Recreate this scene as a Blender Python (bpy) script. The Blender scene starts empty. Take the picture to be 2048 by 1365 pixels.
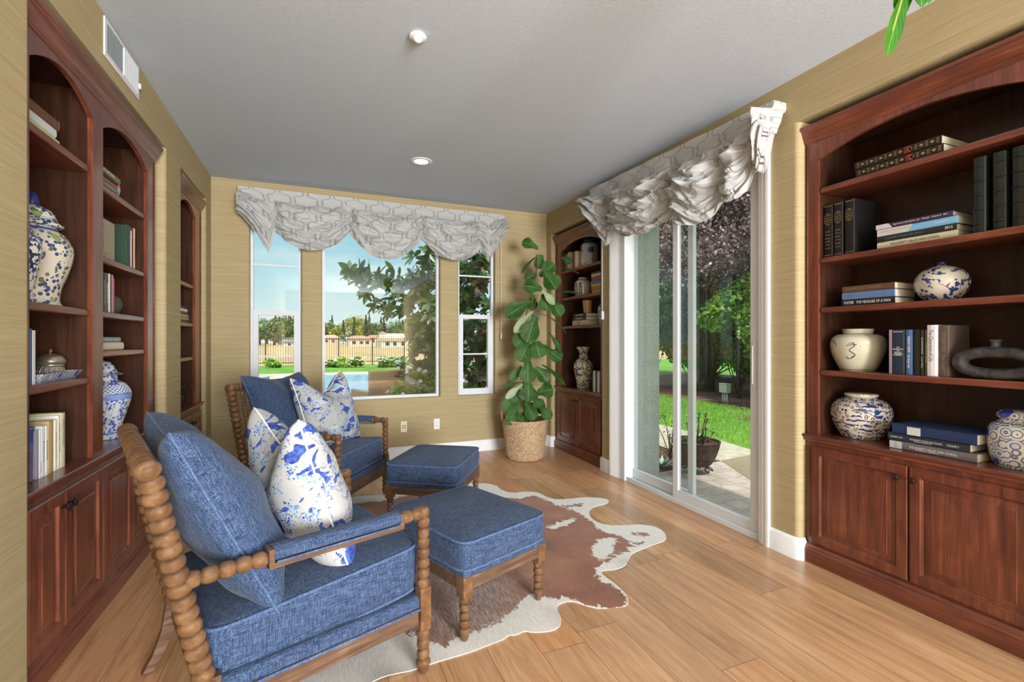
import bpy, bmesh, math, random
import numpy as np
from mathutils import Vector, Matrix
random.seed(7); np.random.seed(7)
S = bpy.context.scene
COL = S.collection
PI = math.pi
def lin(c):
    c = c/255.0
    return c/12.92 if c <= 0.04045 else ((c+0.055)/1.055)**2.4
def rgb(r, g, b): return (lin(r), lin(g), lin(b), 1.0)

# ---------------------------------------------------------------- camera
cam = bpy.data.cameras.new('camera'); cam_o = bpy.data.objects.new('camera', cam); COL.objects.link(cam_o)
cam.sensor_width = 36.0; cam.lens = 36.0*942.0/2048.0; cam.shift_y = -0.0007
cam.clip_start = 0.05; cam.clip_end = 2000
cam_o.location = (0, 0, 1.36); cam_o.rotation_euler = (PI/2, 0, -math.radians(22.36))
S.camera = cam_o
# ---------------------------------------------------------------- colour management
S.view_settings.view_transform = 'Standard'; S.view_settings.look = 'None'
S.view_settings.exposure = 0.0; S.view_settings.gamma = 1.0
S.view_settings.use_curve_mapping = False
# ---------------------------------------------------------------- sky
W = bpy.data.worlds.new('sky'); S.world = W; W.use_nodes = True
nt = W.node_tree; nt.nodes.clear()
tc = nt.nodes.new('ShaderNodeTexCoord'); sep = nt.nodes.new('ShaderNodeSeparateXYZ'); nt.links.new(tc.outputs['Generated'], sep.inputs[0])
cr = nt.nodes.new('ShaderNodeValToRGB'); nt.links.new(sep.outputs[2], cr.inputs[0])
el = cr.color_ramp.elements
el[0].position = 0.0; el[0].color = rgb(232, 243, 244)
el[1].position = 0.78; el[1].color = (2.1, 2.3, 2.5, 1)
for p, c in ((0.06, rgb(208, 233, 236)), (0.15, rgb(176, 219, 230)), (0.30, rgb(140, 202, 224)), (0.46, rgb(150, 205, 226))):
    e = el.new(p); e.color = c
mp = nt.nodes.new('ShaderNodeMapping'); mp.inputs['Scale'].default_value = (2.2, 2.2, 9.0); nt.links.new(tc.outputs['Generated'], mp.inputs[0])
nz = nt.nodes.new('ShaderNodeTexNoise'); nz.inputs['Scale'].default_value = 2.0; nz.inputs['Detail'].default_value = 6; nt.links.new(mp.outputs[0], nz.inputs[0])
c2 = nt.nodes.new('ShaderNodeValToRGB'); nt.links.new(nz.outputs[0], c2.inputs[0])
c2.color_ramp.elements[0].position = 0.52; c2.color_ramp.elements[0].color = (0, 0, 0, 1)
c2.color_ramp.elements[1].position = 0.78; c2.color_ramp.elements[1].color = (0.6, 0.6, 0.6, 1)
mx = nt.nodes.new('ShaderNodeMix'); mx.data_type = 'RGBA'; mx.inputs['B'].default_value = rgb(246, 248, 244)
nt.links.new(c2.outputs[0], mx.inputs['Factor']); nt.links.new(cr.outputs[0], mx.inputs['A'])
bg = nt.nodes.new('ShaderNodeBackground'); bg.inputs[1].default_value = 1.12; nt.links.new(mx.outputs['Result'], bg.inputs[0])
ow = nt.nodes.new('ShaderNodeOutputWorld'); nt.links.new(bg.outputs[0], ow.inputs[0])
# ---------------------------------------------------------------- lights
def light(name, kind, loc, rot, energy, color=(1, 1, 1), **kw):
    l = bpy.data.lights.new(name, kind); l.energy = energy; l.color = color
    for k, v in kw.items(): setattr(l, k, v)
    o = bpy.data.objects.new(name, l); COL.objects.link(o); o.location = loc; o.rotation_euler = rot
    return o
SUN_E = 4.8
sun = light('sun', 'SUN', (0, 0, 20), (0, 0, 0), SUN_E, (1.0, 0.95, 0.86), angle=0.02)
sun.rotation_euler = Vector((0.06, 0.50, -0.95)).to_track_quat('-Z', 'Y').to_euler()
# unseen fill lights added behind and above the camera to brighten the room
rl = light('rear_fill_light', 'AREA', (1.45, -5.6, 1.45), (math.radians(98), 0, math.radians(12)), 1150, (0.93, 0.965, 1.0), shape='RECTANGLE', size=2.4, size_y=2.4)  # added main fill; the room behind is closed and has no window here
rl.visible_glossy = False
light('upward_fill_light', 'AREA', (0.8, -2.6, 0.35), (math.radians(162), 0, 0), 150, (0.88, 0.94, 1.0), shape='RECTANGLE', size=2.8, size_y=2.4).visible_glossy = False  # added upward fill that brightens the ceiling
for k, (x, y) in enumerate(((0.87, 0.2), (0.87, -1.6))):
    light('ceiling_fill_and_lamp', 'AREA', (x, y, 2.97), (0, 0, 0), 6, (1.0, 0.95, 0.88), shape='DISK', size=0.4).visible_glossy = False  # added ceiling fills out of view, without fixtures

# ================================================================ helpers
class MB:
    def __init__(s): s.v = []; s.f = []; s.uv = None
    def add(s, vs, fs):
        n = len(s.v); s.v += [tuple(p) for p in vs]; s.f += [tuple(i+n for i in f) for f in fs]; return s
    def box(s, x0, x1, y0, y1, z0, z1):
        if x0 > x1: x0, x1 = x1, x0
        if y0 > y1: y0, y1 = y1, y0
        return s.add([(x0,y0,z0),(x1,y0,z0),(x1,y1,z0),(x0,y1,z0),(x0,y0,z1),(x1,y0,z1),(x1,y1,z1),(x0,y1,z1)],
                     [(0,3,2,1),(4,5,6,7),(0,1,5,4),(1,2,6,5),(2,3,7,6),(3,0,4,7)])
    def prism(s, poly, z0, z1, m=None):
        n = len(poly); vs = [(x, y, z0) for x, y in poly]+[(x, y, z1) for x, y in poly]
        if m: vs = [m(p) for p in vs]
        return s.add(vs, [tuple(range(n))[::-1], tuple(range(n, 2*n))]+[(i, (i+1) % n, n+(i+1) % n, n+i) for i in range(n)])
    def lathe(s, prof, seg=40, c=(0, 0, 0), rot=0.0, sx=1, sy=1, m=None):
        vs = []; fs = []; n = len(prof)
        for r, z in prof:
            for k in range(seg):
                a = 2*PI*k/seg+rot; vs.append((c[0]+r*math.cos(a)*sx, c[1]+r*math.sin(a)*sy, c[2]+z))
        for i in range(n-1):
            for k in range(seg):
                k2 = (k+1) % seg; fs.append((i*seg+k, i*seg+k2, (i+1)*seg+k2, (i+1)*seg+k))
        fs.append(tuple(range(seg))[::-1]); fs.append(tuple((n-1)*seg+k for k in range(seg)))
        if m: vs = [m(p) for p in vs]
        return s.add(vs, fs)
    def tube(s, pts, r, seg=8, closed=False):
        pts = [Vector(p) for p in pts]; n = len(pts); vs = []; fs = []
        up = None
        for i, p in enumerate(pts):
            a = pts[i-1] if (i > 0 or closed) else p; b = pts[(i+1) % n] if (i < n-1 or closed) else p
            t = (b-a).normalized() if (b-a).length > 1e-9 else Vector((0, 0, 1))
            if up is None: up = t.orthogonal().normalized()
            up = (up-t*up.dot(t)); up = up.normalized() if up.length > 1e-6 else t.orthogonal().normalized()
            w = t.cross(up); rr = r[i] if isinstance(r, (list, tuple)) else r
            for k in range(seg):
                q = 2*PI*k/seg; vs.append(p+up*math.cos(q)*rr+w*math.sin(q)*rr)
        m = n if closed else n-1
        for i in range(m):
            j = (i+1) % n
            for k in range(seg):
                k2 = (k+1) % seg; fs.append((i*seg+k, i*seg+k2, j*seg+k2, j*seg+k))
        if not closed: fs.append(tuple(range(seg))[::-1]); fs.append(tuple((n-1)*seg+k for k in range(seg)))
        return s.add(vs, fs)
    def beads(s, a, b, n, r, seg=16, rings=8, neck=0.58):
        """a turned row of n touching beads from point a to point b"""
        a = Vector(a); b = Vector(b); d = b-a; L = d.length; t = d.normalized(); u = t.orthogonal().normalized(); w = t.cross(u)
        h = L/n/2; vs = []; fs = []; prof = []
        for i in range(n):
            for j in range(rings+1):
                if i > 0 and j == 0: continue
                q = -1+2*j/rings; q = math.sin(q*PI/2)
                prof.append(((neck+(1-neck)*math.sqrt(max(0, 1-q*q)))*r, i*2*h+h+q*h*0.995))
        for rr, z in prof:
            for k in range(seg):
                g = 2*PI*k/seg; vs.append(a+t*z+(u*math.cos(g)+w*math.sin(g))*rr)
        for i in range(len(prof)-1):
            for k in range(seg):
                k2 = (k+1) % seg; fs.append((i*seg+k, i*seg+k2, (i+1)*seg+k2, (i+1)*seg+k))
        fs.append(tuple(range(seg))[::-1]); fs.append(tuple((len(prof)-1)*seg+k for k in range(seg)))
        return s.add(vs, fs)
    def sweep(s, prof, path, m=None):
        """prof: closed list (o,z); path: function o -> list of (x,y)"""
        rows = [path(o) for o, z in prof]; n = len(prof); k = len(rows[0])
        vs = [(rows[i][j][0], rows[i][j][1], prof[i][1]) for j in range(k) for i in range(n)]
        fs = [(j*n+i, j*n+(i+1) % n, (j+1)*n+(i+1) % n, (j+1)*n+i) for j in range(k-1) for i in range(n)]
        fs.append(tuple(range(n))[::-1]); fs.append(tuple((k-1)*n+i for i in range(n)))
        if m: vs = [m(p) for p in vs]
        return s.add(vs, fs)
    def grid(s, fn, nu, nv, closed_u=False):
        n = len(s.v); vs = []; fs = []
        for j in range(nv+1):
            for i in range(nu+1): vs.append(tuple(fn(i/nu, j/nv)))
        for j in range(nv):
            for i in range(nu):
                a = j*(nu+1)+i; fs.append((a, a+1, a+nu+2, a+nu+1))
        return s.add(vs, fs)
    def uvmap(s, o, uv):
        l = o.data.uv_layers.new(name='UVMap'); idx = np.empty(len(o.data.loops), dtype=np.int32); o.data.loops.foreach_get('vertex_index', idx)
        l.data.foreach_set('uv', np.array(uv, dtype=np.float32)[idx].ravel()); return o
    def build(s, name, mat=None, parent=None, smooth=None, bevel=0, seg=2, loc=None, rotz=0, sub=0, fix=True, solid=0):
        me = bpy.data.meshes.new(name); me.from_pydata([tuple(p) for p in s.v], [], s.f); me.update()
        if fix:
            bm = bmesh.new(); bm.from_mesh(me); bmesh.ops.recalc_face_normals(bm, faces=bm.faces); bm.to_mesh(me); bm.free()
        return link(name, me, mat, parent, smooth, bevel, seg, loc, rotz, sub, solid)
def link(name, me, mat=None, parent=None, smooth=None, bevel=0, seg=2, loc=None, rotz=0, sub=0, solid=0):
    if mat is not None: me.materials.append(mat)
    o = bpy.data.objects.new(name, me); COL.objects.link(o)
    if parent is not None: o.parent = parent
    if loc is not None: o.location = loc
    o.rotation_euler[2] = rotz
    if smooth:
        me.polygons.foreach_set('use_smooth', [True]*len(me.polygons))
        if smooth is not True: me.set_sharp_from_angle(angle=math.radians(smooth))
    if solid:
        md = o.modifiers.new('thick', 'SOLIDIFY'); md.thickness = solid; md.offset = 0
    if bevel:
        md = o.modifiers.new('bevel', 'BEVEL'); md.width = bevel; md.segments = seg; md.limit_method = 'ANGLE'; md.angle_limit = math.radians(40)
        me.polygons.foreach_set('use_smooth', [True]*len(me.polygons)); md.harden_normals = False
        if not smooth: me.set_sharp_from_angle(angle=math.radians(30))
    if sub:
        md = o.modifiers.new('sub', 'SUBSURF'); md.levels = sub; md.render_levels = sub
    return o
def tag(o, label, cat, group=None):
    o['label'] = label; o['category'] = cat
    if group: o['group'] = group
    return o
def thing(name, label, cat, loc=(0, 0, 0), rotz=0, group=None):
    o = bpy.data.objects.new(name, None); COL.objects.link(o); o.location = loc; o.rotation_euler[2] = rotz
    o.empty_display_size = 0.1
    return tag(o, label, cat, group)
def struct(o): o['kind'] = 'structure'; return o
def stuff(o): o['kind'] = 'stuff'; return o
def sstep(a, b, x):
    t = min(1, max(0, (x-a)/(b-a))); return t*t*(3-2*t)

# ================================================================ materials
class M:
    def __init__(s, name, base=(0.8, 0.8, 0.8, 1), rough=0.6, spec=0.5, metal=0.0, coat=0.0, sheen=0.0):
        s.m = bpy.data.materials.new(name); s.m.use_nodes = True; s.t = s.m.node_tree
        s.b = s.t.nodes['Principled BSDF']; s.b.inputs['Base Color'].default_value = base
        s.b.inputs['Roughness'].default_value = rough; s.b.inputs['Specular IOR Level'].default_value = spec
        s.b.inputs['Metallic'].default_value = metal; s.b.inputs['Coat Weight'].default_value = coat
        s.b.inputs['Coat Roughness'].default_value = 0.12; s.b.inputs['Sheen Weight'].default_value = sheen
        s._c = None
    def n(s, typ, **kw):
        nd = s.t.nodes.new('ShaderNode'+typ)
        for k, v in kw.items():
            if k in nd.inputs: s.set(nd.inputs[k], v)
            else: setattr(nd, k, v)
        return nd
    def set(s, sock, v):
        if hasattr(v, 'is_output'): s.t.links.new(v, sock)
        else: sock.default_value = v
    def co(s, scale=(1, 1, 1), rot=(0, 0, 0), loc=(0, 0, 0), kind='Object'):
        if s._c is None: s._c = s.n('TexCoord')
        m = s.n('Mapping'); s.t.links.new(s._c.outputs[kind], m.inputs[0])
        m.inputs['Scale'].default_value = scale; m.inputs['Rotation'].default_value = rot; m.inputs['Location'].default_value = loc
        return m.outputs[0]
    def noise(s, vec, scale=5, detail=3, rough=0.5, dist=0.0):
        return s.n('TexNoise', Vector=vec, Scale=scale, Detail=detail, Roughness=rough, Distortion=dist).outputs[0]
    def vor(s, vec, scale=5, feature='F1', out=0, rnd=1.0):
        nd = s.n('TexVoronoi', Vector=vec, Scale=scale, feature=feature); 
        if 'Randomness' in nd.inputs: nd.inputs['Randomness'].default_value = rnd
        return nd.outputs[out]
    def wave(s, vec, scale=5, dist=0, detail=2, direction='X', wt='BANDS', ds=1.0):
        nd = s.n('TexWave', Vector=vec, Scale=scale, Distortion=dist, Detail=detail); nd.inputs['Detail Scale'].default_value = ds
        nd.wave_type = wt
        if wt == 'BANDS': nd.bands_direction = direction
        else: nd.rings_direction = direction
        return nd.outputs[0]
    def ramp(s, fac, stops, interp='LINEAR'):
        r = s.n('ValToRGB'); s.t.links.new(fac, r.inputs[0]); r.color_ramp.interpolation = interp
        e = r.color_ramp.elements
        while len(e) > 1: e.remove(e[-1])
        e[0].position = stops[0][0]; e[0].color = stops[0][1]
        for p, c in stops[1:]:
            x = e.new(p); x.color = c
        return r.outputs[0]
    def mix(s, f, a, b, mode='MIX'):
        nd = s.n('Mix', data_type='RGBA', blend_type=mode); s.set(nd.inputs['Factor'], f); s.set(nd.inputs['A'], a); s.set(nd.inputs['B'], b)
        return nd.outputs['Result']
    def math(s, op, a, b=0.0, c=0.0):
        nd = s.n('Math', operation=op); s.set(nd.inputs[0], a); s.set(nd.inputs[1], b); s.set(nd.inputs[2], c); return nd.outputs[0]
    def sepxyz(s, v):
        nd = s.n('SeparateXYZ'); s.t.links.new(v, nd.inputs[0]); return nd.outputs
    def comb(s, x, y, z):
        nd = s.n('CombineXYZ'); s.set(nd.inputs[0], x); s.set(nd.inputs[1], y); s.set(nd.inputs[2], z); return nd.outputs[0]
    def color(s, c): s.set(s.b.inputs['Base Color'], c); return s
    def bump(s, h, strength=0.3, dist=0.01):
        nd = s.n('Bump'); nd.inputs['Strength'].default_value = strength; nd.inputs['Distance'].default_value = dist
        s.t.links.new(h, nd.inputs['Height']); s.t.links.new(nd.outputs[0], s.b.inputs['Normal']); return s
def BW(a): return (a, a, a, 1)
def plain(name, c, rough=0.6, spec=0.5, metal=0.0, coat=0.0):
    """flat colour with a faint procedural tone variation"""
    m = M(name, c, rough, spec, metal, coat); v = m.noise(m.co(), 9, 2)
    m.color(m.mix(m.ramp(v, [(0.35, BW(0.0)), (0.65, BW(1.0))]), tuple(x*0.98 for x in c[:3])+(1,), tuple(min(1, x*1.015) for x in c[:3])+(1,)))
    return m.m
_pc = {}
def pc(r, g, b, rough=0.55, spec=0.4, name='paper'):
    k = (r, g, b, rough, spec, name)
    if k not in _pc: _pc[k] = plain(name, rgb(r, g, b), rough, spec)
    return _pc[k]

def mat_wall():
    m = M('grasscloth_wallpaper', rough=0.75, spec=0.25)
    a = m.noise(m.co((1.2, 1.2, 160)), 3, 5, 0.7); b = m.noise(m.co((0.7, 0.7, 45)), 2, 3, 0.6); g = m.noise(m.co((60, 60, 60)), 8, 2)
    h = m.math('ADD', m.math('MULTIPLY', a, 0.65), m.math('MULTIPLY', b, 0.35))
    c = m.ramp(h, [(0.30, rgb(146, 130, 95)), (0.5, rgb(167, 150, 114)), (0.70, rgb(188, 172, 137))])
    seam = m.noise(m.co((3, 3, 0.4)), 1.3, 1)
    c = m.mix(m.math('MULTIPLY', seam, 0.25), c, rgb(156, 140, 102))
    return m.color(c).bump(m.math('ADD', a, m.math('MULTIPLY', g, 0.3)), 0.25, 0.003).m
def mat_ceiling():
    m = M('painted_ceiling', rgb(186, 194, 202), rough=0.9, spec=0.1)
    a = m.noise(m.co(), 55, 4, 0.6); m.color(m.ramp(a, [(0.3, rgb(182, 191, 200)), (0.7, rgb(190, 199, 208))]))
    return m.bump(a, 0.22, 0.005).m
def mat_wood(name, dark, mid, light_, axis='Z', rough=0.28, scale=1.0, coat=0.35, spec=0.5, fig=0.5):
    m = M(name, rough=rough, coat=coat, spec=spec)
    k = {'Z': (14, 14, 0.9), 'Y': (14, 0.9, 14), 'X': (0.9, 14, 14)}[axis]
    v = m.co(tuple(x*scale for x in k))
    a = m.noise(v, 2.2, 6, 0.62, 0.6); k2 = {'Z': (70, 70, 2.5), 'Y': (70, 2.5, 70), 'X': (2.5, 70, 70)}[axis]
    b = m.noise(m.co(tuple(x*scale for x in k2)), 2, 3, 0.6); f = m.noise(m.co((2.2, 2.2, 2.2)), 2, 3, 0.6, 1.0)
    h = m.math('ADD', m.math('MULTIPLY', a, 0.55), m.math('ADD', m.math('MULTIPLY', b, 0.25), m.math('MULTIPLY', f, 0.25*fig*2)))
    m.color(m.ramp(h, [(0.36, dark), (0.52, mid), (0.68, light_)]))
    return m.bump(b, 0.08, 0.002).m
CH = (rgb(70, 36, 26), rgb(101, 53, 38), rgb(130, 73, 52))
def dk(t, f): return tuple(tuple(x*f for x in c[:3])+(1,) for c in t)
MW_V = mat_wood('cherry_wood_vertical', *CH, axis='Z'); MW_Y = mat_wood('cherry_wood_lengthwise', *CH, axis='Y')
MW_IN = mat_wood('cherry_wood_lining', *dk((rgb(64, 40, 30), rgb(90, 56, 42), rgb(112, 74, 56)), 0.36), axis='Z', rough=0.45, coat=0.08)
def mat_floor():
    m = M('oak_floor_planks', rough=0.34, spec=0.45, coat=0.12)
    x, y, z = m.sepxyz(m.co())
    pw = 0.2128; xs = m.math('DIVIDE', m.math('SUBTRACT', x, 0.047), pw); row = m.math('FLOOR', xs); fx = m.math('FRACT', xs)
    wn = m.n('TexWhiteNoise', noise_dimensions='1D'); m.t.links.new(row, wn.inputs['W'])
    ys = m.math('ADD', m.math('DIVIDE', y, 1.9), m.math('MULTIPLY', wn.outputs[0], 7.3)); col = m.math('FLOOR', ys); fy = m.math('FRACT', ys)
    w2 = m.n('TexWhiteNoise', noise_dimensions='2D'); m.t.links.new(m.comb(row, col, 0.0), w2.inputs['Vector'])
    tone = w2.outputs[0]; off = m.math('MULTIPLY', tone, 37.0)
    gv = m.comb(m.math('ADD', m.math('MULTIPLY', x, 11.0), off), m.math('ADD', m.math('MULTIPLY', y, 0.9), off), 0.0)
    a = m.noise(gv, 1.6, 5, 0.6, 1.4)
    gv2 = m.comb(m.math('ADD', m.math('MULTIPLY', x, 80.0), off), m.math('MULTIPLY', y, 2.2), 0.0); b = m.noise(gv2, 1.6, 4, 0.65)
    h = m.math('ADD', m.math('MULTIPLY', a, 0.6), m.math('MULTIPLY', b, 0.4))
    c = m.ramp(h, [(0.30, rgb(156, 114, 80)), (0.45, rgb(186, 142, 103)), (0.58, rgb(203, 161, 121)), (0.75, rgb(215, 178, 140))])
    tc_ = m.ramp(tone, [(0.0, BW(0.78)), (0.5, BW(0.96)), (1.0, BW(1.08))]); c = m.mix(1.0, c, tc_, 'MULTIPLY')
    red = m.ramp(m.math('FRACT', m.math('MULTIPLY', tone, 7.7)), [(0.4, (1, 1, 1, 1)), (1.0, (1.04, 0.93, 0.86, 1))]); c = m.mix(1.0, c, red, 'MULTIPLY')
    kn = m.n('TexVoronoi', Vector=m.comb(m.math('MULTIPLY', x, 2.4), m.math('MULTIPLY', y, 1.1), 0.0), Scale=1.6).outputs[0]
    kf = m.ramp(kn, [(0.018, BW(1.0)), (0.045, BW(0.0))]); c = m.mix(m.math('MULTIPLY', kf, 0.8), c, rgb(58, 36, 22))
    gx = m.math('LESS_THAN', m.math('MINIMUM', fx, m.math('SUBTRACT', 1.0, fx)), 0.006)
    gy = m.math('LESS_THAN', m.math('MINIMUM', fy, m.math('SUBTRACT', 1.0, fy)), 0.0007)
    g = m.math('MAXIMUM', gx, gy); c = m.mix(m.math('MULTIPLY', g, 0.85), c, rgb(92, 58, 34))
    m.color(c); return m.bump(m.math('SUBTRACT', m.math('MULTIPLY', b, 0.25), g), 0.12, 0.003).m
def mat_fabric(name, c1, c2, c3, s=1.0, bump=0.35):
    m = M(name, rough=0.85, spec=0.12, sheen=0.08)
    a = m.noise(m.co((22*s, 420*s, 300*s)), 1, 2, 0.6); b = m.noise(m.co((420*s, 22*s, 300*s)), 1, 2, 0.6)
    z = m.noise(m.co((300*s, 300*s, 24*s)), 1, 2, 0.6)
    h = m.math('MULTIPLY', m.math('ADD', a, m.math('ADD', b, z)), 0.3333)
    m.color(m.ramp(h, [(0.40, c1), (0.50, c2), (0.60, c3)])); return m.bump(h, bump, 0.004).m
M_WALL = mat_wall(); M_CEIL = mat_ceiling(); M_FLOOR = mat_floor()
M_TRIM = plain('white_painted_trim', rgb(226, 227, 228), 0.45, 0.4)
M_VINYL = plain('white_vinyl_frame', rgb(214, 217, 220), 0.35, 0.5)
M_BLUE = mat_fabric('blue_linen', rgb(32, 44, 68), rgb(55, 71, 99), rgb(86, 103, 130))
M_BRONZE = plain('dark_bronze', rgb(54, 46, 42), 0.3, 0.6, 0.75)
M_SILVER = plain('silver_metal', rgb(205, 200, 188), 0.25, 0.5, 0.95)
def mat_bobbin():
    m = M('antiqued_turned_wood', rough=0.36, spec=0.5, coat=0.15)
    a = m.noise(m.co((8, 8, 8)), 3, 5, 0.65); geo = m.n('NewGeometry'); pt = m.ramp(geo.outputs['Pointiness'], [(0.46, BW(0)), (0.56, BW(1))])
    c = m.ramp(a, [(0.32, rgb(50, 34, 24)), (0.5, rgb(84, 58, 40)), (0.68, rgb(118, 90, 64))])
    m.color(m.mix(m.math('MULTIPLY', pt, 0.25), c, rgb(140, 104, 68))); return m.bump(a, 0.15, 0.003).m
M_BOB = mat_bobbin()
M_RAIL = mat_wood('greywashed_wood', rgb(60, 43, 34), rgb(92, 69, 55), rgb(126, 102, 84), axis='X', rough=0.55, coat=0.0, scale=1.5)
def mat_glass():
    m = bpy.data.materials.new('window_glass'); m.use_nodes = True; t = m.node_tree; t.nodes.clear()
    tr = t.nodes.new('ShaderNodeBsdfTransparent'); tr.inputs[0].default_value = (0.95, 0.97, 0.965, 1)
    gl = t.nodes.new('ShaderNodeBsdfGlossy'); gl.inputs['Roughness'].default_value = 0.0
    l0 = t.nodes.new('ShaderNodeLayerWeight'); l0.inputs[0].default_value = 0.5
    pw_ = t.nodes.new('ShaderNodeMath'); pw_.operation = 'POWER'; t.links.new(l0.outputs['Facing'], pw_.inputs[0]); pw_.inputs[1].default_value = 4.5
    lw = t.nodes.new('ShaderNodeMath'); lw.operation = 'MULTIPLY_ADD'; t.links.new(pw_.outputs[0], lw.inputs[0]); lw.inputs[1].default_value = 0.8; lw.inputs[2].default_value = 0.03
    mx_ = t.nodes.new('ShaderNodeMixShader'); o = t.nodes.new('ShaderNodeOutputMaterial')
    t.links.new(lw.outputs[0], mx_.inputs[0]); t.links.new(tr.outputs[0], mx_.inputs[1]); t.links.new(gl.outputs[0], mx_.inputs[2]); t.links.new(mx_.outputs[0], o.inputs[0])
    return m
M_GLASS = mat_glass()
# ================================================================ room shell
XL, XR, YB, ZC = -0.992, 2.75, 5.502, 3.0
NZ = 2.715                     # top of the niches
floor = MB(); floor.add([(-1.4, -6.2, 0), (2.74, -6.2, 0), (2.74, 5.6, 0), (-1.4, 5.6, 0)], [(0, 1, 2, 3)])
floor.add([(2.74, 0.8, 0), (3.2, 0.8, 0), (3.2, 2.1, 0), (2.74, 2.1, 0)], [(0, 1, 2, 3)])
floor.add([(2.74, 4.15, 0), (3.2, 4.15, 0), (3.2, 5.5, 0), (2.74, 5.5, 0)], [(0, 1, 2, 3)])
floor.add([(2.74, 2.1, 0), (2.78, 2.1, 0), (2.78, 4.15, 0), (2.74, 4.15, 0)], [(0, 1, 2, 3)])
struct(floor.build('floor', M_FLOOR))
struct(MB().box(-1.5, 3.28, -6.3, 5.75, ZC, ZC+0.25).build('ceiling', M_CEIL))
def pier(mb, xf, s, y0, y1, z0, z1, r0=0.03, r1=0.03, depth=0.42):
    """wall pier with bullnose corners; s=+1 the wall body lies towards +X"""
    pts = []
    for (yc, r, q0, d) in ((y0, r0, 1, 1), (y1, r1, -1, -1)):
        arc = []
        for k in range(7):
            a = PI/2*k/6
            arc.append((xf+s*(r-r*math.cos(a)) if r else xf, yc+q0*(r-r*math.sin(a)) if r else yc))
        if d == 1: pts += arc[::-1]        # from the return to the face
        else: pts += arc
    # pts: y0 side return->face ... y1 side face->return
    poly = [(xf+s*depth, y0)]
    for p_ in pts+[(xf+s*depth, y1)]:
        if (Vector(p_)-Vector(poly[-1])).length > 1e-6: poly.append(p_)
    mb.prism(poly, z0, z1)
def header(mb, xf, s, y0, y1, z0, z1, r=0.03, depth=0.42):
    prof = [(xf+s*depth, z0)]+[(xf+s*(r-r*math.sin(PI/2*k/6)), z0+r-r*math.cos(PI/2*k/6)) for k in range(7)]+[(xf, z1), (xf+s*depth, z1)]
    n = len(prof); vs = [(x, y0, z) for x, z in prof]+[(x, y1, z) for x, z in prof]
    mb.add(vs, [tuple(range(n)), tuple(range(n, 2*n))[::-1]]+[(i, (i+1) % n, n+(i+1) % n, n+i) for i in range(n)])
wl = MB()
for a, b, r0, r1 in ((-6.2, 2.31, 0, 0.03), (3.985, 4.405, 0.03, 0.03), (5.265, 5.502, 0.03, 0)): pier(wl, XL, -1, a, b, 0, NZ, r0, r1)
wl.box(XL-0.42, XL, -6.2, 5.502, NZ, ZC); wl.box(XL-0.50, XL-0.42, -6.2, 5.7, 0, ZC)
struct(wl.build('wall_left', M_WALL))
DZ = 2.56                      # head of the sliding door opening
wr = MB()
for a, b, r0, r1, d in ((-6.2, 0.86, 0, 0.03, 0.42), (2.02, 2.30, 0.03, 0, 0.42), (3.955, 4.226, 0, 0.03, 0.15), (5.36, 5.502, 0.03, 0, 0.42)): pier(wr, XR, 1, a, b, 0, NZ, r0, r1, d)
wr.box(XR, XR+0.42, -6.2, 5.502, NZ, ZC); wr.box(XR, XR+0.15, 2.30, 3.955, DZ, NZ)
wr.box(XR+0.1501, XR+0.46, 4.05, 4.226, 0, NZ); wr.box(XR+0.42, XR+0.46, -6.2, 2.26, 0, ZC); wr.box(XR+0.42, XR+0.46, 4.226, 5.7, 0, ZC)
struct(wr.build('wall_right', M_WALL))
# back wall: piers between the three windows, bullnosed reveals
wb = MB()
WIN = [(-0.653, -0.168), (0.040, 1.340), (1.568, 2.037)]; WZ0, WZ1 = 0.69, 2.62
def bpier(mb, x0, x1, z0, z1, r0=0.022, r1=0.022, depth=0.2):
    l = [(x0+(r0-r0*math.sin(PI/2*k/5)), YB+(r0-r0*math.cos(PI/2*k/5))) for k in range(6)][::-1] if r0 else [(x0, YB)]
    r = [(x1-(r1-r1*math.sin(PI/2*k/5)), YB+(r1-r1*math.cos(PI/2*k/5))) for k in range(6)] if r1 else [(x1, YB)]
    mb.prism([(x0, YB+depth)]+l+r[:]+[(x1, YB+depth)], z0, z1)
# order the arcs along the face
def arc_poly(x0, x1, r0, r1, depth):
    p = [(x0, YB+depth)]
    p += [(x0+r0*(1-math.cos(PI/2*k/5)), YB+r0*(1-math.sin(PI/2*k/5))) for k in range(6)] if r0 else [(x0, YB)]
    p += [(x1-r1*(1-math.sin(PI/2*k/5)), YB+r1*(1-math.cos(PI/2*k/5))) for k in range(6)] if r1 else [(x1, YB)]
    p += [(x1, YB+depth)]; return p
for x0, x1, r0, r1 in ((-1.45, WIN[0][0], 0, .022), (WIN[0][1], WIN[1][0], .022, .022), (WIN[1][1], WIN[2][0], .022, .022), (WIN[2][1], 3.2, .022, 0)):
    wb.prism(arc_poly(x0, x1, r0, r1, 0.2), WZ0, WZ1)
wb.box(-1.45, 3.2, YB, YB+0.2, 0, WZ0); wb.box(-1.45, 3.2, YB, YB+0.2, WZ1, ZC)
struct(wb.build('wall_back', M_WALL))
struct(MB().box(-1.45, 3.2, -6.3, -6.2, 0, ZC).build('wall_rear', M_WALL))
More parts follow.
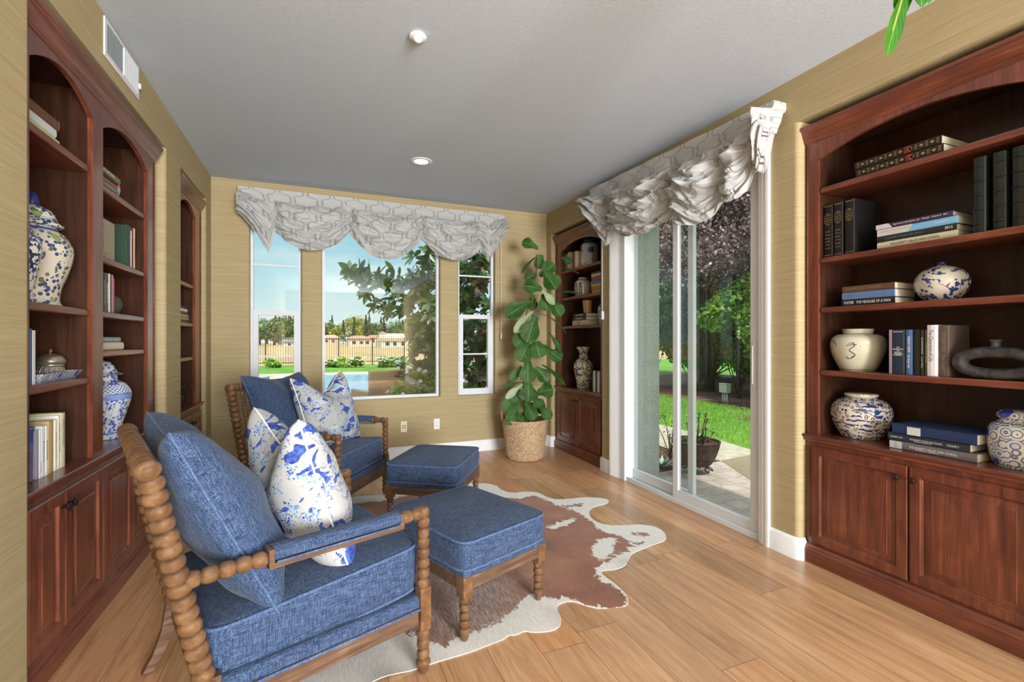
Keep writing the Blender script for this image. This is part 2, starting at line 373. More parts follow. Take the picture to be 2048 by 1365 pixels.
# stucco outside faces
def mat_stucco():
    m = M('grey_stucco', rough=0.95, spec=0.1); a = m.noise(m.co(), 85, 4, 0.7); b = m.vor(m.co(), 60)
    m.color(m.ramp(a, [(0.35, rgb(176, 178, 168)), (0.65, rgb(206, 208, 198))])); return m.bump(m.math('ADD', a, b), 0.9, 0.01).m
M_STUC = mat_stucco()
st = MB().box(3.215, 3.29, 4.03, 5.9, -0.1, 3.3); st.box(2.905, 3.29, 3.96, 4.05, -0.1, 3.3); st.box(3.215, 3.29, -6.3, 2.22, -0.1, 3.3); st.box(2.905, 3.29, 2.22, 2.295, -0.1, 3.3); st.box(2.92, 3.29, 2.22, 4.03, 2.62, 3.3)
st.box(-1.6, 3.29, 5.70, 5.78, -0.15, 0.62); st.box(-1.6, -0.70, 5.70, 5.78, 0.62, 3.3); st.box(2.08, 2.9, 5.70, 5.78, 0.62, 3.3)
st.box(-0.12, 0.0, 5.70, 5.78, 0.62, 2.7); st.box(1.38, 1.52, 5.70, 5.78, 0.62, 2.7); st.box(-0.70, 2.08, 5.70, 5.78, 2.7, 3.3)
struct(st.build('wall_outside', M_STUC))
struct(MB().box(-3.0, 3.42, -7.0, 6.3, 3.26, 3.4).build('trim_3', M_STUC))      # roof edge / eaves slab
struct(MB().box(-1.62, -1.5, -6.4, 5.78, -0.1, 3.26).build('wall_outside_left', M_STUC))
# baseboards
def bb_prof(h=0.135, t=0.018): return [(0, 0), (t, 0), (t, h-0.022), (t-0.006, h-0.006), (t-0.010, h), (0, h)]
def baseboard(name, pts, closed=False):
    """pts: polyline on the wall face, room on the left hand side"""
    P_ = [Vector((a, b)) for a, b in pts]
    def path(o):
        out = []
        for i, p in enumerate(P_):
            d1 = (P_[i]-P_[i-1]).normalized() if i > 0 else None; d2 = (P_[i+1]-P_[i]).normalized() if i < len(P_)-1 else None
            if d1 is None: d1 = d2
            if d2 is None: d2 = d1
            n1 = Vector((-d1.y, d1.x)); n2 = Vector((-d2.y, d2.x)); b_ = (n1+n2).normalized(); k = o/max(0.3, b_.dot(n1))
            out.append((p.x+b_.x*k, p.y+b_.y*k))
        return out
    return struct(MB().sweep(bb_prof(), path).build(name, M_TRIM, smooth=30))
# going so that the room lies on the left: right wall upwards (+Y), back wall leftwards, left wall downwards
baseboard('baseboard_right', [(XR, -6.2), (XR, 0.83), (XR+0.03, 0.86)])
baseboard('baseboard_right.001', [(XR+0.045, 2.02), (XR+0.02, 2.02), (XR+0.004, 2.034), (XR, 2.05), (XR, 2.217)])
baseboard('baseboard_right.002', [(XR, 4.035), (XR, 4.20), (XR+0.006, 4.218), (XR+0.03, 4.226)])
baseboard('baseboard_back', [(XR+0.045, 5.36), (XR+0.02, 5.36), (XR+0.004, 5.374), (XR, 5.39), (XR, YB), (XL, YB), (XL, 5.295), (XL-0.004, 5.28), (XL-0.02, 5.265), (XL-0.045, 5.265)])
baseboard('baseboard_left', [(XL-0.045, 4.405), (XL-0.02, 4.405), (XL-0.004, 4.39), (XL, 4.375), (XL, 4.015), (XL-0.004, 3.999), (XL-0.02, 3.985), (XL-0.045, 3.985)])
# ---------------------------------------------------------------- windows in the back wall
def window(idx, x0, x1, hung):
    fy0, fy1 = 5.575, 5.625; fw = 0.028
    f = MB(); z0, z1 = WZ0, WZ1
    f.box(x0-0.01, x0+fw, fy0, fy1, z0-0.01, z1); f.box(x1-fw, x1+0.01, fy0, fy1, z0-0.01, z1); f.box(x0+fw, x1-fw, fy0, fy1, z0-0.01, z0+0.03); f.box(x0+fw, x1-fw, fy0, fy1, z1-fw, z1)
    if hung:
        zm = 1.655
        f.box(x0+fw, x1-fw, fy0-0.012, fy1, zm-0.03, zm+0.02)
        f.box(x0+fw, x0+fw+0.045, fy0-0.012, fy1-0.01, z0+0.03, zm-0.03); f.box(x1-fw-0.045, x1-fw, fy0-0.012, fy1-0.01, z0+0.03, zm-0.03)
        f.box(x0+fw+0.045, x1-fw-0.045, fy0-0.012, fy1-0.01, z0+0.03, z0+0.075)
    o = struct(f.build('window_%d' % idx, M_VINYL))
    if hung:
        for z in (1.19, 2.155): MB().box(x0+fw, x1-fw, 5.585, 5.603, z-0.009, z+0.009).build('muntin', M_VINYL, o)
        MB().box((x0+x1)/2-0.03, (x0+x1)/2+0.03, 5.548, 5.565, 1.672, 1.684).build('sash_lock', M_VINYL, o, bevel=0.003)
    MB().box(x0+fw*0.8, x1-fw*0.8, 5.5935, 5.5965, z0+0.02, z1-0.02).build('pane', M_GLASS, o)
for i, (a, b) in enumerate(WIN): window(i+1, a, b, i != 1)
# ---------------------------------------------------------------- sliding patio door
cs = MB(); prof = [(0, 0), (0.0, 0.012), (0.012, 0.018), (0.055, 0.018), (0.06, 0.026), (0.085, 0.026), (0.09, 0.022), (0.09, 0)]
def casing_leg(y_out, y_in, z1):
    s_ = 1 if y_in > y_out else -1; w = abs(y_in-y_out)
    pts = [(XR-d, y_out+s_*o*w/0.09) for o, d in ((0, 0), (0, .026), (.02, .026), (.026, .02), (.06, .018), (.066, .012), (.09, .010), (.09, 0))]
    cs.prism(pts, 0, z1)
casing_leg(4.035, 3.875, 2.52); casing_leg(2.217, 2.300, 2.52); cs.box(XR-0.02, XR, 2.217, 4.035, 2.52, 2.66)
struct(cs.build('trim_1', M_TRIM, smooth=30))
df = MB(); df.box(2.74, 2.90, 3.80, 3.955, 0, DZ); df.box(2.765, 2.90, 2.30, 2.335, 0, DZ); df.box(2.745, 2.90, 2.30, 3.95, DZ-0.06, DZ)
df.box(2.765, 2.90, 2.30, 3.955, -0.02, 0.022); df.box(2.757, 2.77, 2.30, 3.955, -0.01, 0.04)
door = struct(df.build('door_1', M_VINYL, bevel=0.003))
def panel(y0, y1, x0, x1, sw, name):
    p = MB(); z0, z1 = 0.024, DZ-0.06
    p.box(x0, x1, y0, y0+sw, z0, z1); p.box(x0, x1, y1-sw, y1, z0, z1); p.box(x0, x1, y0+sw, y1-sw, z0, z0+0.085); p.box(x0, x1, y0+sw, y1-sw, z1-0.07, z1)
    o = p.build(name, M_VINYL, door, bevel=0.004)
    xm = (x0+x1)/2; MB().box(xm-0.003, xm+0.003, y0+sw-0.005, y1-sw+0.005, z0+0.08, z1-0.065).build('glass', M_GLASS, o)
    return o
pn = panel(2.335, 3.171, 2.775, 2.812, 0.062, 'sliding_panel')
pf = panel(3.00, 3.925, 2.835, 2.872, 0.06, 'fixed_panel')
h = MB().tube([(2.775, 2.357, 1.33), (2.752, 2.357, 1.32), (2.752, 2.357, 1.06), (2.775, 2.357, 1.05)], 0.006, 8); h.box(2.768, 2.776, 2.342, 2.372, 1.02, 1.36)
h.build('handle', M_VINYL, pn, bevel=0.002)
# ---------------------------------------------------------------- built-in bookcases
def bookcase(label, s, Xf, y0, y1, bays, shelves, doors, knobs, floor_z=0.0):
    """s=+1 for the right wall, -1 for the left; Xf face-frame plane; w>0 goes into the wall"""
    yc = (y0+y1)/2
    root = thing('built_in_bookcase', label, 'bookcase', (Xf, yc, 0))
    def X(w): return s*w
    def Y(y): return y-yc
    D = 0.335; CT = 0.783
    def bx(mb, w0, w1, a, b, z0, z1): mb.box(X(w0), X(w1), Y(a), Y(b), z0, z1)
    c = MB(); bx(c, D, D+0.015, y0, y1, 0.0, 2.66)
    bx(c, 0.02, D, y0, y0+0.018, 0.0, 2.66); bx(c, 0.02, D, y1-0.018, y1, 0.0, 2.66); bx(c, 0.02, D, y0, y1, 2.585, 2.66); bx(c, 0.02, D, y0+.02, y1-.02, 0.10, 0.12)
    for a, b in bays:
        bx(c, 0.022, D, a-0.02, a, CT, 2.585); bx(c, 0.022, D, b, b+0.02, CT, 2.585)
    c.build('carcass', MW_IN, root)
    # face frame with arched heads
    f = MB(); zs, zp = 2.455, 2.542; ed = [y0]+[q for ab in bays for q in ab]+[y1]
    for a, b in zip(ed[0::2], ed[1::2]): bx(f, 0.0, 0.022, a, b, CT, zs)
    for i, (a, b) in enumerate(zip(ed[0::2], ed[1::2])): pass
    poly = [(y0, 2.62), (y0, zs)]
    for a, b in bays:
        for k in range(25):
            t = -1+2*k/24; poly.append((a+(b-a)*k/24, zs+(zp-zs)*(1-t*t)))
    poly += [(y1, zs), (y1, 2.62)]
    n = len(poly); vs = [(X(0.0), Y(a), z) for a, z in poly]+[(X(0.022), Y(a), z) for a, z in poly]
    fs = [(i, (i+1) % n, n+(i+1) % n, n+i) for i in range(n)]
    # faces as vertical strips so that the arch stays clean
    f.add(vs, fs)
    for a, b in bays:
        for k in range(24):
            q0 = a+(b-a)*k/24; q1 = a+(b-a)*(k+1)/24; t0 = -1+2*k/24; t1 = -1+2*(k+1)/24
            for w in (0.0, 0.022): f.add([(X(w), Y(q0), zs+(zp-zs)*(1-t0*t0)), (X(w), Y(q1), zs+(zp-zs)*(1-t1*t1)), (X(w), Y(q1), 2.62), (X(w), Y(q0), 2.62)], [(0, 1, 2, 3)])
    for a, b in zip(ed[0::2], ed[1::2]):
        for w in (0.0, 0.022): f.add([(X(w), Y(a), zs), (X(w), Y(b), zs), (X(w), Y(b), 2.62), (X(w), Y(a), 2.62)], [(0, 1, 2, 3)])
    bx(f, 0.0, 0.022, y0, y1, 0.10, CT-0.03)
    f.build('face_frame', MW_V, root, smooth=40)
    # bead along the outer edges of the frame
    for a in (y0+0.006, y1-0.006): MB().tube([(X(-0.001), Y(a), CT), (X(-0.001), Y(a), 2.56)], 0.005, 8).build('edge_bead', MW_V, root, smooth=True)
    for i, (a, b) in enumerate(bays):
        for z in shelves[i]:
            sh = MB(); bx(sh, 0.012, D, a+0.002, b-0.002, z-0.034, z); sh.build('shelf', MW_Y, root, bevel=0.007, seg=3)
    def path(e0, e1):
        return lambda o: [(X(0.03), Y(e0-o)), (X(-o), Y(e0-o)), (X(-o), Y(e1+o)), (X(0.03), Y(e1+o))]
    cr_ = [(-0.005, 2.565), (0.004, 2.568), (0.006, 2.578), (0.011, 2.582), (0.012, 2.590), (0.017, 2.603), (0.024, 2.617), (0.027, 2.632), (0.031, 2.636), (0.033, 2.648), (0.040, 2.652), (0.042, 2.662), (0.042, 2.672), (-0.005, 2.672)]
    MB().sweep(cr_, path(y0, y1)).build('crown_moulding', MW_Y, root, smooth=25)
    ct = [(-0.005, CT-0.040), (0.010, CT-0.040), (0.014, CT-0.034), (0.016, CT-0.024), (0.024, CT-0.018), (0.028, CT-0.012), (0.028, CT-0.004), (0.024, CT), (-0.005, CT)]
    cm = MB().sweep(ct, path(y0, y1)); bx(cm, 0.004, D, y0, y1, CT-0.03, CT); cm.build('counter', MW_Y, root, smooth=25)
    pl = [(-0.005, 0.0), (0.030, 0.0), (0.030, 0.078), (0.026, 0.084), (0.022, 0.088), (0.020, 0.098), (0.012, 0.108), (0.006, 0.112), (-0.005, 0.112)]
    MB().sweep(pl, path(y0, y1)).build('plinth', MW_Y, root, smooth=25)
    for i, (a, b) in enumerate(doors):
        z0, z1 = 0.128, 0.716; d = MB(); st_ = 0.060
        def ring(off0, w0, off1, w1):
            A = [(a+off0, z0+off0), (b-off0, z0+off0), (b-off0, z1-off0), (a+off0, z1-off0)]; B = [(a+off1, z0+off1), (b-off1, z0+off1), (b-off1, z1-off1), (a+off1, z1-off1)]
            vs = [(X(w0), Y(p), q) for p, q in A]+[(X(w1), Y(p), q) for p, q in B]
            d.add(vs, [(k, (k+1) % 4, 4+(k+1) % 4, 4+k) for k in range(4)])
        R = [(0, 0.0), (0, -0.016), (0.004, -0.021), (0.010, -0.022), (0.048, -0.022), (0.052, -0.019), (0.054, -0.014), (0.058, -0.010), (0.064, -0.010), (0.066, -0.011), (0.094, -0.018), (0.096, -0.020)]
        for (o0, w0), (o1, w1) in zip(R, R[1:]): ring(o0, w0, o1, w1)
        o1, w1 = R[-1]; d.add([(X(w1), Y(p), q) for p, q in ((a+o1, z0+o1), (b-o1, z0+o1), (b-o1, z1-o1), (a+o1, z1-o1))], [(0, 1, 2, 3)])
        dd = d.build('door', MW_V, root, smooth=25)
        if knobs[i] is not None:
            ky = knobs[i]; kz = 0.652
            prof = [(0.0001, 0), (0.007, 0), (0.006, 0.006), (0.005, 0.012), (0.008, 0.016), (0.0145, 0.019), (0.0165, 0.023), (0.0155, 0.028), (0.010, 0.032), (0.0001, 0.034)]
            MB().lathe(prof, 20, m=lambda p: (X(-0.021)-s*p[2], Y(ky)+p[0], kz+p[1])).build('knob', M_BRONZE, dd, smooth=True)
    return root
SH = [2.285, 1.860, 1.560, 1.180]
bookcase('large cherry bookcase on the right wall nearest the viewer, at the right edge', 1, 2.805, 0.90, 2.008, [(0.975, 1.938)], [SH], [(0.955, 1.452), (1.458, 1.965)], [1.425, 1.498])
bookcase('cherry wood bookcase in the far right corner behind the leafy plant', 1, 2.805, 4.24, 5.335, [(4.315, 5.225)], [[2.222, 1.885, 1.535]], [(4.295, 4.776), (4.782, 5.270)], [4.740, 4.822])
bookcase('wide two-bay cherry bookcase on the left wall with ginger jars on its shelves', -1, -1.025, 2.318, 3.86, [(2.375, 2.927), (3.045, 3.735)],
         [[2.215, 1.512, 1.180], [2.175, 1.800, 1.512, 1.305]], [(2.325, 2.598), (2.604, 2.985), (2.992, 3.395), (3.401, 3.80)], [2.572, 2.630, 3.368, 3.428])
bookcase('narrow cherry bookcase on the left wall between two wallpapered piers near the window', -1, -1.025, 4.42, 5.215, [(4.475, 5.02)], [[1.852, 1.512, 1.215]], [(4.455, 4.775), (4.781, 5.16)], [4.745, 4.815])
# ---------------------------------------------------------------- small fixtures
def fx_vent():
    t = thing('air_vent', 'white metal air register high on the left wall above the wide bookcase', 'vent', (XL, 3.19, 2.885))
    f = MB(); f.box(0, 0.008, -0.245, 0.245, -0.098, 0.098); f.build('frame', M_VINYL, t, bevel=0.003)
    b = MB().box(0.004, 0.0085, -0.215, -0.02, -0.072, 0.072); b.build('duct_opening', pc(40, 44, 46, name='dark_duct'), t)
    sl = MB()
    for k in range(15): y = -0.208+k*0.0132; sl.box(0.006, 0.0105, y, y+0.0025, -0.074, 0.074)
    sl.build('louvre', plain('grey_enamel', rgb(132, 138, 140), 0.5), t)
    s2 = MB()
    for k in range(15): y = -0.005+k*0.0148; s2.box(0.007, 0.013, y, y+0.010, -0.074, 0.074)
    s2.build('louvre', M_VINYL, t); MB().box(0.008, 0.02, 0.225, 0.24, -0.035, -0.005).build('damper_lever', M_VINYL, t)
fx_vent()
t = thing('recessed_ceiling_light', 'round white recessed downlight, lit, in the middle of the ceiling', 'ceiling light', (0.872, 4.30, ZC))
MB().lathe([(0.060, -0.001), (0.064, -0.006), (0.090, -0.006), (0.098, -0.002), (0.098, 0.0), (0.060, 0.0)], 40).build('trim_ring', M_TRIM, t, smooth=True)
m = M('lit_lamp', BW(1)); m.b.inputs['Emission Color'].default_value = (1, 0.97, 0.9, 1); m.b.inputs['Emission Strength'].default_value = 7.0
MB().lathe([(0.0001, -0.0035), (0.062, -0.0035), (0.062, -0.0005), (0.0001, -0.0005)], 32).build('bulb', m.m, t)
light('ceiling_fill_and_lamp', 'SPOT', (0.872, 4.30, ZC-0.02), (0, 0, 0), 22, (1, 0.93, 0.82), spot_size=2.2, spot_blend=1.0, shadow_soft_size=0.06)
t = thing('smoke_detector', 'small round white detector on the ceiling near the viewer', 'smoke detector', (0.494, 2.53, ZC))
MB().lathe([(0.036, 0.0), (0.038, -0.004), (0.046, -0.008), (0.047, -0.014), (0.040, -0.020), (0.028, -0.022), (0.020, -0.034), (0.014, -0.040), (0.0001, -0.042)], 32).build('housing', M_TRIM, t, smooth=40)
def plate(name, label, x, zc, kind):
    t = thing(name, label, 'wall socket', (x, YB, zc))
    iv = pc(228, 218, 184, name='ivory_plastic'); dkm = pc(60, 56, 48, name='dark_slot')
    MB().box(-0.036, 0.036, -0.007, 0, -0.062, 0.062).build('cover_plate', iv if kind == 'data' else M_TRIM, t, bevel=0.003)
    if kind == 'data':
        for a, b in ((-0.013, 0.012), (0.013, 0.014), (-0.013, -0.012), (0.013, -0.010)): MB().box(a-0.006, a+0.006, -0.009, -0.006, b-0.006, b+0.006).build('jack', dkm, t)
    else:
        for b in (-0.02, 0.02):
            r = MB().lathe([(0.0001, 0), (0.017, 0), (0.017, 0.003), (0.0001, 0.003)], 24, m=lambda p, b=b: (p[0], -0.007-p[2], b+p[1])); rr = r.build('receptacle', M_TRIM, t)
            q = MB()
            for a in (-0.006, 0.006): q.box(a-0.001, a+0.001, -0.0115, -0.0095, b-0.002, b+0.007)
            q.box(-0.002, 0.002, -0.0115, -0.0095, b-0.011, b-0.007); q.build('slot', dkm, rr)
plate('phone_jack_plate', 'ivory jack plate with four ports low on the back wall, left of the outlet', 0.913, 0.362, 'data')
plate('power_outlet', 'white duplex power outlet low on the back wall, right of the jack plate', 1.298, 0.368, 'power')
# ================================================================ seating
def tone(c, f): return tuple(min(1, x*f) for x in c[:3])+(1,)
def mat_toile():
    m = M('white_cotton_with_blue_toile', rough=0.85, spec=0.1)
    base = m.ramp(m.noise(m.co((300, 300, 300)), 1, 2), [(0.3, rgb(157, 157, 155)), (0.7, rgb(173, 173, 170))])
    wash = m.noise(m.co((6, 6, 6), loc=(3, 1, 2)), 1, 3, 0.6)
    c = m.mix(m.ramp(wash, [(0.56, BW(0)), (0.62, BW(0.55))]), base, rgb(186, 205, 214))
    # leafy sprays: small cells inside larger clouds
    cloud = m.noise(m.co((11, 11, 11), loc=(8, 5, 1)), 1, 3, 0.55, 0.8); leaf = m.vor(m.co((1, 1, 1)), 85)
    lf = m.math('MULTIPLY', m.math('LESS_THAN', leaf, 0.42), m.math('GREATER_THAN', cloud, 0.54))
    c = m.mix(lf, c, m.ramp(m.noise(m.co((30, 30, 30)), 1, 2), [(0.4, rgb(42, 72, 150)), (0.6, rgb(96, 150, 196))]))
    # branches
    br = m.noise(m.co((4.5, 4.5, 4.5), loc=(2, 9, 4)), 1, 4, 0.6, 1.6)
    bb = m.math('LESS_THAN', m.math('ABSOLUTE', m.math('SUBTRACT', br, 0.5)), 0.005); c = m.mix(m.math('MULTIPLY', bb, 0.8), c, rgb(70, 88, 140))
    # solid dark cloud pines and roofs
    pine = m.noise(m.co((13, 13, 19), loc=(1, 4, 7)), 1, 1.5, 0.4, 0.8)
    c = m.mix(m.ramp(pine, [(0.60, BW(0)), (0.612, BW(1))]), c, m.ramp(m.noise(m.co((60, 60, 60)), 1, 3), [(0.35, rgb(44, 54, 122)), (0.65, rgb(78, 104, 172))]))
    return m.color(c).bump(m.noise(m.co((500, 500, 500)), 1, 2), 0.15, 0.002).m
M_TOILE = mat_toile()
M_PIPE = mat_fabric('blue_piping', rgb(46, 64, 98), rgb(72, 92, 128), rgb(104, 124, 158))
M_WPIPE = plain('white_piping', rgb(228, 227, 222), 0.8, 0.2)
def box_cushion(name, mat, parent, x0, x1, y0, y1, z0, z1, tilt=0.0, crown=0.02, r=0.035, pipe=0.006, pivot=None, bulge=0.008, pm=None):
    """upholstered box cushion with rounded corners, crowned top, piping round both edges"""
    cx, cy = (x0+x1)/2, (y0+y1)/2; hx, hy = (x1-x0)/2, (y1-y0)/2
    def outline(k, n=48, grow=0.0):
        # superellipse-ish rounded rectangle
        a = 2*PI*k/n+PI/4; c, s_ = math.cos(a), math.sin(a); e = 0.17
        return ((hx+grow)*math.copysign(abs(c)**e, c), (hy+grow)*math.copysign(abs(s_)**e, s_))
    def TZ(p):
        x, y, z = p; return (x, y, z-(x1-x)*math.tan(tilt)) if tilt else p
    n = 64; mb = MB(); vs = []; rings = []
    lev = [(0.0, 0.0, -1), (0.5, 0.0, -1), (0.93, 0.0, -1), (1.0, 0.12, 0), (1.0, 0.5, 1), (1.0, 0.88, 0), (0.97, 1.0, 0)]
    H = z1-z0
    L = [(f, z0, 0.0) for f in (0.001, 0.4, 0.8, 0.97)]+[(1.0, z0+H*q, bulge*math.sin(PI*q)) for q in (0.04, 0.2, 0.4, 0.6, 0.8, 0.96)]
    L += [(f, None, 0.0) for f in (0.985, 0.95, 0.88, 0.75, 0.6, 0.4, 0.2, 0.001)]
    for f, z, g in L:
        row = []
        for k in range(n):
            ox, oy = outline(k, n, g)
            zz = z if z is not None else z1+crown*(1-f**3.0)+ (0.004*math.sin((9*ox+4*oy)*f)+0.003*math.sin((17*oy-6*ox)*f))*(1-f)
            row.append(TZ((cx+ox*f, cy+oy*f, zz)))
        vs += row; rings.append(row)
    fs = [(i*n+k, i*n+(k+1) % n, (i+1)*n+(k+1) % n, (i+1)*n+k) for i in range(len(L)-1) for k in range(n)]
    fs += [tuple(range(n))[::-1], tuple((len(L)-1)*n+k for k in range(n))]
    mb.add(vs, fs); o = mb.build(name, mat, parent, smooth=True)
    for z in (z0+0.006, z1-0.004):
        pts = [TZ((cx+outline(k, 96, 0.003)[0], cy+outline(k, 96, 0.003)[1], z)) for k in range(96)]
        MB().tube(pts, pipe, 8, closed=True).build('piping', pm or M_PIPE, o, smooth=True)
    return o
def pillow_mesh(w, h, t, dent=0.0, pinch=0.10, seed=1, fold=0.006, n=44, sag=0.0, back=1.0, front=1.0):
    """knife-edge pillow in the local XZ plane, thickness along Y; returns (verts,faces,edge loop)"""
    rnd = random.Random(seed); ph = [rnd.uniform(0, 6.28) for _ in range(6)]
    def P2(u, v, side):
        x = w/2*u*(1-pinch*(1-v*v)); z = h/2*v*(1-pinch*(1-u*u))
        k = max(0, (1-u**4)*(1-v**4)); d = t/2*k**0.42*(0.75+0.25*(1-u*u)*(1-v*v))
        wr = fold*math.sin(7*u+3*v+ph[0])*math.sin(5*v-2*u+ph[1])+fold*0.6*math.sin(13*u*v+ph[2])+fold*0.5*math.sin(16*(u-v)+ph[3])*abs(u*v)
        y = side*(d*(back if side > 0 else front)+wr*k**0.5)
        c = (1-u*u)**2*sstep(-0.15, 1.0, v)
        z -= dent*c; y *= (1-0.30*c if dent else 1)
        z -= sag*(1-v)*0.5*0
        return (x, y, z)
    vs = []; fs = []
    def line(a): return math.sin(a*PI/2)
    for side in (1, -1):
        for j in range(n+1):
            for i in range(n+1): vs.append(P2(line(-1+2*i/n), line(-1+2*j/n), side))
    N = (n+1)*(n+1)
    for j in range(n):
        for i in range(n):
            a = j*(n+1)+i; fs.append((a, a+1, a+n+2, a+n+1)); fs.append((N+a, N+a+n+1, N+a+n+2, N+a+1))
    loop = [vs[i] for i in range(n+1)]+[vs[j*(n+1)+n] for j in range(1, n+1)]+[vs[n*(n+1)+i] for i in range(n-1, -1, -1)]+[vs[j*(n+1)] for j in range(n-1, 0, -1)]
    loop = [(x, 0, z) for x, y, z in loop]
    return vs, fs, loop
def pillow(name, mat, pmat, parent, w, h, t, mtx, **kw):
    vs, fs, loop = pillow_mesh(w, h, t, **kw); mb = MB(); mb.add(vs, fs)
    o = mb.build(name, mat, parent, fix=False)
    bm = bmesh.new(); bm.from_mesh(o.data); bmesh.ops.remove_doubles(bm, verts=bm.verts, dist=0.0006); bmesh.ops.recalc_face_normals(bm, faces=bm.faces); bm.to_mesh(o.data); bm.free()
    o.data.polygons.foreach_set('use_smooth', [True]*len(o.data.polygons))
    o.matrix_local = mtx
    MB().tube(loop, 0.0048, 8, closed=True).build('piping', pmat, o, smooth=True)
    return o
def make_chair(label, loc, rotz, group, pil):
    """local +X is the front, +Y the chair's left; origin on the floor between the front legs"""
    t = thing('spool_armchair', label, 'armchair', loc, rotz, group); hw = 0.378
    for s_ in (-1, 1):
        y = s_*hw
        MB().beads((0, y, 0.675), (0, y, 0.345), 8, 0.0265).build('front_post', M_BOB, t, smooth=True)
        MB().box(-0.025, 0.025, y-0.025, y+0.025, 0.178, 0.352).build('post_block', M_BOB, t, bevel=0.005)
        mb = MB().beads((0, y, 0.180), (0, y, 0.055), 3, 0.0265)
        mb.lathe([(0.014, 0.0), (0.019, 0.006), (0.024, 0.025), (0.030, 0.038), (0.030, 0.046), (0.022, 0.058)], 16, c=(0, y, 0)); mb.build('leg', M_BOB, t, smooth=True)
        # raked back post
        MB().beads((-0.742, y*1.0, 0.255), (-0.898, y*1.01, 1.01), 19, 0.033).build('back_post', M_BOB, t, smooth=True)
        # sabre rear leg
        mb = MB(); mb.v = []; secs = [(-0.742, 0.34, 0.026), (-0.748, 0.24, 0.027), (-0.765, 0.15, 0.024), (-0.795, 0.07, 0.021), (-0.835, 0.0, 0.019)]
        vs = []; fs = []
        for x, z, r in secs: vs += [(x-r, y-0.018, z), (x+r, y-0.018, z), (x+r, y+0.018, z), (x-r, y+0.018, z)]
        for i in range(len(secs)-1):
            for k in range(4): fs.append((i*4+k, i*4+(k+1) % 4, (i+1)*4+(k+1) % 4, (i+1)*4+k))
        fs += [(3, 2, 1, 0), tuple(len(secs)*4-4+k for k in range(4))]
        mb.add(vs, fs).build('leg', M_RAIL, t, bevel=0.004)
        # arm: beads, padded rest, beads
        za, zb = 0.652, 0.648
        MB().beads((-0.815, y, zb), (-0.585, y, zb), 5, 0.026).build('arm_beading', M_BOB, t, smooth=True)
        MB().beads((-0.105, y, za), (0.0, y, za), 2, 0.026).build('arm_beading', M_BOB, t, smooth=True)
        ar = MB(); ar.box(-0.588, -0.102, y-0.030, y+0.030, za-0.034, za-0.016); ar.box(-0.588, -0.570, y-0.031, y+0.031, za-0.034, za+0.028); ar.box(-0.120, -0.102, y-0.031, y+0.031, za-0.034, za+0.028)
        ar.build('armrest_rail', M_RAIL, t, bevel=0.003)
        pd = MB(); vs = []; fs = []; NS = 14
        for i in range(13):
            x = -0.571+0.452*i/12
            for k in range(NS):
                a = 2*PI*k/NS; vs.append((x, y+0.034*math.copysign(abs(math.cos(a))**0.7, math.cos(a)), za+0.008+(0.026 if math.sin(a) > 0 else 0.020)*math.copysign(abs(math.sin(a))**0.7, math.sin(a))))
        for i in range(12):
            for k in range(NS): fs.append((i*NS+k, i*NS+(k+1) % NS, (i+1)*NS+(k+1) % NS, (i+1)*NS+k))
        fs += [tuple(range(NS))[::-1], tuple(12*NS+k for k in range(NS))]
        po = pd.add(vs, fs).build('arm_pad', M_BLUE, t, smooth=50)
        for s2 in (-1, 1): MB().tube([(-0.565, y+s2*0.034, za-0.012), (-0.125, y+s2*0.034, za-0.012)], 0.004, 6).build('piping', M_PIPE, po, smooth=True)
        MB().box(-0.742, -0.028, y-0.014, y+0.014, 0.205, 0.272).build('side_rail', M_RAIL, t, bevel=0.004)
        MB().beads((-0.742, y*1.0, 0.25), (-0.742+0.0, y*1.0, 0.20), 1, 0.03)
    MB().beads((-0.897, -hw-0.03, 0.992), (-0.897, hw+0.03, 0.992), 24, 0.032, neck=0.5).build('top_rail', M_BOB, t, smooth=True)
    MB().beads((-0.80, -hw, 0.50), (-0.80, hw, 0.50), 25, 0.022).build('back_rail', M_BOB, t, smooth=True)
    for y in (-0.27, -0.18, -0.09, 0, 0.09, 0.18, 0.27): MB().beads((-0.80, y, 0.50), (-0.893, y, 0.985), 17, 0.015, seg=10, rings=6).build('back_spindle', M_BOB, t, smooth=True)
    MB().box(-0.014, 0.014, -hw+0.03, hw-0.03, 0.185, 0.272).build('front_rail', M_RAIL, t, bevel=0.004)
    MB().box(-0.756, -0.728, -hw+0.02, hw-0.02, 0.20, 0.272).build('rear_rail', M_RAIL, t, bevel=0.004)
    d = MB().box(-0.742, 0.014, -hw-0.010, hw+0.010, 0.262, 0.318).build('upholstered_deck', M_BLUE, t, bevel=0.02, seg=4)
    pts = [(-0.742, -hw-0.014, 0.268), (0.0, -hw-0.014, 0.268)]; MB().tube(pts, 0.005, 6).build('piping', M_PIPE, d, smooth=True)
    box_cushion('seat_cushion', M_BLUE, t, -0.752, 0.004, -0.350, 0.350, 0.330, 0.512, tilt=0.075, crown=0.024)
    a = math.radians(pil.get('back_tilt', 25))
    # local pillow axes: x->chair -Y.., z up the back
    def mt(px, py, pz, lean, yaw=0, roll=0):
        return Matrix.Translation((px, py, pz)) @ Matrix.Rotation(math.radians(90+yaw), 4, 'Z') @ Matrix.Rotation(math.radians(lean), 4, 'X') @ Matrix.Rotation(math.radians(roll), 4, 'Y')
    # the rotation turns local X to chair Y and local Y to chair -X, then leans it back
    pillow('back_cushion', M_BLUE, M_PIPE, t, 0.70, 0.70, 0.30, mt(-0.690, 0.0, 0.755, -25, 0, 1.5), dent=0.03, pinch=0.07, seed=pil['seed'], fold=0.008, back=0.72, front=1.12)
    return t
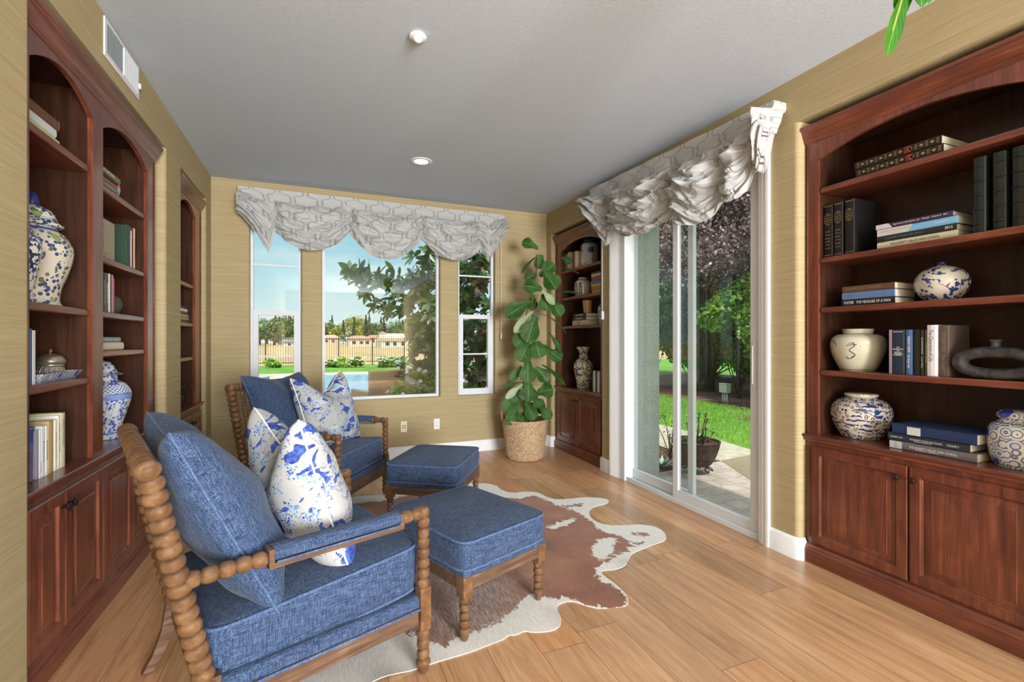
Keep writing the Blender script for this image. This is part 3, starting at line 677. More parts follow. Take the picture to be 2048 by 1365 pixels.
def toss_pillow(label, loc, chair_rot, lean, yaw, roll, seed, group, size=0.62, th=0.30, dent=0.13):
    vs, fs, loop = pillow_mesh(size, size, th, dent=dent, pinch=0.09, seed=seed, fold=0.005)
    mb = MB(); mb.add(vs, fs); o = mb.build('throw_pillow', M_TOILE, None, fix=False)
    bm = bmesh.new(); bm.from_mesh(o.data); bmesh.ops.remove_doubles(bm, verts=bm.verts, dist=0.0006); bmesh.ops.recalc_face_normals(bm, faces=bm.faces); bm.to_mesh(o.data); bm.free()
    o.data.polygons.foreach_set('use_smooth', [True]*len(o.data.polygons))
    o.matrix_world = Matrix.Translation(loc) @ Matrix.Rotation(chair_rot, 4, 'Z') @ Matrix.Rotation(math.radians(90+yaw), 4, 'Z') @ Matrix.Rotation(math.radians(lean), 4, 'X') @ Matrix.Rotation(math.radians(roll), 4, 'Y')
    MB().tube(loop, 0.004, 8, closed=True).build('piping', M_WPIPE, o, smooth=True)
    return tag(o, label, 'throw pillow', group)
R1 = math.atan2(0.344, 0.939); R2 = math.atan2(-0.55, 0.835)
C1 = (0.267, 2.275, 0.004); C2 = (0.339, 3.946, 0.004)
make_chair('blue linen armchair with turned bobbin frame in the foreground, nearest the viewer', C1, R1, 'blue bobbin armchairs', dict(seed=3))
make_chair('blue linen armchair with turned bobbin frame by the back windows', C2, R2, 'blue bobbin armchairs', dict(seed=11))
def inchair(C, R, x, y, z): return (C[0]+x*math.cos(R)-y*math.sin(R), C[1]+x*math.sin(R)+y*math.cos(R), z)
toss_pillow('white square pillow with blue toile print on the nearest armchair', inchair(C1, R1, -0.362, 0.02, 0.765), R1, -17, 0, 2, 5, 'toile throw pillows')
toss_pillow('white square pillow with blue toile print on the armchair by the window', inchair(C2, R2, -0.375, 0.08, 0.775), R2, -17, -6, -2, 9, 'toile throw pillows')
# ---------------------------------------------------------------- ottomans
def ottoman(label, loc, rotz):
    t = thing('ottoman', label, 'ottoman', loc, rotz, 'blue linen ottomans'); hx, hy = 0.273, 0.330
    for sx in (-1, 1):
        for sy in (-1, 1):
            x, y = sx*(hx-0.030), sy*(hy-0.030)
            mb = MB().beads((x, y, 0.205), (x, y, 0.062), 4, 0.0245); mb.lathe([(0.011, 0.0), (0.015, 0.004), (0.020, 0.03), (0.026, 0.045), (0.024, 0.058), (0.015, 0.064)], 16, c=(x, y, 0)); mb.box(x-0.027, x+0.027, y-0.027, y+0.027, 0.200, 0.296)
            mb.build('leg', M_BOB, t, smooth=35)
    for s_ in (-1, 1):
        MB().box(-hx+0.055, hx-0.055, s_*(hy-0.018)-0.012, s_*(hy-0.018)+0.012, 0.232, 0.290).build('apron', M_RAIL, t, bevel=0.003)
        MB().box(s_*(hx-0.018)-0.012, s_*(hx-0.018)+0.012, -hy+0.055, hy-0.055, 0.232, 0.290).build('apron', M_RAIL, t, bevel=0.003)
    box_cushion('seat_cushion', M_BLUE, t, -hx, hx, -hy, hy, 0.318, 0.452, crown=0.026, bulge=0.010)
    b = MB().box(-hx+0.004, hx-0.004, -hy+0.004, hy-0.004, 0.286, 0.328).build('base_band', M_BLUE, t, bevel=0.01, seg=3)
    return t
ottoman('blue linen ottoman on bobbin legs, the nearer of the two', (0.727, 2.415, 0.005), math.radians(21.5))
ottoman('blue linen ottoman on bobbin legs, the farther one beside the window armchair', (0.856, 3.66, 0.005), math.radians(-33))
# ---------------------------------------------------------------- cowhide rug
HIDE = [(0.02,4.22),(0.266,4.302),(0.534,4.249),(0.9,4.36),(1.2,4.33),(1.418,4.26),(1.542,4.143),(1.529,4.004),(1.581,3.868),(1.723,3.863),(1.818,3.797),(1.825,3.661),(1.866,3.567),(2.009,3.534),(2.174,3.503),(2.266,3.443),(2.28,3.372),(2.209,3.304),(2.079,3.297),(1.989,3.235),(1.92,3.095),(1.926,2.975),(1.994,2.91),(2.099,2.874),(2.206,2.842),(2.273,2.779),(2.266,2.672),(2.208,2.578),(2.137,2.538),(2.014,2.518),(1.894,2.496),(1.823,2.467),(1.747,2.392),(1.706,2.346),(1.627,2.336),(1.553,2.36),(1.525,2.347),(1.52,2.291),(1.531,2.198),(1.521,2.1),(1.495,2.034),(1.448,1.998),(1.371,2.016),(1.299,2.041),(1.256,2.095),(1.22,2.147),(1.169,2.153),(1.129,2.138),(1.106,2.085),(1.087,2.01),(1.051,1.962),(0.99,1.965),(0.922,1.985),(0.888,2.014),(0.843,1.995),(0.813,2.012),(0.776,1.987),(0.721,1.981),(0.619,1.962),(0.569,1.961),(0.487,1.959),(0.391,1.951),(0.329,1.942),(0.218,1.936),(0.10,1.90),(-0.02,1.86),(-0.10,1.95),(-0.06,2.12),(0.05,2.35),(0.10,2.6),(0.05,2.9),(-0.02,3.2),(-0.05,3.5),(-0.20,3.75),(-0.25,4.0),(-0.12,4.18)]
BROWN_PX = [(-0.2,3.55),(0.1,4.0),(0.26,4.12),(0.53,4.10),(0.9,4.2),(1.3,3.98),(1.45,3.8),(1.60,3.71),(1.735,3.735),(1.80,3.60),(1.80,3.47),(1.86,3.34),(1.90,3.20),(1.88,3.02),(1.86,2.86),(1.93,2.73),(1.95,2.62),(1.85,2.52),(1.74,2.49),(1.66,2.42),(1.56,2.42),(1.50,2.36),(1.47,2.26),(1.52,2.19),(1.51,2.09),(1.48,2.03),(1.43,2.00),(1.36,2.03),(1.29,2.06),(1.25,2.12),(1.21,2.18),(1.14,2.19),(1.06,2.27),(0.98,2.25),(0.90,2.17),(0.83,2.13),(0.76,2.11),(0.70,2.09),(0.60,2.08),(0.52,2.04),(0.43,2.12),(0.36,2.24),(0.28,2.42),(0.22,2.7),(0.12,3.0),(0.02,3.3)]
WSLASH = [[(1.55,3.06),(1.68,3.12),(1.80,3.14),(1.80,3.11),(1.66,3.04),(1.55,3.00)], [(1.60,2.55),(1.70,2.70),(1.80,2.74),(1.90,2.70),(1.80,2.62),(1.72,2.52),(1.62,2.46)]]
BSPOT = [[(1.84,3.40),(1.98,3.41),(2.05,3.38),(1.98,3.34),(1.85,3.35)], [(2.05,2.74),(2.14,2.72),(2.12,2.66),(2.03,2.67)], [(1.95,2.60),(2.02,2.60),(2.00,2.56),(1.93,2.56)]]
def sdist(p, poly):
    x, y = p; n = len(poly); ins = False; d = 1e9
    for i in range(n):
        x1, y1 = poly[i]; x2, y2 = poly[(i+1) % n]
        if (y1 > y) != (y2 > y) and x < (x2-x1)*(y-y1)/(y2-y1)+x1: ins = not ins
        dx, dy = x2-x1, y2-y1; t = max(0, min(1, ((x-x1)*dx+(y-y1)*dy)/(dx*dx+dy*dy+1e-12))); d = min(d, (x-x1-t*dx)**2+(y-y1-t*dy)**2)
    return math.sqrt(d) if ins else -math.sqrt(d)
def smooth_poly(P_, it=2):
    for _ in range(it):
        Q = []
        for i in range(len(P_)):
            a, b = P_[i], P_[(i+1) % len(P_)]; Q += [(a[0]*.75+b[0]*.25, a[1]*.75+b[1]*.25), (a[0]*.25+b[0]*.75, a[1]*.25+b[1]*.75)]
        P_ = Q
    return P_
def rug():
    outl = smooth_poly(HIDE, 2); bm = bmesh.new(); h = 0.03
    xs = np.arange(-0.32, 2.36, h); ys = np.arange(1.8, 4.42, h); V = {}
    ring = [bm.verts.new((x, y, 0)) for x, y in outl]; 
    for i in range(len(ring)): bm.edges.new((ring[i], ring[(i+1) % len(ring)]))
    pts = [(x, y) for x in xs for y in ys if sdist((x, y), outl) > h*0.6]
    bmesh.ops.triangle_fill(bm, use_beauty=True, edges=bm.edges[:])
    bm.free()
    from mathutils.geometry import delaunay_2d_cdt
    vv = [Vector(p) for p in outl]+[Vector(p) for p in pts]; n = len(outl)
    vo, eo, fo, *_ = delaunay_2d_cdt(vv, [(i, (i+1) % n) for i in range(n)], [], 1, 1e-5)
    sd = [sdist((v.x, v.y), outl) for v in vo]
    def zed(x, y, s_):
        w = 0.5+0.5*math.sin(9*x+3*math.sin(5*y)); e = math.exp(-max(0, s_)/0.05)
        return 0.004+0.010*e*w*max(0, math.sin(14*x+11*y+2))+0.0015*math.sin(6*x+7*y)*math.sin(5*x)
    top = [(v.x, v.y, zed(v.x, v.y, s_)) for v, s_ in zip(vo, sd)]
    mb = MB(); k = len(top); fs = [tuple(f) for f in fo]
    mb.add(top+[(x, y, z-0.003) for x, y, z in top], fs+[tuple(i+k for i in f[::-1]) for f in fs]+[(i, (i+1) % n, (i+1) % n+k, i+k) for i in range(n)])
    o = mb.build('cowhide_rug', None, None, smooth=50)
    at = o.data.attributes.new('brown', 'FLOAT', 'POINT'); g2 = o.data.attributes.new('roan', 'FLOAT', 'POINT')
    bv = []; rv = []
    for x, y, z in mb.v:
        b = sdist((x, y), BROWN_PX)
        for q in WSLASH: b = min(b, -sdist((x, y), q))
        for q in BSPOT: b = max(b, sdist((x, y), q))
        bv.append(b); rv.append(sstep(1.25, 0.65, x)*sstep(3.0, 2.4, y))
    at.data.foreach_set('value', bv); g2.data.foreach_set('value', rv)
    m = M('cowhide', rough=0.55, spec=0.3, sheen=0.2)
    ab = m.n('Attribute', attribute_name='brown').outputs['Fac']; ar = m.n('Attribute', attribute_name='roan').outputs['Fac']
    nz_ = m.noise(m.co((1, 1, 1)), 18, 5, 0.7, 0.6); f = m.math('ADD', ab, m.math('MULTIPLY', m.math('SUBTRACT', nz_, 0.5), 0.16))
    mask = m.ramp(f, [(0.0, BW(0)), (0.006, BW(1))])
    hair = m.noise(m.co((140, 18, 1), rot=(0, 0, 0.5)), 1, 3, 0.6); big = m.noise(m.co(), 3, 3)
    br = m.ramp(m.math('ADD', m.math('MULTIPLY', hair, 0.4), m.math('MULTIPLY', big, 0.6)), [(0.35, rgb(112, 62, 40)), (0.5, rgb(140, 84, 56)), (0.66, rgb(166, 112, 82))])
    roan = m.ramp(hair, [(0.38, rgb(118, 98, 86)), (0.52, rgb(164, 152, 142)), (0.64, rgb(206, 200, 194))])
    br = m.mix(m.math('MULTIPLY', m.math('MULTIPLY', ar, m.ramp(big, [(0.35, BW(0.2)), (0.6, BW(1))])), 0.85), br, roan)
    wh = m.ramp(hair, [(0.3, rgb(206, 202, 194)), (0.7, rgb(232, 230, 224))])
    m.color(m.mix(mask, wh, br)); m.bump(hair, 0.2, 0.003); o.data.materials.append(m.m)
    tag(o, 'brown and white cowhide rug lying under the ottomans and chairs', 'rug')
rug()
# ================================================================ things on the shelves
def text_mesh(txt, font_w=None):
    cu = bpy.data.curves.new('lettering', 'FONT'); cu.body = txt; cu.align_x = 'CENTER'; cu.align_y = 'CENTER'; cu.resolution_u = 2
    o = bpy.data.objects.new('lettering', cu); COL.objects.link(o); dg = bpy.context.evaluated_depsgraph_get(); dg.update()
    me = bpy.data.meshes.new_from_object(o.evaluated_get(dg)); bpy.data.objects.remove(o); bpy.data.curves.remove(cu)
    vs = np.array([v.co[:] for v in me.vertices]); fs = [tuple(p.vertices) for p in me.polygons]; bpy.data.meshes.remove(me)
    c = (vs.max(0)+vs.min(0))/2; e = vs.max(0)-vs.min(0); return vs-c, fs, e
_tx = {}
def letter(parent, txt, mat, fn, w, h, name='lettering'):
    """flat lettering scaled to fit w x h; fn maps (a,b) on the face to local xyz"""
    if txt not in _tx: _tx[txt] = text_mesh(txt)
    vs, fs, e = _tx[txt]; sx = w/e[0]; sy = h/e[1]; 
    if sx < sy: sy = min(sy, sx*1.5)
    else: sx = min(sx, sy*1.5)
    mb = MB(); mb.add([fn(v[0]*sx, v[1]*sy) for v in vs], fs); return mb.build(name, mat, parent, fix=False)
def place(wall, y, z, inset):
    return ((2.805+inset, y, z), -PI/2) if wall == 'R' else ((-1.025-inset, y, z), PI/2)
PAGE = pc(214, 204, 180, name='page_edges'); INK_W = pc(235, 232, 224, name='white_ink'); INK_K = pc(30, 28, 30, name='black_ink'); INK_G = plain('gold_foil', rgb(168, 142, 98), 0.4, 0.5, 0.4)
def book(label, wall, y, z, th, h, d, col, inset=0.05, flat=False, text=None, ink=None, group=None, jit=0.0, th_txt=0.45, tw=0.75, extra=None, rough=0.45, tpos=0.0, lean=0.0, bands=None, page=None):
    loc, rz = place(wall, y, z, inset); t = thing('book', label, 'book', loc, rz+jit, group); ink = ink or INK_W
    mat = pc(*col, rough, 0.4, 'book_cover') if isinstance(col, tuple) else col
    def T(p): a, b, c = p; return (c-h/2, b, a+th/2) if flat else (a, b, c)     # (thickness, depth, height)
    bt = 0.0025
    prof = [(-th/2, 0.004), (-th/2*0.8, -0.001), (0, -0.003), (th/2*0.8, -0.001), (th/2, 0.004), (th/2, d), (th/2-bt, d), (th/2-bt, 0.007), (-th/2+bt, 0.007), (-th/2+bt, d), (-th/2, d)]
    if th < 0.012: prof = [(-th/2, 0), (th/2, 0), (th/2, d), (th/2-bt, d), (th/2-bt, 0.005), (-th/2+bt, 0.005), (-th/2+bt, d), (-th/2, d)]
    MB().prism(prof, 0, h, m=T).build('cover', mat, t)
    pg = MB(); pts = [(-th/2+bt, 0.006), (th/2-bt, 0.006), (th/2-bt, d-0.004), (-th/2+bt, d-0.004)]; pg.prism(pts, 0.003, h-0.003, m=T); pg.build('pages', page or PAGE, t)
    def face(a, b):           # a along the height (0 centre), b across the thickness; sits on the spine
        return T((b, -0.0036, h/2+a))
    if bands:
        mb = MB()
        for c0, c1 in bands: mb.add([face((c0-0.5)*h, -th*0.42), face((c0-0.5)*h, th*0.42), face((c1-0.5)*h, th*0.42), face((c1-0.5)*h, -th*0.42)], [(0, 1, 2, 3)])
        mb.build('spine_band', ink, t)
    if text:
        if flat: letter(t, text, ink, lambda a, b: face(a+tpos*h, b), h*tw, th*th_txt)
        else: letter(t, text, ink, lambda a, b: face(-a+tpos*h, b), h*tw, th*th_txt)
    if extra: extra(t, face, T, th, h, d)
    return t
def row(wall, y0, z, items, prefix, group, sgn, inset=0.05, tops=None):
    """upright books; each item (th, h, d, col, label, text, ink)"""
    y = y0
    for k, it in enumerate(items):
        th, h, d, col, lab = it[:5]; kw = it[5] if len(it) > 5 else {}
        book(lab, wall, y+sgn*th/2, z, th-0.0006, h, d, col, inset=kw.pop('inset', inset), group=group, **kw); y += sgn*th
    return y
def stack(wall, yc, z, items, group, inset=0.05):
    """books lying flat, bottom first; each (th, len, d, col, label, dy, kw)"""
    for it in items:
        th, h, d, col, lab, dy = it[:6]; kw = dict(it[6]) if len(it) > 6 else {}
        book(lab, wall, yc+dy, z+0.0004, th-0.0008, h, d, col, inset=kw.pop('inset', inset), flat=True, group=group, **kw); z += th
    return z
# ---- right near bookcase
def album_x(t, face, T, th, h, d):
    q = MB()
    for a, b in ((0.965, 0.975), (0.79, 0.797), (0.655, 0.662), (0.035, 0.045)): q.add([face((a-0.5)*h, -th*.42), face((a-0.5)*h, th*.42), face((b-0.5)*h, th*.42), face((b-0.5)*h, -th*.42)], [(0, 1, 2, 3)])
    q.build('gold_rule', INK_G, t)
    for w_, zz in (('PHOTO', 0.745), ('ALBUM', 0.70)): letter(t, w_, INK_G, lambda a, b, zz=zz: face((zz-0.5)*h+b, a), th*0.78, 0.010)
    for zz, s_ in ((0.815, 1), (0.632, -1)):
        q = MB()
        for k in range(-3, 4): q.add([face((zz-0.5)*h, (k-0.45)*th*0.075), face((zz-0.5)*h, (k+0.45)*th*0.075), face((zz-0.5)*h+s_*(0.011-0.0026*abs(k)), k*th*0.075)], [(0, 1, 2)])
        q.build('gold_ornament', INK_G, t)
BLK = (26, 24, 25)
for i, (y, lab, note) in enumerate(((1.906, 'black photo album spine with gold lettering, leftmost, handwriting below the title', 'Disneyland'), (1.846, 'black photo album spine with gold lettering, middle of three, handwriting below', 'Grand'), (1.782, 'black photo album spine with gold lettering, rightmost, no handwriting', None))):
    b = book(lab, 'R', y, 1.8604, 0.054, 0.318, 0.245, BLK, inset=0.045, group='black photo albums', extra=album_x)
    if note:
        for j in range(6):
            rr = random.Random(i*9+j); pts = []
            for k in range(14): pts.append((-0.016+0.032*k/13, -0.0042, 0.155-j*0.02+0.004*math.sin(k*2.1+rr.random()*6)))
            MB().tube(pts, 0.0006, 4).build('handwriting', INK_G, b)
# black slipcase beside the albums
def gold_spines(t, face, T, th, h, d):
    g = MB(); r_ = MB()
    for k in range(9):
        a = -0.46+0.115*k
        g.add([face(a*h, -th*.30), face(a*h, th*.30), face((a+0.004)*h, th*.30), face((a+0.004)*h, -th*.30)], [(0, 1, 2, 3)]); g.add([face((a+.018)*h, -th*.30), face((a+.018)*h, th*.30), face((a+0.022)*h, th*.30), face((a+0.022)*h, -th*.30)], [(0, 1, 2, 3)]); [g.add([face((a+.011)*h-.0012, q*th), face((a+.011)*h+.0012, q*th), face((a+.011)*h, (q+.06)*th)], [(0, 1, 2)]) for q in (-.27, -.15, -.03, .09, .21)]
        if k < 8: c_ = (a+0.068)*h; g.add([face(c_-0.010, 0), face(c_, th*.16), face(c_+0.010, 0), face(c_, -th*.16)], [(0, 1, 2, 3)])
    r_.add([face(0.11*h, -th*.36), face(0.11*h, th*.36), face(0.19*h, th*.36), face(0.19*h, -th*.36)], [(0, 1, 2, 3)])
    g.build('gold_tooling', INK_G, t); r_.build('title_label', pc(120, 50, 34, name='red_leather'), t)
DKG = (38, 30, 24)
stack('R', 1.535, 2.285, [(0.046, 0.405, 0.27, DKG, 'dark leather volume with gold tooled spine, lower of the pair on the top shelf', 0.0, dict(extra=gold_spines, inset=0.03)),
    (0.046, 0.405, 0.27, DKG, 'dark leather volume with gold tooled spine, upper of the pair on the top shelf', 0.01, dict(extra=gold_spines, inset=0.035))], 'leather volumes lying on the top shelf')
def yb2(t, face, T, th, h, d):
    MB().add([face(-0.5*h, -th*.47), face(-0.5*h, th*.47), face(-0.02*h, th*.47), face(-0.08*h, -th*.47)], [(0, 1, 2, 3)]).build('spine_panel', pc(196, 190, 180, name='cream_panel'), t)
    letter(t, 'DOUGHERTY VALLEY HIGH SCHOOL', pc(90, 90, 100, name='grey_ink'), lambda a, b: face(a-0.26*h, b+0.005), h*0.40, 0.007)
    letter(t, 'San Ramon, CA', pc(90, 90, 100, name='grey_ink'), lambda a, b: face(a-0.24*h, b-0.008), h*0.18, 0.006)
    letter(t, 'VOLUME 12', INK_W, lambda a, b: face(a+0.33*h, b), h*0.16, 0.007)
def yb3(t, face, T, th, h, d): letter(t, '2012', INK_W, lambda a, b: face(a+0.42*h, b), h*0.09, 0.012)
def yb1(t, face, T, th, h, d):
    MB().add([face(-0.5*h, -th*.47), face(-0.5*h, th*.47), face(-0.32*h, th*.47), face(-0.26*h, -th*.47)], [(0, 1, 2, 3)]).build('spine_panel', pc(200, 186, 196, name='pale_panel'), t)
stack('R', 1.462, 1.860, [(0.038, 0.352, 0.27, (198, 190, 160), 'cream yearbook with black title on its spine, bottom of the yearbook stack', 0.0, dict(text='DOUGHERTY VALLEY HIGH SCHOOL', ink=INK_K, tw=0.62, th_txt=0.36)),
    (0.031, 0.350, 0.27, (42, 40, 38), 'black yearbook dated 2012, second from the bottom of the yearbook stack', 0.003, dict(text='DOUGHERTY VALLEY HIGH SCHOOL', ink=pc(120, 116, 110, name='grey_ink'), tw=0.5, th_txt=0.28, tpos=-0.12, extra=yb3)),
    (0.038, 0.350, 0.27, (118, 170, 206), 'light blue and cream yearbook, second from the top of the yearbook stack', 0.0, dict(extra=yb2)),
    (0.028, 0.338, 0.27, (62, 48, 72), 'dark purple yearbook dated 2011, top of the yearbook stack', 0.012, dict(text='High School | San Ramon, CA   Triumph   Volume 4   2011', tw=0.70, th_txt=0.36, tpos=0.1, extra=yb1))], 'yearbook stack on the second shelf')
def ribs(t, face, T, th, h, d):
    for k in range(5): z = (0.12+0.19*k)*h; MB().tube([T((-th*0.46, -0.003, z)), T((-th*0.2, -0.007, z)), T((th*0.2, -0.007, z)), T((th*0.46, -0.003, z))], 0.0035, 6).build('raised_band', pc(34, 36, 34, 0.3, 0.5, 'black_leather'), t, smooth=True)
for y, lab in ((1.200, 'tall black leather volume with ribbed spine, leftmost of three'), (1.131, 'tall black leather volume with ribbed spine, middle of three'), (1.066, 'tall black leather volume with ribbed spine, at the right edge')):
    book(lab, 'R', y, 1.8604, 0.046, 0.352, 0.27, (34, 37, 34), inset=0.04, group='tall black ribbed volumes', extra=ribs, rough=0.3)
stack('R', 1.690, 1.560, [(0.036, 0.275, 0.19, (34, 33, 36), 'black memoir with large white name on the spine, bottom of three', 0.002, dict(text='POITIER   THE MEASURE OF A MAN', tw=0.88, th_txt=0.5)),
    (0.043, 0.272, 0.19, (92, 116, 158), 'blue clothbound book with faded gilt, middle of three lying flat', 0.0, dict(extra=lambda t, face, T, th, h, d: (letter(t, 'HARRY POTTER', INK_G, lambda a, b: face(a-0.36*h, b), h*0.2, 0.012), letter(t, '*', INK_G, lambda a, b: face(a+0.36*h, b), 0.02, 0.02)))),
    (0.036, 0.270, 0.19, (92, 68, 50), 'brown novel with gilt title, top of three lying flat', 0.0, dict(text='THE DA VINCI CODE     DAN BROWN', ink=INK_G, tw=0.7, th_txt=0.35, tpos=-0.08))], 'books lying on the third shelf')
H4 = 1.1804
def hugo(t, face, T, th, h, d):
    MB().add([face(-0.5*h, -th*.46), face(0.5*h, -th*.46), face(0.5*h, -th*.27), face(-0.5*h, -th*.27)], [(0, 1, 2, 3)]).build('spine_stripe', pc(150, 128, 146, name='mauve_strip'), t)
    for w_, zz, ww, hh in (('SELZNICK', 0.455, 0.6, 0.006), ('THE', 0.1, 0.2, 0.006), ('INVENTION', 0.06, 0.62, 0.008), ('OF', 0.025, 0.14, 0.006), ('HUGO', -0.015, 0.44, 0.011), ('CABRET', -0.062, 0.60, 0.011)): letter(t, w_, INK_W, lambda a, b, zz=zz: face(zz*h+b, a+th*0.10), th*ww, hh)
for y, th, h, d, col, lab, kw in ((1.541, 0.074, 0.236, 0.17, (40, 48, 62), 'thick dark novel with white centred title, leftmost of the upright row', dict(extra=hugo)),
    (1.485, 0.030, 0.235, 0.17, (74, 102, 146), 'blue paperback with white title, second in the upright row', dict(text='INDIAN CREEK   the long road', tw=0.7)),
    (1.449, 0.027, 0.234, 0.18, (40, 40, 36), 'plain dark olive hardback, third in the upright row', {}),
    (1.425, 0.016, 0.234, 0.17, (52, 58, 46), 'thin dark green book with pale title reading Guardians', dict(text='GUARDIANS   Lost Pass', tw=0.8)),
    (1.408, 0.012, 0.232, 0.17, (120, 106, 98), 'thin taupe paperback beside the white hardback', dict(text='LONG WAY HOME', tw=0.7)),
    (1.380, 0.040, 0.256, 0.18, (206, 200, 206), 'white hardback with grey title, tallest pale book in the upright row', dict(text='The Classroom of Life', ink=pc(96, 92, 104, name='grey_ink'), tw=0.62, tpos=0.1, inset=0.03)),
    (1.336, 0.040, 0.254, 0.18, (88, 76, 70), 'brown hardback with pale title, rightmost of the upright row', dict(text='NO EASY DAY   Mark Owen', ink=INK_G, tw=0.72, inset=0.045))):
    book(lab, 'R', y, H4, th, h, d, col, group='upright books on the lowest shelf', **{**dict(inset=0.045), **kw})
def cloth(t, face, T, th, h, d):
    MB().add([face(-0.30*h, -th*.45), face(-0.30*h, th*.35), face(-0.13*h, th*.35), face(-0.13*h, -th*.45)], [(0, 1, 2, 3)]).build('spine_label', pc(196, 200, 198, name='pale_label'), t)
def yb5(t, face, T, th, h, d):
    MB().add([face(-0.5*h, -th*.45), face(-0.5*h, th*.45), face(-0.34*h, th*.45), face(-0.34*h, -th*.45)], [(0, 1, 2, 3)]).build('spine_panel', pc(186, 190, 192, name='pale_panel'), t)
    letter(t, 'SAN RAMON, CALIFORNIA', INK_W, lambda a, b: face(a-0.04*h, b-0.010), h*0.28, 0.006); letter(t, 'PRISM', INK_K, lambda a, b: face(-0.42*h+b, a), th*0.6, 0.010)
def yb6(t, face, T, th, h, d):
    letter(t, 'TRIUMPH 2017', INK_W, lambda a, b: face(a-0.38*h, b), h*0.17, 0.008); letter(t, 'VOLUME X', INK_W, lambda a, b: face(a+0.32*h, b), h*0.14, 0.009)
    letter(t, 'SAN RAMON, CALIFORNIA', INK_W, lambda a, b: face(a-0.04*h, b-0.009), h*0.22, 0.005)
stack('R', 1.392, 0.783, [(0.042, 0.362, 0.27, (108, 100, 102), 'grey yearbook with white title, bottom of the stack on the counter', 0.0, dict(text='DOUGHERTY VALLEY HIGH SCHOOL', tw=0.55, th_txt=0.28, tpos=0.03, extra=yb5, inset=0.045)),
    (0.040, 0.345, 0.27, (44, 50, 60), 'dark slate yearbook, middle of the stack on the counter', 0.018, dict(text='DOUGHERTY VALLEY HIGH SCHOOL', tw=0.4, th_txt=0.24, extra=yb6, inset=0.045)),
    (0.052, 0.350, 0.28, (36, 50, 86), 'navy clothbound book with pale spine label, top of the stack on the counter', -0.008, dict(extra=cloth, rough=0.8, inset=0.04))], 'book stack on the right counter')
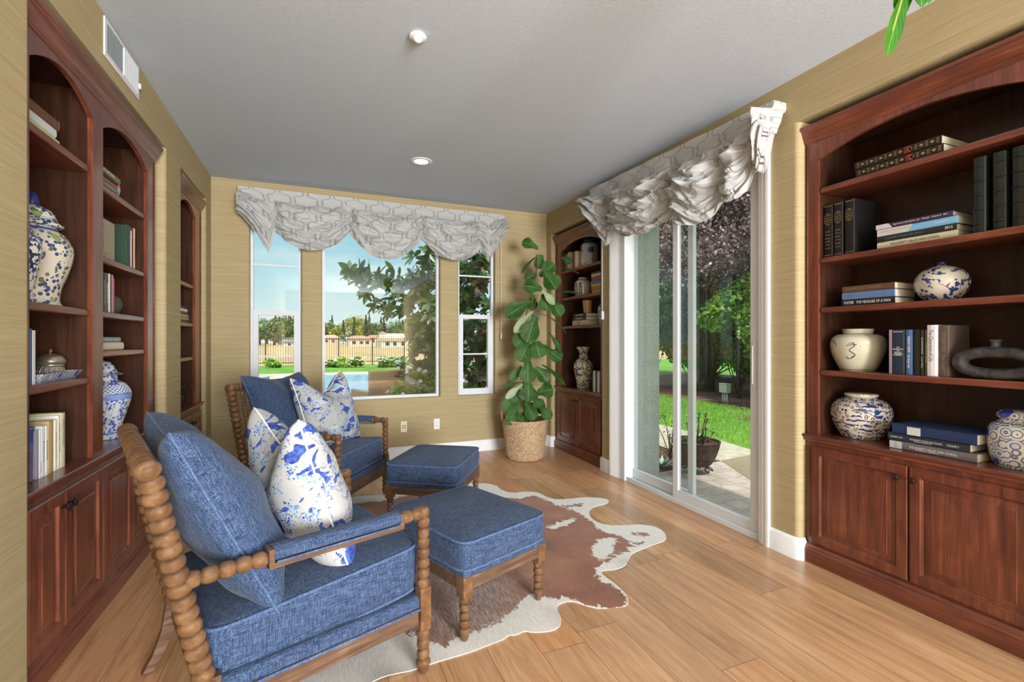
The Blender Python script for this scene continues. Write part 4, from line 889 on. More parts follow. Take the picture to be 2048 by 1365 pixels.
# ---------------------------------------------------------------- porcelain
def porcelain(name, style, base=(214, 210, 200), ink=(44, 62, 120), ink2=None, scale=1.0, bands=(), rough=0.12, loc=(0, 0, 0)):
    m = M(name, rough=rough, spec=0.55, coat=0.6); v = m.co((scale,)*3, loc=loc); z = m.sepxyz(m.co())[2]
    b = m.ramp(m.noise(v, 4, 3), [(0.3, rgb(*[int(x*0.95) for x in base])), (0.7, rgb(*base))]); I1 = rgb(*ink); I2 = rgb(*(ink2 or ink))
    wob = m.noise(v, 14, 3, 0.6)
    if style == 'scroll':
        d = m.vor(v, 17, rnd=0.8); ph = m.math('ADD', m.math('MULTIPLY', d, 26.0), m.math('MULTIPLY', wob, 6.0)); l = m.math('GREATER_THAN', m.math('SINE', ph), 0.45)
        c = m.mix(m.math('MULTIPLY', l, 0.85), b, I1); blob = m.vor(v, 7, rnd=0.9)
        wash = m.ramp(m.noise(v, 9, 3), [(0.5, BW(0)), (0.65, BW(0.45))]); c = m.mix(wash, c, rgb(130, 150, 196)); c = m.mix(m.ramp(m.math('ADD', blob, m.math('MULTIPLY', wob, 0.12)), [(0.30, BW(1)), (0.33, BW(0))]), c, I2)
    elif style == 'dots':
        d = m.vor(v, 48, rnd=0.75); l = m.math('LESS_THAN', m.math('ABSOLUTE', m.math('SUBTRACT', d, 0.36)), 0.09); dot = m.math('LESS_THAN', d, 0.16)
        cl = m.noise(v, 7, 3, 0.5, 1.2); area = m.math('GREATER_THAN', cl, 0.44); c = m.mix(m.math('MULTIPLY', m.math('MAXIMUM', l, dot), area), b, I1)
        c = m.mix(m.ramp(m.noise(v, 9, 2, 0.5, 1.5), [(0.61, BW(0)), (0.63, BW(1))]), c, I2)
        s_ = m.wave(v, 12, 7, 2, 'Z'); c = m.mix(m.math('MULTIPLY', m.math('LESS_THAN', cl, 0.43), m.math('GREATER_THAN', s_, 0.62)), c, I2)
    elif style == 'floral':
        cl = m.noise(v, 10, 3, 0.55, 0.8); lf = m.vor(v, 60); f = m.math('MULTIPLY', m.math('LESS_THAN', lf, 0.42), m.math('GREATER_THAN', cl, 0.465)); c = m.mix(f, b, I1)
        big = m.noise(v, 19, 1.5, 0.4, 1.2); c = m.mix(m.ramp(big, [(0.60, BW(0)), (0.62, BW(0.9))]), c, I2)
        br = m.math('LESS_THAN', m.math('ABSOLUTE', m.math('SUBTRACT', m.noise(v, 6, 3, 0.5, 1.5), 0.5)), 0.010); c = m.mix(br, c, I1)
    elif style == 'delft':
        cl = m.noise(v, 8.5, 2, 0.5, 0.6); area = m.math('GREATER_THAN', cl, 0.45); lf = m.n('TexVoronoi', Vector=v, Scale=54.0); col = m.sepxyz(lf.outputs['Color'])[0]
        f = m.math('MULTIPLY', m.math('LESS_THAN', lf.outputs[0], 0.40), area); e = m.math('MULTIPLY', m.math('LESS_THAN', m.math('ABSOLUTE', m.math('SUBTRACT', lf.outputs[0], 0.40)), 0.05), area)
        c = m.mix(f, b, m.ramp(col, [(0.0, I2), (0.55, I1)], 'CONSTANT')); c = m.mix(e, c, rgb(30, 34, 60))
        fl = m.math('MULTIPLY', m.math('LESS_THAN', m.vor(v, 10, rnd=0.7), 0.22), area); c = m.mix(fl, c, rgb(126, 140, 74))
    elif style == 'plain': c = m.mix(m.ramp(m.vor(v, 26), [(0.045, BW(1)), (0.06, BW(0))]), b, rgb(60, 48, 40))
    elif style == 'lattice':
        x, y, _ = m.sepxyz(m.co()); a = m.math('ARCTAN2', y, x); s1 = m.math('SINE', m.math('ADD', m.math('MULTIPLY', a, 16.0), m.math('MULTIPLY', z, 160.0))); s2 = m.math('SINE', m.math('SUBTRACT', m.math('MULTIPLY', a, 16.0), m.math('MULTIPLY', z, 160.0)))
        l = m.math('MAXIMUM', m.math('LESS_THAN', m.math('ABSOLUTE', s1), 0.35), m.math('LESS_THAN', m.math('ABSOLUTE', s2), 0.35)); c = m.mix(l, b, I1)
    for item in bands:
        z0, z1, col = item[:3]; k = m.math('MULTIPLY', m.math('GREATER_THAN', z, z0), m.math('LESS_THAN', z, z1))
        if len(item) > 3:
            if item[3] == 'lat':
                x, y, _ = m.sepxyz(m.co()); a = m.math('ARCTAN2', y, x); s1 = m.math('SINE', m.math('ADD', m.math('MULTIPLY', a, 18.0), m.math('MULTIPLY', z, 170.0))); s2 = m.math('SINE', m.math('SUBTRACT', m.math('MULTIPLY', a, 18.0), m.math('MULTIPLY', z, 170.0)))
                l = m.math('MAXIMUM', m.math('LESS_THAN', m.math('ABSOLUTE', s1), 0.4), m.math('LESS_THAN', m.math('ABSOLUTE', s2), 0.4)); c = m.mix(k, c, m.mix(l, b, rgb(*col))); continue
            if item[3] == 'key':
                kk = m.math('GREATER_THAN', m.noise(m.co((1, 1, 1)), 55, 1), 0.5); c = m.mix(m.math('MULTIPLY', k, kk), m.mix(k, c, b), rgb(*col)); continue
        c = m.mix(k, c, rgb(*col))
    m.color(c); return m.m
def curve_prof(pts, n=6):
    """smooth a lathe profile with Catmull-Rom"""
    out = []; P_ = [pts[0]]+list(pts)+[pts[-1]]
    for i in range(1, len(P_)-2):
        for k in range(n):
            t = k/n; a, b, c, d = P_[i-1:i+3]
            out.append(tuple(0.5*((2*b[j])+(-a[j]+c[j])*t+(2*a[j]-5*b[j]+4*c[j]-d[j])*t*t+(-a[j]+3*b[j]-3*c[j]+d[j])*t**3) for j in (0, 1)))
    out.append(tuple(pts[-1])); return [(max(0.0001, r), z) for r, z in out]
def jar(name, label, loc, body, lid=None, mat=None, lmat=None, finial=None, fmat=None, cat='jar', seg=48, rot=0.0, sub=None, rs=1.0):
    t = thing(name, label, cat, loc, rot); body, lid, finial = [[(r*rs, z) for r, z in q] if q else q for q in (body, lid, finial)]
    MB().lathe([(0.0001, body[0][1])]+curve_prof(body)+[(body[-1][0]-0.006, body[-1][1]), (body[-1][0]-0.008, body[-1][1]-0.03), (0.0001, body[-1][1]-0.03)], seg).build('body', mat, t, smooth=40)
    if lid:
        o = MB().lathe([(0.0001, lid[0][1])]+curve_prof(lid, 5), seg).build('lid', lmat or mat, t, smooth=50)
        if finial: MB().lathe([(0.0001, finial[0][1])]+curve_prof(finial, 5), 24).build('finial', fmat or mat, o, smooth=True)
    return t
def ink_strokes(t, R, strokes, mat, name='brushwork'):
    """painted strokes on a round body; each a list of (angle, z, radius_at)"""
    for s_ in strokes: MB().tube([(R(z)*math.cos(a), R(z)*math.sin(a), z) for a, z in s_], 0.0022, 5).build(name, mat, t, smooth=True)
INKB = pc(38, 44, 78, 0.3, 0.5, 'cobalt_brushwork')
# squat round lidded vase on shelf three
jar('lidded_vase', 'squat round blue and white vase with bird and leaves, small blue knob lid', (2.955, 1.395, 1.5605), [(0.062, 0), (0.09, 0.008), (0.128, 0.045), (0.143, 0.085), (0.134, 0.125), (0.105, 0.155), (0.060, 0.174), (0.026, 0.180)],
    [(0.026, 0.176), (0.027, 0.182), (0.020, 0.186)], porcelain('porcelain_birds', 'floral', (196, 190, 174), (44, 58, 104), (58, 66, 92), 0.8, rough=0.15), finial=[(0.018, 0.184), (0.024, 0.192), (0.022, 0.200), (0.0001, 0.206)], fmat=pc(44, 52, 92, 0.15, 0.5, 'cobalt_glaze'), cat='vase', rs=0.77)
# cream jar with sparse brush strokes
t = jar('ginger_jar', 'cream glazed round jar with sparse blue brush marks, open neck', (2.955, 1.800, 1.1805), [(0.098, 0), (0.104, 0.006), (0.128, 0.05), (0.152, 0.105), (0.160, 0.150), (0.150, 0.190), (0.122, 0.212), (0.092, 0.219), (0.086, 0.224), (0.088, 0.236), (0.090, 0.246)], mat=porcelain('cream_crackle_glaze', 'plain', (186, 181, 158), rough=0.14, bands=((0.214, 0.218, (70, 60, 60)), (0.008, 0.011, (70, 60, 60)))), rs=0.87)
def Rc(z): return float(np.interp(z, [0.05, 0.105, 0.15, 0.19], [0.129, 0.1525, 0.1605, 0.151]))*0.87+0.0005
A0 = PI+0.35
ink_strokes(t, Rc, [[(A0+0.10*math.sin(k*0.9)+0.0*k, 0.165-k*0.008) for k in range(12)], [(A0-0.18+0.05*k, 0.150+0.001*k) for k in range(8)], [(A0-0.12+0.05*k, 0.162+0.001*k) for k in range(5)], [(A0-0.25+0.05*k, 0.085-0.012*math.sin(k*0.6)) for k in range(7)], [(A0-0.95+0.06*k, 0.175-0.003*k) for k in range(6)], [(A0-0.85+0.04*k, 0.180-0.006*k) for k in range(7)], [(A0-1.15+0.03*k, 0.150-0.006*k) for k in range(6)]], INKB)
# dotted ginger jar on the counter
jar('ginger_jar', 'blue and white ginger jar covered in dots and swirls, on the right counter', (2.985, 1.800, 0.7835), [(0.108, 0), (0.116, 0.006), (0.140, 0.04), (0.168, 0.10), (0.176, 0.145), (0.165, 0.190), (0.132, 0.222), (0.098, 0.236), (0.088, 0.240)],
    [(0.082, 0.238), (0.084, 0.244), (0.094, 0.246), (0.097, 0.254), (0.090, 0.262), (0.060, 0.266), (0.0001, 0.268)], porcelain('porcelain_dots', 'dots', (196, 186, 166), (34, 46, 84), (40, 58, 108), 1.0, bands=((0.228, 0.238, (34, 46, 84), 'key'),)), lmat=porcelain('porcelain_lid', 'plain', (206, 198, 180), bands=((0.2545, 0.258, (60, 70, 110), 'key'),)), rs=0.87)
# scroll jar at the right edge
jar('ginger_jar', 'blue and white lidded jar with scrollwork and blue flowers at the right edge', (2.945, 1.100, 0.7835), [(0.078, 0), (0.084, 0.008), (0.100, 0.05), (0.106, 0.10), (0.108, 0.150), (0.098, 0.185), (0.076, 0.205), (0.066, 0.212), (0.066, 0.222)],
    [(0.064, 0.220), (0.074, 0.224), (0.076, 0.234), (0.070, 0.248), (0.050, 0.258), (0.0001, 0.262)], porcelain('porcelain_scrolls', 'scroll', (210, 210, 206), (58, 70, 120), (52, 62, 160), 1.25, bands=((0.200, 0.203, (40, 50, 110)), (0.012, 0.015, (40, 50, 110)))))
# ring vase
t = thing('ring_vase', 'dark metal ring-shaped vase with a wide opening through its middle', 'vase', (2.862, 1.148, 1.1805), -PI/2)
mb = MB(); N = 56; vs = []; fs = []; NS = 12
for k in range(N):
    a = 2*PI*k/N; e = 0.86; cx_ = 0.128*math.copysign(abs(math.cos(a))**e, math.cos(a)); cz = 0.075+0.050*math.copysign(abs(math.sin(a))**e, math.sin(a)); nx, nz_ = math.cos(a)/0.128, math.sin(a)/0.050; L = math.hypot(nx, nz_); nx /= L; nz_ /= L
    for j in range(NS):
        b = 2*PI*j/NS; r1 = 0.030*math.cos(b); r2 = 0.034*math.copysign(abs(math.sin(b))**0.8, math.sin(b)); vs.append((cx_+nx*r1, r2, cz+nz_*r1*0.86))
for k in range(N):
    for j in range(NS): fs.append((k*NS+j, k*NS+(j+1) % NS, ((k+1) % N)*NS+(j+1) % NS, ((k+1) % N)*NS+j))
MDK = M('patinated_dark_metal', rough=0.5, spec=0.5, metal=0.35); MDK.color(MDK.ramp(MDK.noise(MDK.co(), 30, 4), [(0.35, rgb(52, 50, 52)), (0.65, rgb(84, 82, 84))]))
mb.add(vs, fs).build('ring', MDK.m, t, smooth=True)
MB().lathe(curve_prof([(0.034, 0.142), (0.020, 0.152), (0.017, 0.165), (0.022, 0.178), (0.024, 0.182), (0.018, 0.182), (0.012, 0.165)]), 24).build('neck', MDK.m, t, smooth=True)
# ---- far right bookcase
XR2 = 0.07
a = 5.225
for th, h, col, lab in ((0.07, 0.215, (120, 104, 84), 'tan spined book, leftmost on the upper shelf behind the plant'), (0.07, 0.225, (168, 164, 156), 'grey white book second on the upper shelf behind the plant'), (0.05, 0.205, (176, 138, 100), 'buff orange book third on the upper shelf behind the plant'), (0.05, 0.215, (92, 64, 48), 'dark brown book fourth on the upper shelf behind the plant'), (0.055, 0.21, (186, 168, 138), 'cream book next to the hexagonal jar')):
    book(lab, 'R', a-th/2, 2.2224, th-0.002, h, 0.17, col, inset=0.06, group='books on the far corner upper shelf'); a -= th
hx = porcelain('porcelain_damask', 'scroll', (196, 190, 176), (26, 32, 58), (26, 32, 58), 1.1)
t = thing('hexagonal_jar', 'six-sided dark blue patterned lidded jar on the far corner top shelf', 'jar', (2.96, 4.80, 2.2225), 0.25)
MB().lathe([(0.0001, 0), (0.098, 0), (0.104, 0.006), (0.106, 0.262), (0.098, 0.275), (0.070, 0.280), (0.0001, 0.280)], 6).build('body', hx, t, bevel=0.004)
MB().lathe([(0.0001, 0.281), (0.074, 0.281), (0.076, 0.330), (0.068, 0.338), (0.0001, 0.338)], 6).build('lid', pc(30, 36, 62, 0.15, 0.5, 'dark_blue_glaze'), t, bevel=0.004)
dh = porcelain('porcelain_happiness', 'plain', (190, 182, 160), bands=((0.205, 0.210, (40, 46, 70)), (0.010, 0.014, (40, 46, 70))))
t = jar('double_happiness_jar', 'cream jar with bold blue square characters on the far corner bookcase', (2.955, 4.935, 1.8855), [(0.085, 0), (0.092, 0.008), (0.100, 0.05), (0.102, 0.12), (0.098, 0.165), (0.075, 0.195), (0.052, 0.205)], [(0.050, 0.203), (0.056, 0.207), (0.056, 0.222), (0.045, 0.232), (0.0001, 0.234)], dh)
sg = MB()
for s0 in (-0.42, 0.02):
    for (u0, u1, v0, v1) in ((0, .40, .150, .158), (0.04, .36, .128, .136), (0.16, .24, .118, .162), (0.0, .40, .112, .119), (0.05, .35, .100, .107), (0.05, .12, .075, .107), (0.28, .35, .075, .107), (0.05, .35, .075, .082), (0.0, .40, .060, .067), (0.05, .35, .046, .053), (0.05, .12, .020, .053), (0.28, .35, .020, .053), (0.05, .35, .020, .027)):
        n_ = 4; ang = lambda u: PI+0.45-(s0+u)*1.35
        for i in range(n_):
            p0, p1 = ang(u0+(u1-u0)*i/n_), ang(u0+(u1-u0)*(i+1)/n_); r = 0.1035
            sg.add([(r*math.cos(p0), r*math.sin(p0), v0), (r*math.cos(p1), r*math.sin(p1), v0), (r*math.cos(p1), r*math.sin(p1), v1), (r*math.cos(p0), r*math.sin(p0), v1)], [(0, 1, 2, 3)])
sg.build('painted_character', pc(30, 36, 64, 0.2, 0.5, 'cobalt_dark'), t)
stack('R', 4.46, 1.885, [(0.036, 0.22, 0.17, (168, 150, 112), 'tan book, bottom of the colourful stack in the far corner', 0.0), (0.040, 0.24, 0.17, (176, 118, 52), 'orange patterned book in the colourful corner stack', 0.0), (0.030, 0.25, 0.18, (206, 172, 96), 'yellow book in the colourful corner stack', 0.0), (0.034, 0.26, 0.19, (70, 120, 160), 'blue and white book in the colourful corner stack', 0.01, dict(page=INK_W)), (0.046, 0.235, 0.17, (156, 66, 70), 'red book in the colourful corner stack', 0.0), (0.036, 0.24, 0.17, (196, 182, 148), 'cream book, second from top of the corner stack', 0.0), (0.018, 0.245, 0.17, (46, 58, 46), 'thin dark green book, top of the corner stack', 0.0)], 'colourful stack in the far corner')
zt = stack('R', 4.86, 1.535, [(0.062, 0.30, 0.22, (190, 168, 146), 'tan book with dark emblem, bottom of the stack under the candle', 0.0, dict(text='100', ink=INK_K, tw=0.2, th_txt=0.5)), (0.040, 0.29, 0.22, (60, 56, 52), 'dark book, middle of the stack under the candle', -0.01, dict(text='NATIONAL PARKS', tw=0.5)), (0.042, 0.28, 0.22, (44, 42, 42), 'black book with white lettering directly under the candle', -0.015, dict(text='BAY AREA HOMES', tw=0.6))], 'books under the candle')
t = thing('candle', 'amber candle in a glass tumbler standing on stacked books', 'candle', (2.965, 4.845, zt+0.001))
MB().lathe([(0.0001, 0), (0.046, 0), (0.060, 0.155), (0.057, 0.155), (0.044, 0.006), (0.0001, 0.006)], 32).build('glass_tumbler', pc(196, 160, 112, 0.1, 0.5, 'amber_glass'), t, smooth=30)
MB().lathe([(0.0001, 0.007), (0.043, 0.007), (0.054, 0.125), (0.0001, 0.125)], 24).build('wax', pc(214, 184, 138, 0.5, 0.3, 'wax'), t, smooth=30); MB().tube([(0, 0, 0.124), (0.002, 0, 0.14)], 0.0012, 6).build('wick', INK_K, t)
MB().box(3.02, 3.03, 5.06, 5.20, 1.5355, 1.70).build('picture_frame', pc(40, 46, 48, 0.4, 0.4, 'dark_frame'), bevel=0.003); tag(bpy.data.objects['picture_frame'], 'small dark leaning frame behind the plant in the far corner bookcase', 'picture frame')
jar('vase', 'small blue and white vase at the right edge of the far corner shelf', (2.93, 4.465, 1.5355), [(0.030, 0), (0.036, 0.02), (0.048, 0.09), (0.056, 0.15), (0.050, 0.20), (0.028, 0.225), (0.022, 0.24), (0.026, 0.255)], mat=porcelain('porcelain_small', 'floral', (196, 206, 214), (44, 78, 150), (52, 96, 160), 1.6), cat='vase')
jar('vase', 'tall blue and white vase with flared neck on the far corner counter', (2.965, 4.935, 0.7835), [(0.078, 0), (0.082, 0.02), (0.084, 0.055), (0.100, 0.13), (0.117, 0.225), (0.118, 0.275), (0.100, 0.325), (0.064, 0.358), (0.052, 0.395), (0.054, 0.435), (0.074, 0.480), (0.090, 0.498)],
    mat=porcelain('porcelain_landscape', 'floral', (196, 184, 160), (52, 50, 56), (50, 60, 90), 0.85, bands=((0.300, 0.330, (46, 44, 60), 'key'), (0.348, 0.358, (46, 44, 60), 'key'), (0.10, 0.103, (46, 50, 70)), (0.055, 0.058, (46, 50, 70)), (0.02, 0.05, (70, 76, 90), 'key'))), cat='vase')
t = thing('book', 'colourful picture book with cover facing out, leaning behind the tall vase', 'book', (3.088, 5.09, 0.7835), -PI/2)
m = M('illustrated_cover', rough=0.4); m.color(m.ramp(m.noise(m.co(), 22, 2, 0.5, 1.0), [(0.35, rgb(48, 44, 48)), (0.45, rgb(150, 90, 66)), (0.52, rgb(190, 160, 116)), (0.6, rgb(70, 80, 84)), (0.68, rgb(180, 72, 52))], 'CONSTANT'))
MB().box(-0.125, 0.125, 0, 0.012, 0, 0.25).build('cover', m.m, t); MB().box(-0.122, 0.122, 0.0121, 0.03, 0.003, 0.247).build('pages', PAGE, t)
letter(t, 'OAKLAND', pc(206, 180, 130, name='cream_title'), lambda a, b: (a, -0.001, b+0.155), 0.22, 0.05); MB().lathe([(0.0001, -0.001), (0.03, -0.001), (0.03, 0.0), (0.0001, 0.0)], 24, m=lambda p: (-0.08+p[0], -0.001+p[2], 0.215+p[1])).build('sun_roundel', pc(196, 132, 84, name='orange_disc'), t)
y = 4.552
for th, h, col, lab in ((0.052, 0.235, (198, 196, 180), 'pale book, leftmost of the upright group on the far corner counter'), (0.034, 0.232, (44, 60, 54), 'dark green book in the upright group on the far corner counter'), (0.050, 0.228, (206, 200, 196), 'white book in the upright group on the far corner counter'), (0.030, 0.222, (104, 64, 104), 'purple book, rightmost of the upright group on the far corner counter')):
    book(lab, 'R', y-th/2, 0.7834, th-0.002, h, 0.18, col, inset=0.05, group='upright books on the far corner counter'); y -= th
# ---- left wide bookcase
stack('L', 2.55, 2.215, [(0.040, 0.33, 0.22, (182, 180, 106), 'yellow green book, bottom of three on the top left shelf', 0.012), (0.040, 0.32, 0.22, (190, 198, 200), 'pale blue grey book, middle of three on the top left shelf', -0.01), (0.046, 0.34, 0.22, (96, 60, 42), 'brown leather book with gold rules, top of three on the top left shelf', 0.005, dict(ink=INK_G, bands=((0.02, 0.035), (0.12, 0.13), (0.86, 0.87), (0.965, 0.98))))], 'books on the top left shelf')
delft = porcelain('delft_pattern', 'delft', (190, 182, 166), (96, 112, 62), (44, 58, 128), 1.0, bands=((0.34, 0.352, (50, 66, 150)), (0.0, 0.004, (60, 60, 90))))
jar('ginger_jar', 'big cream Delft jar with green and blue flowers and blue acorn finial', (-1.19, 2.775, 1.5125), [(0.122, 0), (0.128, 0.006), (0.116, 0.03), (0.124, 0.085), (0.152, 0.155), (0.172, 0.225), (0.172, 0.275), (0.140, 0.325), (0.112, 0.345), (0.108, 0.358)],
    [(0.108, 0.356), (0.130, 0.362), (0.134, 0.370), (0.116, 0.382), (0.104, 0.400), (0.088, 0.430), (0.050, 0.450), (0.030, 0.456)], delft, lmat=porcelain('delft_lid', 'delft', (204, 204, 198), (96, 112, 62), (44, 58, 128), 1.0, bands=((0.384, 0.388, (44, 58, 128)), (0.394, 0.396, (44, 58, 128)))), finial=[(0.026, 0.452), (0.034, 0.460), (0.034, 0.475), (0.026, 0.500), (0.012, 0.518), (0.0001, 0.523)], fmat=pc(38, 46, 104, 0.12, 0.5, 'cobalt_finial'), rs=0.81)
jar('ginger_jar', 'smaller Delft jar with dark blue panels, half hidden in front of the big one', (-1.115, 2.475, 1.5125), [(0.050, 0), (0.056, 0.006), (0.052, 0.03), (0.060, 0.10), (0.076, 0.18), (0.080, 0.225), (0.070, 0.262), (0.048, 0.280)],
    [(0.048, 0.279), (0.060, 0.283), (0.050, 0.292), (0.042, 0.315), (0.020, 0.335), (0.010, 0.345), (0.0001, 0.358)], porcelain('delft_panels', 'floral', (206, 204, 198), (44, 58, 128), (34, 44, 84), 1.3, bands=((0.12, 0.24, (34, 44, 80), 'key'), (0.262, 0.266, (44, 58, 128)))))
y = 2.455
for th, h, col, lab, kw in ((0.030, 0.222, (120, 70, 100), 'magenta spined book beside the silver pot shelf edge', {}), (0.014, 0.226, (70, 92, 140), 'thin blue book between the magenta and white books', {}), (0.026, 0.220, (206, 206, 200), 'white book nearest the silver pot', {})):
    book(lab, 'L', y+th/2, 1.1804, th-0.001, h, 0.17, col, inset=0.045, group='books left of the silver pot', **kw); y += th
t = thing('serving_tray', 'shallow blue and white scrolled porcelain tray under the silver pot', 'tray', (-1.15, 2.752, 1.1805), 0.0)
mp_ = porcelain('porcelain_tray', 'scroll', (206, 210, 216), (60, 78, 130), (60, 78, 150), 2.2)
mb = MB(); a0, b0, a1, b1 = 0.065, 0.155, 0.085, 0.178
mb.add([(-a0, -b0, 0), (a0, -b0, 0), (a0, b0, 0), (-a0, b0, 0), (-a1, -b1, 0.036), (a1, -b1, 0.036), (a1, b1, 0.036), (-a1, b1, 0.036), (-a1+.005, -b1+.005, 0.036), (a1-.005, -b1+.005, 0.036), (a1-.005, b1-.005, 0.036), (-a1+.005, b1-.005, 0.036), (-a0+.004, -b0+.004, 0.006), (a0-.004, -b0+.004, 0.006), (a0-.004, b0-.004, 0.006), (-a0+.004, b0-.004, 0.006)],
    [(3, 2, 1, 0)]+[(i, (i+1) % 4, 4+(i+1) % 4, 4+i) for i in range(4)]+[(4+i, 4+(i+1) % 4, 8+(i+1) % 4, 8+i) for i in range(4)]+[(8+i, 8+(i+1) % 4, 12+(i+1) % 4, 12+i) for i in range(4)]+[(12, 13, 14, 15)])
mb.build('tray_body', mp_, t)
t = thing('silver_pot', 'small domed silver and glass lidded pot with curled handle on the tray', 'pot', (-1.15, 2.835, 1.187), PI/2)
MB().lathe(curve_prof([(0.050, 0), (0.052, 0.004), (0.044, 0.010), (0.046, 0.045), (0.048, 0.050)]), 32).build('glass_bowl', plain('cut_glass', rgb(176, 172, 160), 0.15, 0.6, 0.5), t, smooth=True)
fl = MB()
for k in range(18): q = 2*PI*k/18; fl.tube([(0.046*math.cos(q), 0.046*math.sin(q), 0.012), (0.048*math.cos(q), 0.048*math.sin(q), 0.046)], 0.003, 6)
fl.build('fluting', M_SILVER, t, smooth=True)
lo = MB().lathe(curve_prof([(0.049, 0.050), (0.051, 0.056), (0.050, 0.062), (0.055, 0.070), (0.054, 0.082), (0.042, 0.100), (0.018, 0.110), (0.008, 0.112)]), 32).build('lid', plain('embossed_silver', rgb(196, 188, 168), 0.3, 0.5, 0.9), t, smooth=True)
MB().lathe(curve_prof([(0.004, 0.111), (0.005, 0.116), (0.009, 0.122), (0.007, 0.128), (0.0001, 0.138)]), 16).build('finial', plain('gilt_brass', rgb(190, 150, 84), 0.3, 0.5, 0.9), lo, smooth=True)
MB().tube([(-0.048, 0, 0.048), (-0.065, 0, 0.054), (-0.085, 0, 0.045), (-0.092, 0, 0.025), (-0.085, 0, 0.008), (-0.070, 0, 0.004), (-0.066, 0, 0.014), (-0.074, 0, 0.018)], 0.004, 8).build('handle', M_SILVER, t, smooth=True)
# counter of the first bay
t = thing('square_vase', 'tall square blue lattice vase at the left end of the left counter', 'vase', (-1.118, 2.475, 0.7835))
mv = porcelain('porcelain_weave', 'lattice', (120, 140, 196), (34, 56, 130), bands=((0.16, 0.215, (60, 90, 170)),))
MB().lathe([(0.0001, 0), (0.058, 0), (0.062, 0.005), (0.064, 0.20), (0.070, 0.22), (0.064, 0.228), (0.058, 0.218), (0.0001, 0.21)], 4, rot=PI/4).build('body', mv, t, bevel=0.006)
y = 2.548
def vt(tx, ink=INK_K, **k): return dict(text=tx, ink=ink, **k)
for th, h, d, col, lab, kw in ((0.012, 0.205, 0.17, (150, 140, 144), 'thin grey paperback next to the blue square vase', {}), (0.018, 0.206, 0.17, (216, 218, 220), 'white paperback with black lower title, third from the vase', vt('HOME', tw=0.3, tpos=-0.28)), (0.030, 0.214, 0.17, (214, 214, 210), 'white hardback with thin grey title on the left counter', vt('Delusions', pc(120, 120, 130, name='grey_ink'), tw=0.4)),
    (0.024, 0.212, 0.17, (222, 220, 212), 'white memoir with an orange top band on the left counter', dict(text='Educated', ink=INK_K, tw=0.45, tpos=0.0)), (0.048, 0.228, 0.18, (176, 152, 108), 'wide tan clothbound book on the left counter', {}), (0.030, 0.226, 0.18, (222, 214, 194), 'cream book with brown italic title on the left counter', vt('A Gentleman in Moscow', pc(130, 100, 70, name='brown_ink'), tw=0.5)), (0.026, 0.240, 0.18, (212, 206, 192), 'cream hardback lettered in red and black on the left counter', vt('JAMES LORD NOTES', tw=0.55, tpos=0.08)), (0.046, 0.246, 0.19, (204, 198, 164), 'pale yellow book, rightmost of the row on the left counter', vt('STREETS SHAOLIN', tw=0.5, tpos=0.14, th_txt=0.3))):
    book(lab, 'L', y+th/2, 0.7834, th-0.001, h, d, col, inset=0.05, group='upright row on the left counter', **kw); y += th
# second bay
stack('L', 3.235, 2.175, [(0.030, 0.34, 0.20, (72, 66, 52), 'dark olive book, bottom of the stack next to the blue floral bowl', -0.01), (0.024, 0.33, 0.20, (112, 124, 126), 'grey book in the stack next to the blue floral bowl', 0.0), (0.022, 0.32, 0.20, (156, 82, 56), 'rust orange book in the stack next to the blue floral bowl', -0.005), (0.020, 0.32, 0.20, (34, 32, 34), 'black book in the stack next to the blue floral bowl', 0.0), (0.034, 0.36, 0.22, (112, 108, 70), 'olive book with pale title, top of the stack by the floral bowl', 0.015, vt('THE GARDENS', INK_W, tw=0.5))], 'stack beside the floral bowl')
jar('vase', 'round cobalt and white floral vase half hidden behind stacked books', (-1.20, 3.545, 2.1755), [(0.040, 0), (0.048, 0.01), (0.078, 0.06), (0.088, 0.10), (0.078, 0.145), (0.050, 0.17), (0.036, 0.178)], mat=porcelain('porcelain_cobalt', 'floral', (196, 204, 214), (44, 54, 138), (48, 60, 150), 1.5), cat='vase')
t = thing('book', 'large cream picture book with photo cover, standing face out on the second bay shelf', 'book', (-1.13, 3.33, 1.8004), PI/2)
MB().box(-0.19, 0.19, 0, 0.004, 0, 0.255).build('cover', pc(172, 160, 140, name='book_cover'), t); MB().box(-0.187, 0.187, 0.0041, 0.024, 0.002, 0.253).build('pages', PAGE, t)
m = M('printed_photograph', rough=0.4); m.color(m.ramp(m.noise(m.co((1, 1, 3)), 20, 3), [(0.38, rgb(52, 40, 34)), (0.5, rgb(108, 84, 72)), (0.6, rgb(176, 160, 140))])); MB().box(-0.10, 0.03, -0.0008, 0.0, 0.085, 0.225).build('printed_photo', m.m, t)
for k in range(5): MB().box(-0.02, 0.10-0.02*(k % 3), -0.0006, 0.0, 0.062-0.012*k, 0.064-0.012*k).build('text_line', pc(110, 100, 90, name='faded_ink'), t)
y = 3.535
for th, h, col, lab, kw in ((0.030, 0.262, (44, 64, 50), 'dark green hardback, first upright book right of the face-out cover', {}), (0.030, 0.262, (60, 74, 104), 'slate blue hardback with white title on the second bay shelf', vt('ARTISAN BREAD', INK_W, tw=0.6)), (0.024, 0.240, (198, 180, 140), 'cream short book between blue and maroon spines', {}), (0.026, 0.262, (96, 36, 46), 'maroon book with dark lower half on the second bay shelf', {}), (0.030, 0.265, (206, 196, 164), 'cream floral spined book, rightmost on the second bay shelf', vt('PROVENCE', pc(80, 90, 80, name='green_ink'), tw=0.5))):
    book(lab, 'L', y+th/2, 1.8004, th-0.001, h, 0.17, col, inset=0.05, group='upright books right of the face-out cover', **kw); y += th
y = 3.055
